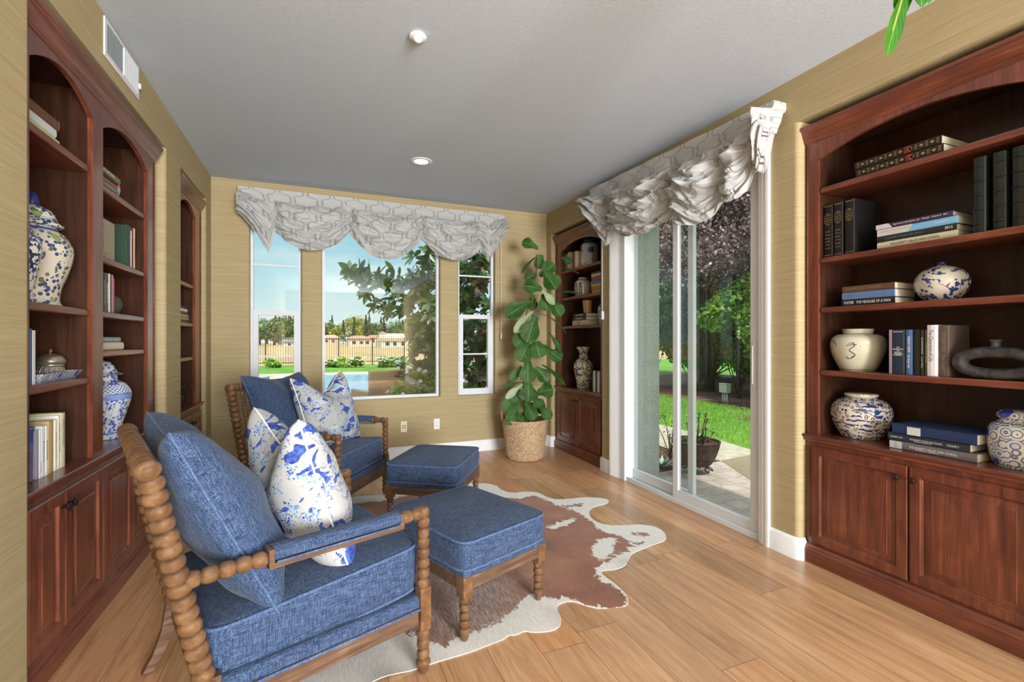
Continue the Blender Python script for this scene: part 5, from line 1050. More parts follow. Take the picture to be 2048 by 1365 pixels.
for th, h, col, lab, kw in ((0.052, 0.222, (170, 156, 132), 'tan patterned book behind the bookcase divider', {}), (0.050, 0.235, (112, 100, 84), 'taupe book nearest the divider on the middle shelf', {}), (0.035, 0.218, (150, 132, 100), 'ochre speckled book on the middle shelf', {}), (0.026, 0.216, (44, 58, 84), 'navy book with a pale stripe on the middle shelf', vt('MICHAEL POLLAN', INK_W, tw=0.6)), (0.048, 0.216, (92, 88, 80), 'grey brown book on the middle shelf', vt('PRESIDENTS', INK_W, tw=0.5)), (0.022, 0.218, (216, 204, 172), 'thin ivory book on the middle shelf', {}), (0.018, 0.217, (48, 50, 84), 'thin indigo book on the middle shelf', {}), (0.026, 0.216, (160, 124, 156), 'lilac paperback on the middle shelf', {}), (0.014, 0.200, (140, 74, 48), 'short rust coloured book, rightmost on the middle shelf', {})):
    book(lab, 'L', y+th/2, 1.5124, th-0.001, h, 0.16, col, inset=0.05, group='upright row on the middle left shelf', **kw); y += th
t = MB().lathe(curve_prof([(0.0001, 0), (0.022, 0.004), (0.040, 0.04), (0.042, 0.065), (0.030, 0.10), (0.0001, 0.118)]), 24).build('stone_egg', plain('dark_mossy_stone', rgb(58, 60, 52), 0.5, 0.4), None, smooth=True); t.location = (-1.12, 3.47, 1.5125); tag(t, 'dark mottled stone egg at the right end of the book row', 'ornament')
stack('L', 3.33, 1.305, [(0.044, 0.30, 0.15, (204, 192, 168), 'cream book lying flat under the grey one on the left shelf', 0.0), (0.030, 0.26, 0.15, (128, 130, 134), 'grey book with white title lying on the cream one', -0.025, vt('High School  Memories', INK_W, tw=0.8))], 'two books lying flat on the fourth left shelf')
jar('temple_jar', 'large blue and white temple jar with domed lid on the left counter', (-1.175, 3.475, 0.7835), [(0.092, 0), (0.096, 0.006), (0.094, 0.03), (0.104, 0.09), (0.130, 0.17), (0.146, 0.235), (0.144, 0.275), (0.118, 0.318), (0.082, 0.338), (0.076, 0.345), (0.076, 0.372)],
    [(0.076, 0.370), (0.098, 0.374), (0.100, 0.380), (0.078, 0.388), (0.066, 0.410), (0.048, 0.440), (0.020, 0.456), (0.0001, 0.458)], porcelain('porcelain_temple', 'floral', (204, 206, 208), (70, 92, 156), (92, 116, 180), 0.9, bands=((0.268, 0.318, (84, 104, 160), 'lat'), (0.232, 0.262, (120, 142, 196)), (0.262, 0.266, (50, 70, 140)), (0.012, 0.028, (130, 150, 190), 'key'))), lmat=porcelain('porcelain_temple_lid', 'floral', (204, 206, 208), (70, 92, 156), (92, 116, 180), 0.9), rs=0.94)
# ---- narrow left bookcase
stack('L', 4.86, 1.512, [(0.024, 0.27, 0.17, (84, 72, 58), 'dark book, bottom of the stack in the narrow left bookcase', 0.02), (0.026, 0.265, 0.17, (170, 150, 118), 'tan book, second from bottom in the narrow left bookcase', 0.018), (0.024, 0.25, 0.17, (186, 168, 136), 'beige book in the middle of the narrow bookcase stack', 0.008), (0.022, 0.24, 0.17, (96, 76, 54), 'brown book in the narrow left bookcase stack', 0.0), (0.028, 0.22, 0.17, (214, 212, 206), 'white book in the narrow left bookcase stack', -0.005), (0.024, 0.20, 0.17, (38, 40, 46), 'black book, top of the narrow left bookcase stack', -0.02)], 'stack in the narrow left bookcase')
t = thing('potted_fern', 'small dark green leafy plant on the counter of the narrow left bookcase', 'plant', (-1.15, 4.90, 0.7835))
MB().lathe(curve_prof([(0.05, 0), (0.055, 0.01), (0.068, 0.09), (0.07, 0.10), (0.062, 0.10)]), 24).build('pot', pc(52, 46, 44, 0.4, 0.4, 'dark_pot'), t, smooth=True)
rr = random.Random(4); fm = MB()
for k in range(34):
    az = rr.uniform(0, 6.28); L = rr.uniform(0.12, 0.20); up = rr.uniform(0.5, 1.3); pts = [Vector((0, 0, 0.09))+Vector((math.cos(az)*L*q, math.sin(az)*L*q, L*up*q*(1-0.55*q)*1.3)) for q in (0, .25, .5, .75, 1)]
    side = Vector((-math.sin(az), math.cos(az), 0))
    for i in range(4):
        for s_ in (-1, 1):
            w = 0.016*(1-0.5*abs(i-1.5)/2); a_, b_ = pts[i], pts[i+1]; c_ = (a_+b_)/2+side*s_*w+Vector((0, 0, 0.004)); fm.add([a_, c_, b_+side*s_*w*0.3, b_], [(0, 1, 2, 3)])
M_DLEAF = M('dark_green_leaf', rough=0.35, spec=0.5); M_DLEAF.color(M_DLEAF.ramp(M_DLEAF.noise(M_DLEAF.co(), 20, 3), [(0.3, rgb(34, 58, 34)), (0.7, rgb(84, 112, 70))]))
fm.build('foliage', M_DLEAF.m, t, fix=False)
# ================================================================ valances, cords, plants
from mathutils import noise as MN
def mat_valance():
    m = M('trellis_print_fabric', rough=0.85, spec=0.15, sheen=0.15)
    if True:
        uvn = m.n('UVMap'); sp = m.n('SeparateXYZ'); m.t.links.new(uvn.outputs[0], sp.inputs[0]); u, v = sp.outputs[0], sp.outputs[1]
    ku = 2*PI/0.25; kv = 2*PI/0.30
    cu = m.math('COSINE', m.math('MULTIPLY', u, ku)); cv = m.math('COSINE', m.math('MULTIPLY', v, kv))
    cu2 = m.math('COSINE', m.math('MULTIPLY', u, 3*ku)); cv2 = m.math('COSINE', m.math('MULTIPLY', v, 3*kv))
    f = m.math('ADD', m.math('ADD', cu, cv), m.math('MULTIPLY', m.math('SUBTRACT', cu2, cv2), 0.28))
    l1 = m.math('LESS_THAN', m.math('ABSOLUTE', m.math('SUBTRACT', f, 0.17)), 0.065); l2 = m.math('LESS_THAN', m.math('ABSOLUTE', m.math('ADD', f, 0.17)), 0.065)
    base = m.ramp(m.noise(m.co((250, 250, 250)), 1, 2), [(0.3, rgb(184, 184, 183)), (0.7, rgb(200, 200, 199))])
    m.color(m.mix(m.math('MAXIMUM', l1, l2), base, rgb(96, 92, 90)))
    # daylight glows through the cloth
    t = m.t; out = [n for n in t.nodes if n.type == 'OUTPUT_MATERIAL'][0]; tr = m.n('BsdfTranslucent'); tr.inputs[0].default_value = rgb(214, 210, 202); mx = m.n('MixShader'); mx.inputs[0].default_value = 0.22
    t.links.new(m.b.outputs[0], mx.inputs[1]); t.links.new(tr.outputs[0], mx.inputs[2]); t.links.new(mx.outputs[0], out.inputs[0])
    return m.m
M_VAL = mat_valance()
def valance(label, L, ztop0, ztop1, cusps, sags, tails, mapf, seed, messy=1.0, end_drop=0.0, hang=0.0):
    """s runs 0..L along the rail. cusps: [(s,z)] gather bottoms; sags: drop of each swag; tails: ((z_outer,s_low,z_low),(...)); mapf(s,d,z)->world"""
    N, Mv = 300, 96; so = Vector((seed*3.1, seed*1.7, 0))
    def ztop(s): return ztop0+(ztop1-ztop0)*s/L
    def zb(s):
        if s <= cusps[0][0]:
            zo, sl, zl = tails[0]
            if s < sl: t = s/sl; return zo+(zl-zo)*t**1.3
            t = (s-sl)/max(1e-6, cusps[0][0]-sl); return zl+(cusps[0][1]-zl)*t
        if s >= cusps[-1][0]:
            zo, sl, zl = tails[1]
            if s > sl: t = (L-s)/(L-sl); return zo+(zl-zo)*t**1.3
            t = (sl-s)/max(1e-6, sl-cusps[-1][0]); return zl+(cusps[-1][1]-zl)*t
        for (a, za), (b, zb_), sg in zip(cusps, cusps[1:], sags):
            if s <= b: t = (s-a)/(b-a); return za+(zb_-za)*t-sg*(1-abs(2*t-1)**2.2)**0.9
    def P_(i, j):
        s = L*i/N; w = j/Mv; zt = ztop(s); z0 = zb(s); g = 1e9; gi = None
        for a, _ in cusps:
            if abs(s-a) < g: g = abs(s-a); gi = a
        pin = math.exp(-(g/0.055)**2)*sstep(0.10, 0.30, w); near = math.exp(-(g/0.16)**2)
        n1 = MN.noise(Vector((s*5, w*4, 0))+so); n2 = MN.noise(Vector((s*13, w*9, 2))+so); n3 = MN.noise(Vector((s*3, w*2.2, 7))+so)
        z = zt-(zt-z0)*w; body = sstep(0.14, 0.42, w)
        d = 0.012+0.115*math.sin(PI*min(1, w*0.93))**0.8*(1-0.55*near)*body
        ph = 2*PI*(4.6*w**1.15+1.0*n3*messy)
        fold = math.sin(ph)+0.35*math.sin(2.3*ph+3*n1)
        d += 0.025*fold*body*(0.75+0.7*n1*messy)
        d += (0.020*math.sin((s-gi)/(0.010+0.055*w))*near*body)
        c1_ = max(0, 1-abs(MN.noise(Vector((s*3.2+w*2, w*9-s*2, 11))+so))*3.4)**2; c2_ = max(0, 1-abs(MN.noise(Vector((s*7-w*6, w*6+s*4, 23))+so))*3.4)**2
        d += 0.010*n2*body*messy+0.026*n1*body*messy+(0.020*c1_+0.014*c2_)*body
        d -= 0.055*pin*(1-0.4*w)
        z += (0.014*n2+0.02*n1*messy)*body*(1-0.5*w)
        if w < 0.14: d = 0.012+0.004*math.sin(s*14)
        s2 = s+0.020*math.sin(ph*0.5+4*n1)*near*body*messy*0.6+(gi-s)*0.25*math.exp(-(g/0.10)**2)*body*(1-w)
        if i in (0, N): s2 = s
        return s2, max(0.004, d), z
    vs = []; uv = []; fs = []
    for j in range(Mv+1):
        for i in range(N+1):
            s2, d, z = P_(i, j); vs.append(mapf(s2, d, z)); w = j/Mv; s = L*i/N; uv.append((s+0.03*MN.noise(Vector((s*4, w*4, 5))+so), w*0.95))
    for j in range(Mv):
        for i in range(N): a = j*(N+1)+i; fs.append((a, a+1, a+N+2, a+N+1))
    # returns to the wall at both ends and the underside turned back inside
    base = len(vs)
    for e, i in ((0, 0), (1, N)):
        b0 = len(vs)
        for j in range(Mv+1):
            s2, d, z = P_(i, j)
            for k in range(5): vs.append(mapf(s2, d-(d+0.105*(1-0.9*j/Mv))*k/4, z)); uv.append((-0.12*k/4+(L if e else 0), j/Mv*0.95))
        for j in range(Mv):
            for k in range(4): a = b0+j*5+k; fs.append((a, a+1, a+6, a+5))
    b0 = len(vs)
    for i in range(N+1):
        s2, d, z = P_(i, Mv)
        for k in range(4): t = k/3; vs.append(mapf(s2, d*(1-t)-0.02*t, z+0.012*t+0.05*t*t)); uv.append((L*i/N, 0.95+0.06*t))
    for i in range(N):
        for k in range(3): a = b0+i*4+k; fs.append((a, a+1, a+5, a+4))
    mb = MB(); mb.add(vs, fs); o = mb.build('drape', M_VAL, None, smooth=True, fix=False); mb.uvmap(o, uv); return o
def add_valance(label, **kw):
    t = thing('valance', label, 'valance', kw.pop('loc'), 0, 'trellis print valances'); o = valance(label, **kw); o.parent = t; o.matrix_parent_inverse = Matrix.Translation(t.location).inverted()
    return t
t = add_valance('gathered white valance with grey trellis print over the three back windows', loc=(0.69, 5.40, 2.9), L=2.857, ztop0=2.905, ztop1=2.902,
    cusps=[(0.335, 2.47), (1.056, 2.535), (1.833, 2.525), (2.535, 2.46)], sags=[0.20, 0.275, 0.20], tails=((2.62, 0.285, 2.25), (2.64, 2.640, 2.29)), mapf=lambda s, d, z: (-0.742+s, 5.395-d, z), seed=2, messy=1.15)
MB().box(-0.735-0.69, 2.108-0.69, 0.002, 0.10, -0.012, 0.0).build('mounting_board', M_TRIM, t)
t = add_valance('gathered white valance with grey trellis print over the sliding glass door', loc=(2.65, 3.17, 2.9), L=2.16, ztop0=2.945, ztop1=2.868,
    cusps=[(0.40, 2.46), (1.25, 2.385), (1.77, 2.36), (2.02, 2.50)], sags=[0.14, 0.15, 0.12], tails=((2.66, 0.34, 2.275), (2.66, 2.08, 2.42)), mapf=lambda s, d, z: (2.650-d*1.15, 4.265-s, z), seed=5, messy=1.35)
MB().box(0.002, 0.10, 2.12-3.17, 4.25-3.17, -0.075, -0.060).build('mounting_board', M_TRIM, t)
def cord(label, x0, y0, z0, z1, ax):
    t = thing('shade_cord', label, 'shade cord', (x0, y0, z1))
    MB().tube([(0, 0, z0-z1), (0.001, 0, 0.03)], 0.0022, 6).build('cord', M_TRIM, t); MB().lathe(curve_prof([(0.004, 0.045), (0.009, 0.035), (0.010, -0.02), (0.007, -0.034), (0.0001, -0.036)]), 16).build('tassel', M_TRIM, t, smooth=True)
    return t
cord('thin white shade cord with plastic tassel hanging right of the back windows', 2.098, 5.455, 2.72, 1.41, 'x')
t = thing('bead_chain', 'white bead chain and wall tensioner beside the sliding door casing', 'shade cord', (XR-0.012, 4.175, 1.63))
for dy in (-0.006, 0.006): MB().beads((-0.006, dy, 0.0), (-0.006, dy, 1.0), 110, 0.0028, seg=6, rings=3).build('chain', M_TRIM, t)
MB().box(-0.014, 0.012, -0.018, 0.018, -0.055, 0.035).build('tensioner', M_VINYL, t, bevel=0.008)
# ---------------------------------------------------------------- leaves
def mat_leaf(name, dark, mid, vein=None, rough=0.3, trans=0.2):
    m = M(name, rough=rough, spec=0.5); uvn = m.n('UVMap'); sp = m.n('SeparateXYZ'); m.t.links.new(uvn.outputs[0], sp.inputs[0]); u, v = sp.outputs[0], sp.outputs[1]
    c = m.ramp(m.noise(m.co(), 8, 3), [(0.35, dark), (0.65, mid)])
    if vein:
        mid_ = m.math('LESS_THAN', m.math('ABSOLUTE', u), 0.045)
        sv = m.math('FRACT', m.math('SUBTRACT', m.math('MULTIPLY', v, 7.0), m.math('MULTIPLY', m.math('ABSOLUTE', u), 2.2))); side = m.math('LESS_THAN', sv, 0.10)
        c = m.mix(m.math('MAXIMUM', mid_, m.math('MULTIPLY', side, 0.45)), c, vein); m.bump(m.math('MAXIMUM', mid_, side), -0.3, 0.004)
    m.color(c); t = m.t; out = [n for n in t.nodes if n.type == 'OUTPUT_MATERIAL'][0]; tr = m.n('BsdfTranslucent'); tr.inputs[0].default_value = tone(mid, 1.3); mx = m.n('MixShader'); mx.inputs[0].default_value = trans
    t.links.new(m.b.outputs[0], mx.inputs[1]); t.links.new(tr.outputs[0], mx.inputs[2]); t.links.new(mx.outputs[0], out.inputs[0]); return m.m
M_FIG = mat_leaf('fig_leaf', rgb(34, 66, 28), rgb(66, 106, 50), rgb(104, 140, 78), 0.28)
M_FIGU = mat_leaf('fig_leaf_underside', rgb(128, 150, 110), rgb(170, 188, 150), rgb(190, 204, 168), 0.5)
def fid(t):
    if t > 0.64: return math.sqrt(max(0.0, 1-((t-0.64)/0.36)**2))
    return sstep(-0.05, 0.10, t)*(0.40+0.60*sstep(0.18, 0.64, t))
def leaf_fiddle(mb, uv, base, tip, width, normal, cup=0.18, droop=0.15, wave=0.10, nu=6, nv=14, prof=None):
    base, tip, nrm = Vector(base), Vector(tip), Vector(normal).normalized(); ax = tip-base; L = ax.length; ax.normalize(); side = ax.cross(nrm).normalized(); nrm = side.cross(ax).normalized()
    n0 = len(mb.v); vs = []; fs = []; k = random.Random(int(1e4*(base.x+tip.z*3))).uniform(0, 6.28)
    for j in range(nv+1):
        t = j/nv; w = width/2*fid(t) if prof is None else width/2*prof(t)
        if j in (0,): w = 0.002
        if j == nv: w = width*0.02
        for i in range(nu+1):
            q = -1+2*i/nu
            vs.append(base+ax*(L*t)+side*(w*q)+nrm*(cup*width*0.5*q*q*math.sin(PI*t)+wave*0.5*width*math.sin(9*t+k+q*2)*abs(q)*math.sin(PI*t)*0.5)-Vector((0, 0, 1))*(droop*L*math.sin(PI*t)*-0.5 if False else -droop*L*(t-t*t)))
            uv.append((q, t))
    for j in range(nv):
        for i in range(nu): a = j*(nu+1)+i; fs.append((a, a+1, a+nu+2, a+nu+1))
    mb.add(vs, fs)
PB = Vector((2.22, 5.00, 0.0))         # centre of the basket
t = thing('woven_basket', 'tall round woven seagrass basket with two rope handles holding the leafy plant', 'basket', tuple(PB))
def mat_weave():
    m = M('woven_seagrass', rough=0.85, spec=0.15); x, y, z = m.sepxyz(m.co()); a = m.math('MULTIPLY', m.math('ARCTAN2', y, x), 1.0)
    row_ = m.math('FLOOR', m.math('MULTIPLY', z, 78.0)); col_ = m.math('ADD', m.math('MULTIPLY', a, 15.0), m.math('MULTIPLY', row_, 0.5)); wn = m.n('TexWhiteNoise', noise_dimensions='2D'); m.t.links.new(m.comb(m.math('FLOOR', col_), row_, 0.0), wn.inputs['Vector'])
    fz = m.math('FRACT', m.math('MULTIPLY', z, 78.0)); fa = m.math('FRACT', col_); hz = m.math('SINE', m.math('MULTIPLY', fz, PI)); ha = m.math('SINE', m.math('MULTIPLY', fa, PI)); h = m.math('MULTIPLY', hz, ha)
    big = m.noise(m.co(), 7, 3); tcol = m.math('ADD', m.math('MULTIPLY', wn.outputs[0], 0.6), m.math('MULTIPLY', big, 0.4))
    c = m.ramp(tcol, [(0.2, rgb(196, 162, 126)), (0.5, rgb(222, 190, 152)), (0.8, rgb(238, 214, 180))]); c = m.mix(m.ramp(h, [(0.1, BW(0.75)), (0.4, BW(0))]), c, rgb(150, 112, 78)); m.color(c); return m.bump(h, 0.8, 0.012).m
M_WEAVE = mat_weave()
pr = []
for k in range(61):
    z = 0.005+0.44*k/60; r = 0.218+0.046*(z/0.45)**0.9-0.012*math.exp(-(z/0.02)**2); pr.append((r+0.0035*abs(math.sin(z*78*PI)), z))
pr += [(0.266, 0.452), (0.254, 0.455), (0.250, 0.445), (0.240, 0.30), (0.205, 0.03), (0.0001, 0.03)]
MB().lathe([(0.0001, 0.0)]+pr, 72).build('basket_body', M_WEAVE, t, smooth=60)
for s_ in (-1, 1):
    pts = [(s_*0.262, -0.055, 0.435), (s_*0.266, -0.052, 0.48), (s_*0.270, -0.025, 0.515), (s_*0.272, 0.0, 0.523), (s_*0.270, 0.025, 0.515), (s_*0.266, 0.052, 0.48), (s_*0.262, 0.055, 0.435)]
    a = math.radians(-22); pts = [(x*math.cos(a)-y*math.sin(a), x*math.sin(a)+y*math.cos(a), z) for x, y, z in pts]; MB().tube(pts, 0.012, 10).build('handle', M_WEAVE, t, smooth=True)
t = thing('fiddle_leaf_fig', 'tall fiddle leaf fig with big glossy green leaves growing from the woven basket', 'plant', tuple(PB+Vector((0, 0, 0.36))))
soil = M('potting_soil', rough=0.95); soil.color(soil.ramp(soil.noise(soil.co(), 60, 4), [(0.4, rgb(36, 28, 22)), (0.6, rgb(70, 54, 42))]))
MB().lathe([(0.0001, -0.10), (0.20, -0.10), (0.228, 0.0), (0.10, 0.02), (0.0001, 0.025)], 32).build('soil', soil.m, t, smooth=True)
CR = Vector((math.cos(math.radians(22.36)), -math.sin(math.radians(22.36)), 0)); CF = Vector((math.sin(math.radians(22.36)), math.cos(math.radians(22.36)), 0))
DEPTH = PB.dot(CF)
def at(ax, z, dd=0.0):
    """ax metres to the right of the stem, z height, dd metres behind it; local to the plant"""
    return CR*ax+CF*dd+Vector((0, 0, z-0.36))
def stem(pts, r0, r1): 
    n = len(pts); MB().tube([at(*p) for p in pts], [r0+(r1-r0)*i/(n-1) for i in range(n)], 8).build('stem', pc(84, 70, 52, 0.7, 0.3, 'fig_bark'), t, smooth=True)
stem([(0.02, 0.36), (0.03, 0.75), (0.015, 1.15, .01), (0.06, 1.4), (0.09, 1.68), (0.075, 1.9), (0.13, 2.12), (0.135, 2.36)], 0.013, 0.005)
stem([(0.04, 0.37, .03), (0.06, 0.8, .04), (0.06, 1.2, .03), (0.03, 1.45, .02), (0.015, 1.66, 0.01), (0.05, 1.85, 0), (0.10, 2.1, -.01)], 0.010, 0.004)
stem([(0.0, 0.37, .02), (-0.02, 0.8, .03), (0.0, 1.15, .03), (0.08, 1.5, .02), (0.11, 1.75, 0.02), (0.15, 1.9, 0.02)], 0.008, 0.004)
LV = [((.155,2.42,0),(-.04,2.49,-.05),.13,0,.25),((.19,2.36,0),(-.045,2.12,-.10),.085,1,.3),((.20,2.36,0.03),(.145,2.19,.02),.12,0,.2),((.165,2.10,0),(.345,2.24,-.03),.16,0,.25),((.14,2.13,0),(.0,2.05,-.05),.11,0,.2),
 ((.22,2.15,-.06),(.35,1.94,-.12),.20,0,.12),((.20,1.94,-.05),(-.02,1.98,-.12),.16,0,.15),((.35,2.20,-.03),(.62,2.11,-.14),.06,2,.2),((.42,2.32,-.02),(.53,2.24,-.08),.09,0,.15),((.19,1.94,-.06),(.33,1.765,-.10),.08,3,.1),((.21,1.90,0),(.255,1.70,-.05),.16,0,.1),
 ((.34,1.90,0),(.60,1.885,-.16),.12,2,.15),((.31,1.84,.02),(.415,1.635,-.02),.15,0,.1),((.08,1.81,-.05),(-.225,1.62,-.12),.18,0,.12),((.10,1.70,-.02),(-.13,1.445,-.08),.09,3,.1),((.125,1.645,-.10),(.015,1.335,-.14),.20,0,.10),((.17,1.66,0),(.475,1.43,-.12),.035,2,.5),
 ((.27,1.46,0),(.405,1.22,-.08),.07,2,.2),((.045,1.47,-.02),(-.115,1.285,-.06),.16,0,.1),((.12,1.35,-.05),(.165,1.16,-.12),.25,0,.15),((.05,1.33,-.07),(-.065,1.115,-.12),.19,0,.1),((.26,1.245,0),(.415,1.13,-.06),.15,0,.2),((.03,1.13,-.08),(.03,.87,-.14),.18,0,.1),
 ((-.04,1.06,0),(-.17,.895,-.05),.10,0,.1),((.19,1.08,.02),(.46,.835,-.10),.085,2,.2),((.12,1.05,.03),(.265,.885,0),.15,0,.1),((-.015,.875,-.04),(-.29,.805,-.12),.08,2,.15),((-.015,.855,-.06),(-.225,.695,-.12),.075,3,.1),((.04,.875,-.12),(.03,.67,-.19),.20,0,.1),
 ((.135,.75,-.05),(.32,.80,-.10),.18,0,.15),((-.06,.745,-.05),(-.25,.57,-.14),.13,0,.1),((-.06,.64,-.10),(-.20,.415,-.22),.12,0,.1),((.11,.70,-.05),(.17,.60,-.12),.13,0,.1),((.0,.66,-.06),(.10,.46,-.16),.14,0,.1),((.15,.60,0),(.30,.46,-.08),.12,0,.1),((-.07,.80,-.06),(-.12,.64,-.12),.13,0,.1),
 ((.05,.60,.04),(.25,.55,.10),.15,0,.1),((.02,.55,-.05),(-.05,.43,-.16),.12,0,.1),((.10,1.9,.03),(.08,1.72,.10),.12,0,.1),((.22,2.2,.05),(.30,2.05,.12),.12,0,.1)]
green = MB(); pale = MB(); ug, up = [], []
for b, e, w, kind, dr in LV:
    B, E = at(b[0]-.0, b[1], b[2]), at(e[0], e[1], e[2]); mbx, uvx = (pale, up) if kind in (3,) else (green, ug)
    nrm = (-CF+Vector((0, 0, 0.35))) if kind in (0, 3) else (CR*0.6*(1 if e[0] > b[0] else -1)-CF*0.5+Vector((0, 0, 1.2))) if kind == 1 else (Vector((0, 0, 1))-CF*0.28)
    leaf_fiddle(mbx, uvx, B, E, w*1.12, nrm, cup=0.2, droop=dr)
o = green.build('foliage', M_FIG, t, smooth=True, fix=False); green.uvmap(o, ug)
o = pale.build('foliage', M_FIGU, t, smooth=True, fix=False); pale.uvmap(o, up)
# ---------------------------------------------------------------- trailing plant hung from the ceiling, close to the viewer
t = thing('hanging_plant', 'bright green leafy sprig hanging into the frame at the top right', 'plant', (1.405, 0.718, 2.98))
MB().tube([(0, 0, 0.07), (0, 0, -0.30)], 0.002, 6).build('cord', INK_K, t)
MB().lathe(curve_prof([(0.05, -0.46), (0.085, -0.44), (0.10, -0.36), (0.095, -0.30), (0.085, -0.30)]), 32).build('hanging_pot', pc(190, 186, 176, 0.5, 0.4, 'ceramic_pot'), t, smooth=True)
gl = MB(); ul = []
M_BR = mat_leaf('bright_leaf', rgb(34, 84, 12), rgb(58, 120, 24), rgb(96, 150, 56), 0.35, 0.35)
def dn(a, z, d=0): return CR*a+CF*d+Vector((0, 0, z))
for b, e, w, nn in ((dn(0.02, -.30), dn(-.02, -.80, -.04), .115, 0), (dn(.02, -.36, -.02), dn(-.070, -.83, -.03), .08, .3), (dn(.04, -.40), dn(.035, -.76, .0), .08, -.2), (dn(-.02, -.40, .02), dn(-.085, -.70, .02), .06, .2), (dn(-.035, -.70, -.03), dn(-.105, -.92, -.04), .05, .4)): leaf_fiddle(gl, ul, b, e, w, -CF+CR*nn+Vector((0, 0, .2)), droop=0.03)
MB().tube([dn(0, -.32), dn(-.02, -.55, -.02), dn(-.05, -.74, -.03), dn(-.092, -.86, -.04)], 0.003, 6).build('stem', pc(120, 130, 60, 0.6, 0.3, 'green_stem'), t, smooth=True)
o = gl.build('foliage', M_BR, t, smooth=True, fix=False); gl.uvmap(o, ul)
# ================================================================ outdoors
def cloud_mat(name, cols, rough=0.5, trans=0.3):
    m = M(name, rough=rough, spec=0.35); a = m.n('Attribute', attribute_name='rnd').outputs['Fac']; n = len(cols)
    c = m.ramp(a, [(i/(n-1), rgb(*cols[i])) for i in range(n)]); m.color(c)
    t = m.t; out = [q for q in t.nodes if q.type == 'OUTPUT_MATERIAL'][0]; tr = m.n('BsdfTranslucent'); t.links.new(c, tr.inputs[0]); mx = m.n('MixShader'); mx.inputs[0].default_value = trans
    t.links.new(m.b.outputs[0], mx.inputs[1]); t.links.new(tr.outputs[0], mx.inputs[2]); t.links.new(mx.outputs[0], out.inputs[0]); return m.m
def cloud(name, C, size, mat, parent, aspect=0.5, up=0.4, jitter=0.35, seed=0, dirs=None):
    """many small folded leaves as one foliage mesh; C: (n,3) centres"""
    r = np.random.RandomState(seed+1); C = np.asarray(C, dtype=np.float64); n = len(C)
    d = r.normal(size=(n, 3)) if dirs is None else np.asarray(dirs)+0.4*r.normal(size=(n, 3)); d[:, 2] -= 0.15; d /= np.linalg.norm(d, axis=1)[:, None]
    nn = r.normal(size=(n, 3)); nn[:, 2] = np.abs(nn[:, 2])+up; s = np.cross(d, nn); s /= np.linalg.norm(s, axis=1)[:, None]+1e-9; nn = np.cross(s, d)
    L = size*(1+jitter*(r.rand(n)*2-1)); Lc = L[:, None]
    v0 = C-d*Lc*0.5; v2 = C+d*Lc*0.5; v1 = C+s*Lc*aspect*0.5+nn*Lc*0.08; v3 = C-s*Lc*aspect*0.5+nn*Lc*0.08
    V = np.stack([v0, v1, v2, v3], 1).reshape(-1, 3); me = bpy.data.meshes.new(name)
    me.vertices.add(4*n); me.vertices.foreach_set('co', V.ravel()); me.loops.add(4*n); me.loops.foreach_set('vertex_index', np.arange(4*n, dtype=np.int32))
    me.polygons.add(n); me.polygons.foreach_set('loop_start', np.arange(0, 4*n, 4, dtype=np.int32)); me.update(calc_edges=True)
    at_ = me.attributes.new('rnd', 'FLOAT', 'POINT'); at_.data.foreach_set('value', np.repeat(r.rand(n), 4).astype(np.float32))
    return link(name, me, mat, parent)
def blob(n, c, rad, seed, shell=0.5, lumps=14, lump_r=0.35):
    """points scattered over lumpy clusters filling an ellipsoid"""
    r = np.random.RandomState(seed); k = lumps; cc = r.normal(size=(k, 3)); cc /= np.linalg.norm(cc, axis=1)[:, None]; cc *= (r.rand(k, 1)**0.5)*0.78
    idx = r.randint(0, k, n); p = r.normal(size=(n, 3)); p /= np.linalg.norm(p, axis=1)[:, None]; p *= (shell+(1-shell)*r.rand(n, 1))*lump_r*(0.7+0.6*r.rand(k)[idx][:, None])
    return (cc[idx]+p)*np.array(rad)+np.array(c)
def bark(name, a, b):
    m = M(name, rough=0.9, spec=0.1); n_ = m.noise(m.co((6, 6, 1.2)), 5, 5, 0.7); m.color(m.ramp(n_, [(0.35, a), (0.65, b)])); return m.bump(n_, 0.7, 0.03).m
M_BARK = bark('tree_bark', rgb(70, 62, 54), rgb(132, 122, 108)); M_BARK2 = bark('pale_bark', rgb(120, 114, 104), rgb(176, 170, 158))
GZ = -0.08
def ground(name, poly, z, mat, th=0.05): return struct(MB().prism(poly, z-th, z).build(name, mat))
def gmat(name, cols, sc=12, rough=0.95, bump=0.4, extra=None):
    m = M(name, rough=rough, spec=0.15); a = m.noise(m.co(), sc, 5, 0.7); b = m.noise(m.co(), 0.6, 3)
    m.color(m.ramp(m.math('ADD', m.math('MULTIPLY', a, 0.7), m.math('MULTIPLY', b, 0.3)), [(0.36+0.28*i/(len(cols)-1), rgb(*c)) for i, c in enumerate(cols)])); return m.bump(a, bump, 0.02).m
M_LAWN = gmat('lawn_turf', [(56, 94, 32), (88, 130, 48), (120, 158, 68)], 30)
M_CONC = gmat('pale_concrete', [(150, 141, 122), (166, 157, 138), (180, 172, 154)], 8, bump=0.1)
M_MULCH = gmat('bark_mulch', [(46, 34, 28), (92, 70, 58), (150, 122, 104)], 26, bump=1.0)
M_DRY = gmat('dry_grass_field', [(142, 118, 80), (168, 144, 104), (184, 162, 124)], 0.25, bump=0.0)
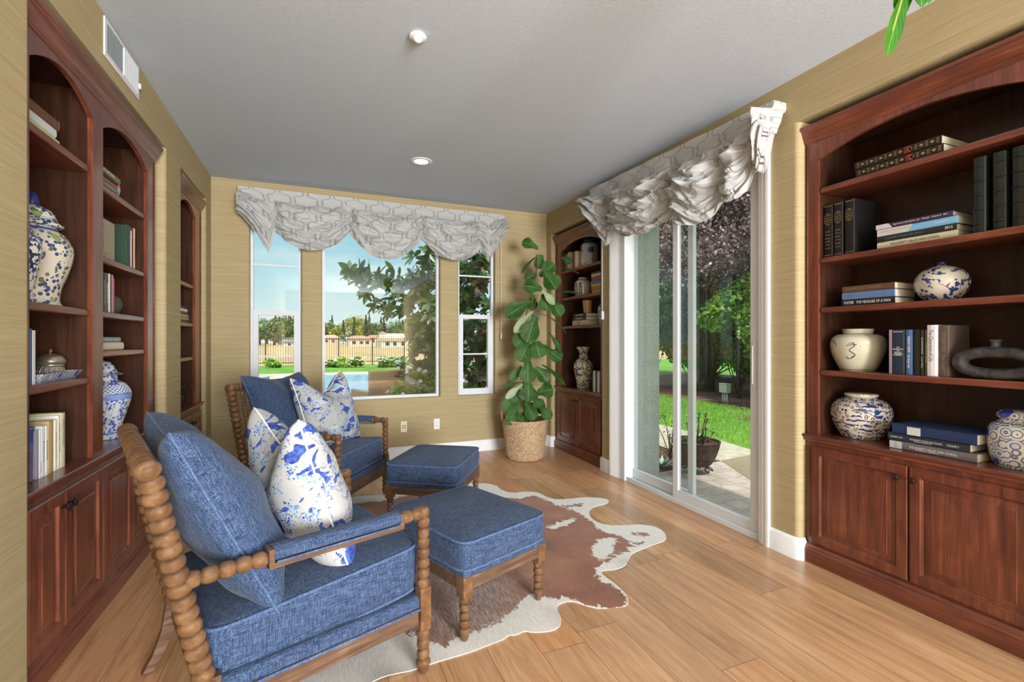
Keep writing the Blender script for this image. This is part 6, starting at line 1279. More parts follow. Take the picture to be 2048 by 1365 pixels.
def mat_stamp():
    m = M('stamped_concrete', rough=0.8, spec=0.2); a = m.noise(m.co(), 5, 4); e = m.vor(m.co((1, 1, 0.01)), 5.6, 'DISTANCE_TO_EDGE', 0, 0.35); g = m.math('LESS_THAN', e, 0.045)
    c = m.ramp(a, [(0.35, rgb(150, 137, 125)), (0.65, rgb(176, 163, 150))]); m.color(m.mix(m.math('MULTIPLY', g, 0.55), c, rgb(126, 112, 100))); return m.bump(m.math('MULTIPLY', g, -1.0), 0.5, 0.02).m
M_AGG = gmat('exposed_aggregate', [(118, 105, 80), (144, 130, 103), (166, 152, 126)], 120, bump=0.6)
ground('backyard_ground', [(-60, 5.7), (3.3, 5.7), (3.3, -6), (40, -6), (40, 29.5), (-60, 29.5)], GZ-0.05, M_LAWN, 0.3)
ground('patio', [(2.9, 2.2), (3.3, 2.2), (3.3, -4), (4.45, -4), (4.45, 4.25), (3.35, 4.12), (3.2, 4.05), (2.9, 4.03)], GZ, mat_stamp(), 0.2)
ground('patio_aggregate', [(4.0, -4), (4.45, -4), (5.2, 4.35), (4.45, 4.25), (4.12, 3.55), (4.0, 2.8)], GZ+0.004, M_AGG)
ground('garden_path', [(5.2, 4.1), (5.5, -4), (4.43, -4), (4.45, 4.28), (4.3, 4.9), (4.35, 6.0), (4.4, 30), (5.9, 30), (5.5, 9), (5.40, 6.7), (5.42, 5.6)], GZ, M_CONC, 0.1)
ground('planting_bed', [(3.3, 4.10), (4.42, 4.30), (4.25, 4.9), (4.3, 6), (4.3, 9), (3.29, 9)], GZ-0.005, M_MULCH)
ground('planting_bed.001', [(8.45, -6), (8.6, 5.5), (8.35, 7.2), (8.6, 9), (8.4, 10.5), (8.2, 16), (16, 16), (16, -6)], GZ-0.02, M_MULCH)
ground('planting_bed.002', [(7.7+0.42*math.cos(a*PI/8)*(1+0.1*math.sin(3*a)), 6.35+0.5*math.sin(a*PI/8)) for a in range(16)], GZ-0.035, M_MULCH)
ground('pool_deck', [(-12, 5.75), (3.28, 5.75), (3.28, 9), (4.3, 9), (4.3, 22.6), (-12, 22.6)], GZ, M_CONC, 0.05)
ground('lawn_strip', [(-20, 22.6), (12, 22.6), (12, 30), (-20, 30)], GZ-0.02, M_LAWN)
struct(MB().add([(-160, 29.5, -0.14), (160, 29.5, -0.14), (420, 210, -1.7), (-320, 210, -1.7), (-320, 700, -1.7), (420, 700, -1.7)], [(0, 1, 2, 3), (3, 2, 5, 4)]).build('open_field', M_DRY))
struct(MB().add([(40, -60, -0.2), (160, -60, -0.2), (160, 29.5, -0.14), (40, 29.5, -0.14)], [(0, 1, 2, 3)]).build('side_ground', M_LAWN))
m = M('pool_water', rgb(84, 150, 186), rough=0.05, spec=0.6); m.bump(m.noise(m.co(), 3.5, 3), 0.25, 0.05)
struct(MB().box(-1.2, 3.7, 13.2, 20.8, GZ-0.4, GZ+0.004).build('pool_water', m.m))
cp = MB(); cp.box(-1.5, 4.0, 12.9, 13.2, GZ-0.02, GZ+0.03); cp.box(-1.5, 4.0, 20.8, 21.1, GZ-0.02, GZ+0.03); cp.box(-1.5, -1.2, 13.2, 20.8, GZ-0.02, GZ+0.03); cp.box(3.7, 4.0, 13.2, 20.8, GZ-0.02, GZ+0.03)
struct(cp.build('pool_coping', plain('pool_coping', rgb(196, 190, 176), 0.7, 0.2)))
t = thing('spa', 'low raised round spa with grey tiled wall beside the swimming pool', 'spa', (-2.6, 15.0, GZ))
MB().lathe([(0.9, 0), (1.25, 0), (1.25, 0.34), (1.32, 0.35), (1.32, 0.42), (0.92, 0.42)], 48).build('tiled_wall', plain('grey_tile', rgb(150, 150, 146), 0.5), t, smooth=30); MB().lathe([(0.0001, 0.3), (0.95, 0.3), (0.95, 0.32), (0.0001, 0.32)], 32).build('water', m.m, t)
# grass blades on the lawn seen through the door
r_ = np.random.RandomState(5); n = 36000; gx = 5.5+3.0*r_.rand(n); gy = 2.5+9.5*r_.rand(n); C_ = np.stack([gx, gy, np.full(n, GZ-0.03)+0.025*r_.rand(n)], 1)
stuff(tag(cloud('lawn_grass', C_, 0.07, cloud_mat('grass_blade', [(96, 146, 46), (146, 190, 72), (190, 218, 118)], 0.6, 0.4), None, aspect=0.10, dirs=np.tile([0, 0, 1.2], (n, 1)), seed=9), 'bright green mown grass beyond the path outside the glass door', 'grass'))
# ---- trees and shrubs beyond the sliding door
def tree(name, label, base, h, crown_c, crown_r, n, size, mat, trunk_r=0.2, lumps=22, seed=1, group=None, lean=(0, 0), bm=None, aspect=0.6, nb=9, lump_r=0.35):
    t = thing(name, label, 'tree' if h > 2.2 else 'shrub', base, 0, group); rr = random.Random(seed); b = Vector(base); cc = Vector(crown_c)-b
    tp = [(0, 0, -0.05), (lean[0]*0.3, lean[1]*0.3, h*0.3), (lean[0], lean[1], h*0.6), (cc.x, cc.y, cc.z)]
    MB().tube(tp, [trunk_r*1.35, trunk_r, trunk_r*0.8, trunk_r*0.4], 12).build('trunk', bm or M_BARK, t, smooth=True)
    brm = MB()
    for k in range(nb):
        s_ = Vector(tp[2])*rr.uniform(0.7, 1.0) if h > 2.2 else Vector((0, 0, 0)); e = cc+Vector((rr.uniform(-1, 1)*crown_r[0], rr.uniform(-1, 1)*crown_r[1], rr.uniform(-0.6, 0.8)*crown_r[2]))*0.7; mid = (s_+e)/2+Vector((rr.uniform(-.2, .2), rr.uniform(-.2, .2), rr.uniform(0, .3)))
        MB().tube([s_, mid, e], [trunk_r*0.4, trunk_r*0.22, trunk_r*0.08], 6).build('branch', bm or M_BARK, t, smooth=True)
    cloud('foliage', blob(n, tuple(cc), crown_r, seed, lumps=lumps, lump_r=lump_r), size, mat, t, aspect=aspect, seed=seed); return t
M_PLUM = cloud_mat('plum_leaf', [(92, 68, 72), (146, 118, 118), (188, 162, 160), (224, 206, 202)], 0.45, 0.4)
M_GR1 = cloud_mat('fresh_green_leaf', [(90, 130, 42), (134, 174, 64), (170, 206, 92), (204, 226, 134)], 0.5, 0.35)
M_GR2 = cloud_mat('mid_green_leaf', [(66, 102, 38), (102, 142, 56), (140, 174, 80), (174, 198, 108)], 0.5, 0.3)
M_GR3 = cloud_mat('dark_green_foliage', [(30, 48, 24), (48, 70, 34), (72, 98, 48)], 0.6, 0.2)
tree('purple_leaf_plum', 'large purple leaved plum tree with grey trunk filling the glass door view', (10.35, 10.6, GZ), 5.0, (10.8, 10.3, 5.1), (5.2, 5.6, 3.6), 95000, 0.10, M_PLUM, 0.27, 70, 3, lump_r=0.24)
tree('purple_leaf_plum', 'third purple leaved tree, behind and left of the grey trunk', (11.2, 16.4, GZ), 4.5, (11.2, 16.4, 4.6), (3.6, 3.6, 3.2), 20000, 0.15, M_PLUM, 0.2, 34, 9, lump_r=0.3)
tree('purple_leaf_plum', 'second purple leaved tree farther behind the garden shrubs', (13.6, 7.6, GZ), 5.0, (13.6, 7.8, 5.2), (3.6, 3.6, 3.6), 20000, 0.14, M_PLUM, 0.2, 34, 8, lump_r=0.3)
G = 'green shrubs along the garden bed'
tree('leafy_shrub', 'bright green shrub left of the plum trunk, next to the stucco corner', (9.2, 11.7, GZ), 1.6, (9.2, 11.8, 1.9), (1.3, 1.2, 1.45), 9000, 0.14, M_GR1, 0.04, 22, 12, G)
tree('leafy_shrub', 'green shrub with arching stems behind the plum trunk', (11.6, 12.4, GZ), 1.8, (11.6, 12.4, 1.7), (1.6, 1.6, 1.4), 7000, 0.14, M_GR2, 0.04, 18, 13, G)
tree('leafy_shrub', 'large light green shrub right of the plum trunk, seen at door height', (9.75, 8.75, GZ), 1.8, (9.7, 8.75, 2.05), (0.95, 1.0, 1.0), 7000, 0.15, M_GR1, 0.045, 18, 14, G)
tree('leafy_shrub', 'tall green shrub at the right edge of the door glass', (9.3, 7.35, GZ), 1.8, (9.3, 7.3, 1.9), (1.1, 1.05, 1.5), 8500, 0.13, M_GR2, 0.045, 20, 15, G)
tree('leafy_shrub', 'round mid green shrub low behind the utility box', (10.6, 8.6, GZ), 1.2, (10.6, 8.6, 1.0), (1.1, 1.0, 0.9), 6000, 0.12, M_GR2, 0.04, 16, 16, G)
tree('hedge', 'dark green hedge behind the garden, left part', (14.8, 14.5, GZ), 1.8, (15.0, 14.5, 2.0), (1.6, 5.0, 2.3), 16000, 0.18, M_GR3, 0.08, 30, 17, 'dark hedges')
tree('hedge', 'dark green hedge behind the garden, right part', (15.2, 6.5, GZ), 1.8, (15.4, 6.5, 2.0), (1.4, 5.0, 2.4), 14000, 0.18, M_GR3, 0.08, 30, 18, 'dark hedges')
def flowers(n, c, rad, seed, size, mat, parent, name='flower'):
    rr = random.Random(seed)
    for k in range(n):
        p = Vector(c)+Vector((rr.uniform(-1, 1)*rad[0], rr.uniform(-1, 1)*rad[1], rr.uniform(-1, 1)*rad[2])); mb = MB()
        for q in range(3):
            for j in range(6):
                a = 2*PI*j/6+q*0.5; r = size*(1-q*0.28); up_ = size*(0.1+0.3*q); mb.add([p, p+Vector((math.cos(a-.45)*r*.7, math.sin(a-.45)*r*.7, up_)), p+Vector((math.cos(a)*r, math.sin(a)*r, up_*1.1)), p+Vector((math.cos(a+.45)*r*.7, math.sin(a+.45)*r*.7, up_))], [(0, 1, 2, 3)])
        mb.build(name, mat, parent, fix=False)
t = tree('flowering_shrub', 'low green shrub with small pink flowers at the bed edge', (8.9, 6.95, GZ), 0.6, (8.9, 6.95, 0.35), (0.4, 0.35, 0.38), 1500, 0.09, M_GR2, 0.02, 12, 21)
M_PINK = plain('pink_petal', rgb(222, 150, 140), 0.6); flowers(9, (-0.15, 0, 0.5), (0.3, 0.3, 0.25), 5, 0.07, M_PINK, t)
t = thing('utility_box', 'small pale grey utility box on white pipe legs in the mulch', 'utility box', (8.75, 8.25, GZ-0.02)); a_ = -0.5
wp = plain('weathered_plastic', rgb(188, 190, 176), 0.6)
MB().box(-0.07, 0.07, -0.11, 0.11, 0.24, 0.44).build('box', wp, t, bevel=0.01); MB().box(-0.078, 0.078, -0.118, 0.118, 0.43, 0.455).build('lid', wp, t, bevel=0.01)
for dy in (-0.06, 0.0, 0.06): MB().tube([(0, dy, -0.02), (0, dy, 0.25)], 0.014, 8).build('pipe_leg', M_TRIM, t, smooth=True)
# planter with aeonium
t = thing('planter_bowl', 'dark iron bowl planter with scroll feet holding spindly succulents, outside the door', 'planter', (3.80, 3.98, GZ))
M_IRON = gmat('rusty_iron', [(52, 40, 36), (78, 60, 52), (104, 84, 74)], 14, 0.7)
MB().lathe(curve_prof([(0.10, 0.085), (0.15, 0.10), (0.20, 0.18), (0.235, 0.28), (0.250, 0.345), (0.255, 0.352), (0.240, 0.352), (0.232, 0.33)]), 40).build('bowl', M_IRON, t, smooth=True)
MB().lathe([(0.0001, 0.30), (0.236, 0.30), (0.236, 0.325), (0.0001, 0.335)], 24).build('soil', soil.m, t)
for k in range(4):
    a = k*PI/2+0.5; pts = [(math.cos(a)*(0.13+0.05*math.cos(q)*(1-q/9)), math.sin(a)*(0.13+0.05*math.cos(q)*(1-q/9)), 0.045+0.045*math.sin(q)*(1-q/9)) for q in [x*0.5 for x in range(12)]]
    MB().tube([(math.cos(a)*0.08, math.sin(a)*0.08, 0.09)]+pts, 0.007, 6).build('scroll_foot', M_IRON, t, smooth=True)
s = thing('succulent', 'branching dark rosette succulents on bare stems in the iron bowl', 'plant', (3.80, 3.98, GZ+0.325))
rr = random.Random(3); M_SUC = plain('aeonium_leaf', rgb(62, 78, 44), 0.5); M_SST = plain('succulent_stem', rgb(92, 78, 60), 0.8)
for k in range(9):
    a = rr.uniform(0, 6.28); r0 = rr.uniform(0.02, 0.13); h_ = rr.uniform(0.08, 0.34); p0 = Vector((math.cos(a)*r0, math.sin(a)*r0, 0)); p2 = p0+Vector((math.cos(a)*0.07, math.sin(a)*0.07, h_)); p1 = (p0+p2)/2+Vector((rr.uniform(-.03, .03), rr.uniform(-.03, .03), 0))
    MB().tube([p0, p1, p2], [0.009, 0.007, 0.006], 6).build('stem', M_SST, s, smooth=True); mb = MB()
    for q in range(3):
        for j in range(9): b = 2*PI*j/9+q*0.35; R_ = 0.032-0.009*q; z = p2.z+0.004+0.006*q; mb.add([(p2.x, p2.y, z-0.006), (p2.x+math.cos(b-.3)*R_*.7, p2.y+math.sin(b-.3)*R_*.7, z), (p2.x+math.cos(b)*R_, p2.y+math.sin(b)*R_, z+0.004), (p2.x+math.cos(b+.3)*R_*.7, p2.y+math.sin(b+.3)*R_*.7, z)], [(0, 1, 2, 3)])
    mb.build('rosette', M_SUC, s, fix=False)
cloud('ground_leaves', blob(500, (0, 0, 0.02), (0.2, 0.2, 0.05), 4, lumps=10), 0.035, M_GR3, s, seed=2)
t = thing('agave', 'small pale blue green agave rosette at the foot of the stucco corner', 'plant', (3.62, 4.30, GZ-0.01)); mb = MB()
for k in range(20):
    a = k*2.4; L = 0.07+0.10*((k % 5)/4); up_ = 0.10-0.004*k+0.03; side = Vector((-math.sin(a), math.cos(a), 0))*0.022; e = Vector((math.cos(a)*L, math.sin(a)*L, max(0.02, up_))); mb.add([Vector((0, 0, 0)), e*0.5+side+Vector((0, 0, .01)), e, e*0.5-side+Vector((0, 0, .01))], [(0, 1, 2, 3)])
mb.build('leaves', plain('agave_leaf', rgb(158, 182, 164), 0.5), t, fix=False)
t = thing('bare_shrub', 'low bare arching twigs with tiny leaves beside the stucco corner', 'shrub', (3.95, 4.55, GZ)); rr = random.Random(8); tw = []; lc = []
for k in range(7):
    e = Vector((rr.uniform(-0.25, 0.25), rr.uniform(-0.55, 0.5), rr.uniform(0.10, 0.42))); pts = [Vector((0, 0, 0))+Vector((e.x*q, e.y*q, e.z*(1-(1-q*1.35)**2)*1.4)) for q in [i/8 for i in range(9)]]; MB().tube(pts, [0.008*(1-0.08*i) for i in range(9)], 6).build('twig', M_BARK, t, smooth=True); tw += pts
    for p in pts[2:]:
        for _ in range(3): lc.append(p+Vector((rr.uniform(-.03, .03), rr.uniform(-.03, .03), rr.uniform(-.02, .05))))
cloud('foliage', lc, 0.03, M_GR3, t, seed=3)
# ---- seen through the back windows
def bear(px, D, z=0.0):
    """place by compass bearing (tangent to the right of straight ahead) and distance"""
    a = px; return (D*(0.3804+a*0.9248), D*(0.9248-a*0.3804), z)
# magnolia close to the house
t = thing('magnolia_tree', 'big leaved magnolia tree just outside, filling the right half of the middle window', 'tree', (2.19, 8.08, GZ)); rr = random.Random(12)
M_MAG = mat_leaf('magnolia_leaf', rgb(34, 58, 26), rgb(70, 98, 40), rgb(120, 140, 84), 0.3, 0.18); M_MAG2 = mat_leaf('magnolia_young_leaf', rgb(88, 64, 40), rgb(126, 104, 60), None, 0.35, 0.2)
base = Vector((2.19, 8.08, GZ))
def mg(a, z, d): return CR*a*1.0+CF*d+Vector((0, 0, z))+Vector((0, 0, -GZ))
# centre of the tree in view terms
TR = [mg(0, -0.1, 0), mg(-.02, 1.0, 0), mg(0.05, 2.0, 0), mg(0.0, 3.2, 0.1)]
MB().tube([tuple(p) for p in TR], [0.16, 0.12, 0.09, 0.05], 12).build('trunk', M_BARK2, t, smooth=True)
ends = []
def limb(p0, p1, r): 
    mid = (p0+p1)/2+Vector((0, 0, -0.08)); MB().tube([p0, mid, p1], [r, r*0.7, r*0.35], 6).build('branch', M_BARK, t, smooth=True)
limb(mg(0, 1.9, 0), mg(-1.85, 2.58, -0.3), 0.05); limb(mg(0, 2.2, 0), mg(-.9, 2.1, -.6), 0.04); limb(mg(0, 1.2, 0), mg(-.7, 1.2, -.5), 0.035); limb(mg(0, 2.6, 0), mg(.5, 3.2, -.3), 0.035); limb(mg(0, .8, 0), mg(-.5, .55, -.5), 0.03)
CROWN = [(-2.0, 2.75), (-1.8, 2.42), (-1.5, 2.16), (-1.28, 1.8), (-1.0, 1.58), (-.9, 1.72), (-.78, 1.58), (-.97, 1.47), (-.66, 1.28), (-.75, 1.0), (-.92, .57), (-.66, .38), (.75, .38), (.75, 3.25), (-.2, 3.3), (-.5, 3.05), (-.66, 2.58), (-1.1, 2.55), (-1.45, 2.62)]
ros = [(-1.92, 2.66), (-1.78, 2.55), (-1.60, 2.48), (-1.42, 2.5), (-1.25, 2.42), (-1.45, 2.3), (-1.30, 2.1), (-1.1, 2.25)]
while len(ros) < 330:
    a, z = rr.uniform(-2.0, 0.78), rr.uniform(0.35, 3.35)
    if sdist((a, z), CROWN) > 0.06: ros.append((a, z))
g1 = MB(); u1 = []; g2 = MB(); u2 = []
for a, z in ros:
    c = mg(a, z, rr.uniform(-0.9, 0.35)); young = rr.random() < 0.16; hd = Vector((rr.uniform(-1, 0.4), rr.uniform(-1, 0.5), rr.uniform(-0.2, 0.8))).normalized(); o1 = hd.orthogonal().normalized(); o2 = hd.cross(o1)
    for j in range(8):
        b = 2*PI*j/8+rr.uniform(-.2, .2); d = (o1*math.cos(b)+o2*math.sin(b))*1.0+hd*rr.uniform(0.1, 0.7); d.z -= 0.25; d.normalize(); L = rr.uniform(0.14, 0.23); X_, U_ = (g2, u2) if young else (g1, u1)
        leaf_fiddle(X_, U_, c, c+d*L, L*0.42, hd+Vector((0, 0, .3)), droop=0.1, wave=0.0, nu=2, nv=4, prof=lambda t_: math.sin(PI*t_)**0.8)
o = g1.build('foliage', M_MAG, t, smooth=True, fix=False); g1.uvmap(o, u1); o = g2.build('young_foliage', M_MAG2, t, smooth=True, fix=False); g2.uvmap(o, u2)
# second trunk and dark evergreen seen through the right window
tree('evergreen_tree', 'dark evergreen with grey trunk right outside the narrow right window', (4.35, 8.9, GZ), 3.4, (4.6, 9.3, 1.7), (1.3, 1.3, 1.9), 9000, 0.14, M_GR3, 0.17, 26, 31, bm=M_BARK2)
# rose bush with white flowers
t = tree('rose_bush', 'green rose bush with white blooms just below the middle window', (1.75, 7.3, GZ), 0.8, (1.75, 7.3, 0.50), (0.80, 0.5, 0.42), 3800, 0.075, M_GR2, 0.02, 22, 33)
M_WFL = plain('white_petal', rgb(238, 238, 232), 0.6); flowers(15, (-0.1, -0.1, 0.74), (0.72, 0.35, 0.26), 7, 0.055, M_WFL, t)
for k, (a, z) in enumerate(((-0.62, 1.06), (-0.50, 0.98), (-0.28, 0.96), (0.42, 1.34), (0.35, 1.2))): MB().tube([(a*0.7, 0, 0.5), (a, -0.1, z)], 0.005, 5).build('cane', M_BARK, t, smooth=True); flowers(4, (a, -0.1, z), (0.06, 0.05, 0.06), 40+k, 0.055, M_WFL, t)
# wicker patio chair
t = thing('wicker_patio_chair', 'brown wicker patio chair with its back to the middle window', 'patio chair', (1.05, 8.0, GZ), 0.35)
wk = M('outdoor_wicker', rough=0.8); wv = wk.math('MULTIPLY', wk.wave(wk.co(), 18, 0, 0, 'X'), wk.wave(wk.co(), 18, 0, 0, 'Z')); wk.color(wk.ramp(wv, [(0.2, rgb(112, 92, 68)), (0.8, rgb(176, 154, 124))])); wk.bump(wv, 0.5, 0.01)
MB().box(-0.32, 0.32, -0.03, 0.03, 0.28, 0.95).build('backrest', wk.m, t, bevel=0.025, seg=3); MB().box(-0.32, 0.32, 0.03, 0.62, 0.30, 0.42).build('seat', wk.m, t, bevel=0.02)
for s_ in (-1, 1):
    MB().box(s_*0.32-0.04, s_*0.32+0.04, -0.02, 0.60, 0.40, 0.62).build('armrest', wk.m, t, bevel=0.02)
    for y in (0.02, 0.56): MB().box(s_*0.28-0.025, s_*0.28+0.025, y-0.025, y+0.025, 0, 0.31).build('leg', wk.m, t)
# flowering bushes by the fence
for k, (a, D, w, h_, fl, lab) in enumerate(((-.378, 25.5, .75, .5, True, 'bush with white flowers by the fence, at the left edge of the middle window'), (-.357, 25.3, .85, .55, False, 'bright green round bush by the fence between two white flowering bushes'), (-.332, 25.5, .75, .5, True, 'white flowering bush by the fence behind the wicker chair'), (-.268, 25.5, .9, .5, True, 'white flowering bush by the fence near the magnolia leaves'), (-.508, 25.0, .7, .45, False, 'small round bush by the fence seen through the left window'), (-.245, 25.8, .9, .5, False, 'green bush by the fence partly behind the magnolia'))):
    w *= 0.8; p = bear(a, D, GZ-0.02); t = tree('garden_bush', lab, p, 0.3, (p[0], p[1], 0.14), (w, w*.7, h_*0.62), 1500, 0.14, M_GR1 if not fl else M_GR2, 0.03, 10, 50+k, 'bushes along the fence', nb=3)
    if fl: flowers(26, (0, -0.25, 0.34), (w*.85, .35, .18), 60+k, 0.09, M_WFL, t)
t = tree('flower_bed', 'bed of red and orange flowers across the pool', bear(-.2, 16.5, GZ), 0.4, bear(-.2, 16.5, 0.15), (1.4, .5, .25), 1500, 0.10, M_GR1, 0.02, 14, 70, nb=2)
flowers(30, (0, -0.1, 0.33), (1.2, .4, .12), 71, 0.10, plain('red_petal', rgb(214, 86, 66), 0.6), t); flowers(14, (0.3, -0.2, 0.28), (1.0, .4, .12), 72, 0.09, M_PINK, t)
# iron fence
M_FE = plain('bronze_painted_iron', rgb(84, 70, 62), 0.6, 0.3)
t = thing('iron_fence', 'dark iron picket fence with pointed tips along the back of the yard', 'fence', (0, 29.3, GZ)); fx0, fx1 = -16.0, 16.0; k = 0
for x0 in [fx0+1.9*i for i in range(17)]:
    MB().box(x0-0.035, x0+0.035, -0.035, 0.035, 0, 1.62).build('post', M_FE, t); pn_ = MB(); pn_.box(x0, x0+1.9, -0.015, 0.015, 1.50, 1.54); pn_.box(x0, x0+1.9, -0.015, 0.015, 0.16, 0.20)
    for i in range(1, 15): x = x0+1.9*i/15; pn_.box(x-0.009, x+0.009, -0.009, 0.009, 0.08, 1.62); pn_.add([(x-.02, -.01, 1.62), (x+.02, -.01, 1.62), (x+.02, .01, 1.62), (x-.02, .01, 1.62), (x, 0, 1.72)], [(0, 1, 4), (1, 2, 4), (2, 3, 4), (3, 0, 4)])
    pn_.build('picket_panel', M_FE, t)
# far houses
def house(label, a, D, w, d, h_, roof_h, wall, roofc, wins, rz=0.0, tower=None):
    D *= 1.3; gz = -0.14-1.56*min(1, max(0, (D*0.98-29.5)/180.5)); t = thing('house', label, 'house', bear(a, D, gz), rz, 'houses beyond the field'); Wm = pc(*wall, name='house_wall'); Rm = pc(*roofc, name='roof_tiles')
    MB().box(-w/2, w/2, -d/2, d/2, 0, h_).build('walls', Wm, t)
    o = 0.5; MB().add([(-w/2-o, -d/2-o, h_), (w/2+o, -d/2-o, h_), (w/2+o, d/2+o, h_), (-w/2-o, d/2+o, h_), (-w/2+w*0.25, 0, h_+roof_h), (w/2-w*0.25, 0, h_+roof_h)], [(0, 1, 5, 4), (1, 2, 5), (2, 3, 4, 5), (3, 0, 4), (3, 2, 1, 0)]).build('roof', Rm, t)
    for (x, z, ww, hh) in wins:
        f = MB().box(x-ww/2, x+ww/2, -d/2-0.06, -d/2, z-hh/2, z+hh/2).build('window', pc(70, 72, 76, 0.2, 0.5, 'window_dark'), t)
    if tower:
        tx, tw_, th_ = tower; MB().box(tx-tw_/2, tx+tw_/2, -d/2-1, -d/2+tw_-1, 0, th_).build('tower', Wm, t); MB().lathe([(tw_*0.85, 0), (0.0001, 1.1)], 4, c=(tx, -d/2-1+tw_/2, th_), rot=PI/4).build('tower_roof', Rm, t)
        for z in (th_*0.3, th_*0.75): MB().box(tx-.4, tx+.4, -d/2-1.06, -d/2-1, z-.6, z+.6).build('window', pc(60, 62, 66, 0.2, 0.5, 'window_dark'), t)
house('pale stucco house with reddish roof right of centre beyond the field', -.325, 185, 11, 8, 3.6, 1.8, (226, 212, 190), (184, 134, 112), [(-3, 1.9, 1.6, 1.6), (0.5, 1.9, 1.6, 1.4), (3.4, 1.9, 1.8, 1.6)], 0.1)
house('two-storey cream house with red roof and small tower beyond the field', -.288, 190, 12, 8, 4.2, 1.6, (232, 222, 206), (176, 112, 92), [(-4, 2.8, 1.2, 1.6), (-1.5, 2.8, 1.2, 1.6), (-4, 1, 1.4, 1.4)], -0.1, tower=(3.2, 3.6, 6.6))
house('house with a broad tan roof beyond the field beside the magnolia', -.248, 150, 14, 9, 2.9, 2.8, (226, 218, 202), (206, 178, 146), [(-4.5, 1.5, 1.4, 1.5), (-1.5, 1.5, 1.4, 1.5), (2.0, 1.5, 1.6, 1.5)], 0.15)
house('small pink stucco house at the left edge of the middle window', -.385, 190, 9, 7, 4.2, 1.6, (224, 190, 176), (190, 150, 130), [(-2, 2.6, 1.2, 1.2), (1.2, 2.6, 1.2, 1.2)], 0)
house('grey gabled house seen through the left window', -.470, 170, 7, 6, 2.4, 1.8, (206, 204, 200), (120, 118, 116), [(-1, 1.2, 1, 1)], 0.2)
def lump(name, label, pos, r, h_, mat, seed, kind, group):
    t = thing(name, label, 'tree', pos, 0, group); MB().tube([(0, 0, -0.3), (0, 0, h_*0.4)], r*0.08, 6).build('trunk', M_BARK, t)
    rs = np.random.RandomState(seed)
    if kind == 'round':
        n = 1400; C_ = blob(n, (0, 0, h_*0.58), (r, r, h_*0.46), seed, lumps=16, lump_r=0.42); cloud('foliage', C_, 1.4, mat, t, aspect=0.8, seed=seed)
    else:
        n = 1100; z = rs.rand(n)**0.8; a = rs.rand(n)*2*PI; rr_ = r*(1-z)*(0.35+0.65*rs.rand(n))*(0.8+0.3*np.sin(z*26)); C_ = np.stack([rr_*np.cos(a), rr_*np.sin(a), h_*(0.08+0.92*z)], 1); cloud('foliage', C_, 1.2, mat, t, aspect=0.5, seed=seed)
MF1 = cloud_mat('far_olive_foliage', [(118, 132, 52), (150, 158, 74), (178, 180, 100)], 0.9, 0.2); MF2 = cloud_mat('far_green_foliage', [(74, 100, 60), (104, 128, 80), (134, 152, 104)], 0.9, 0.2); MF3 = cloud_mat('far_conifer', [(48, 70, 56), (70, 92, 74), (92, 112, 92)], 0.9, 0.1)
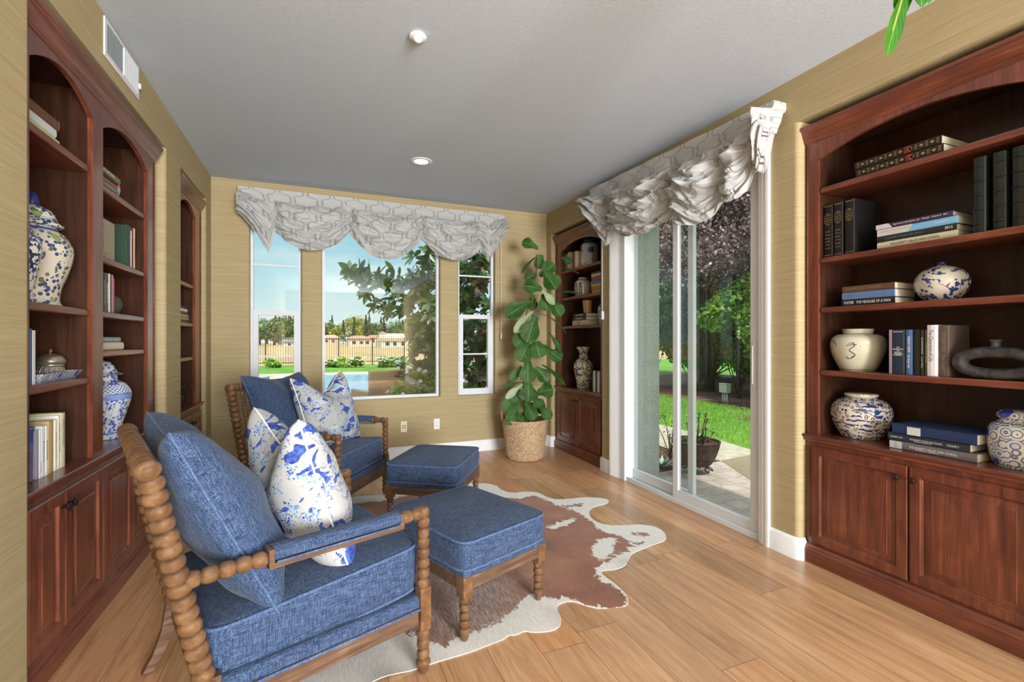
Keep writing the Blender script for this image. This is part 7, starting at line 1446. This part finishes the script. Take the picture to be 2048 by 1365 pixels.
FT = [(-.392, 230, 5, 11, 2), (-.382, 240, 3.4, 13.2, 3), (-.372, 215, 4.5, 8.5, 1), (-.358, 238, 3, 11, 3), (-.345, 225, 7, 11, 1), (-.325, 225, 7.5, 12, 1), (-.335, 250, 3, 13, 3), (-.310, 245, 3.4, 14, 3), (-.303, 248, 3.6, 14.5, 3), (-.308, 220, 6, 9, 1), (-.296, 235, 6, 11, 2), (-.278, 250, 3.6, 13, 3), (-.272, 250, 3.4, 12.5, 3), (-.262, 225, 8, 9.5, 2), (-.240, 215, 8, 10, 2), (-.216, 220, 9, 11, 2), (-.19, 215, 8, 11, 2), (-.400, 225, 6, 9, 2),
      (-.535, 180, 6, 7, 1), (-.520, 195, 6.5, 9, 2), (-.505, 190, 7, 9.5, 2), (-.490, 200, 7, 10, 2), (-.478, 205, 6, 11, 2), (-.502, 215, 2.8, 13, 3), (-.494, 220, 2.6, 12, 3), (-.480, 218, 2.8, 12.6, 3), (-.473, 218, 2.8, 13.6, 3), (-.462, 190, 5, 11, 2), (-.55, 190, 7, 9, 2), (-.45, 200, 7, 10, 2)]
NM = {1: ('olive_tree', 'yellow green rounded tree', MF1, 'round'), 2: ('broadleaf_tree', 'dull green rounded tree', MF2, 'round'), 3: ('conifer_tree', 'dark pointed conifer', MF3, 'cone')}
FT = [(a, D*1.32, r*1.35, h_*1.45, kd) for a, D, r, h_, kd in FT]
FT.sort(key=lambda q: q[0]); cnt = {}
FT2 = []
for k, (a, D, r, h_, kd) in enumerate(FT):
    win = 'left window' if a < -.44 else ('middle window' if a > -.405 else 'wall between the windows'); key = (kd, win); cnt[key] = cnt.get(key, 0)+1; FT2.append((a, D, r, h_, kd, win, cnt[key]))
ORD = ['leftmost', 'second from left', 'third from left', 'fourth from left', 'fifth from left', 'sixth from left', 'seventh from left', 'eighth from left', 'ninth from left']
for k, (a, D, r, h_, kd, win, i) in enumerate(FT2):
    f_ = (D+(k*2 % 5)*34)/D; D *= f_; r *= f_*0.8; h_ *= f_
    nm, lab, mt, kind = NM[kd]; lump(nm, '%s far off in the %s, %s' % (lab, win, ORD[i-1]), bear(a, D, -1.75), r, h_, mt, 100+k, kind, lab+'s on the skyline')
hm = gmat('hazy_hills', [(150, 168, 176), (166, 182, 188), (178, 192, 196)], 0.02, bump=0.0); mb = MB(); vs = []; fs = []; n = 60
for k in range(n+1):
    a = -0.75+0.75*k/n; z = 10+9*math.exp(-((a+0.53)/0.03)**2)+3*math.sin(a*30)+2*math.sin(a*71); p = bear(a, 640); q = bear(a, 690); vs += [(p[0], p[1], -3), (q[0], q[1], z), (q[0]*1.15, q[1]*1.15, -3)]
for k in range(n): fs += [(3*k, 3*k+3, 3*k+4, 3*k+1), (3*k+1, 3*k+4, 3*k+5, 3*k+2)]
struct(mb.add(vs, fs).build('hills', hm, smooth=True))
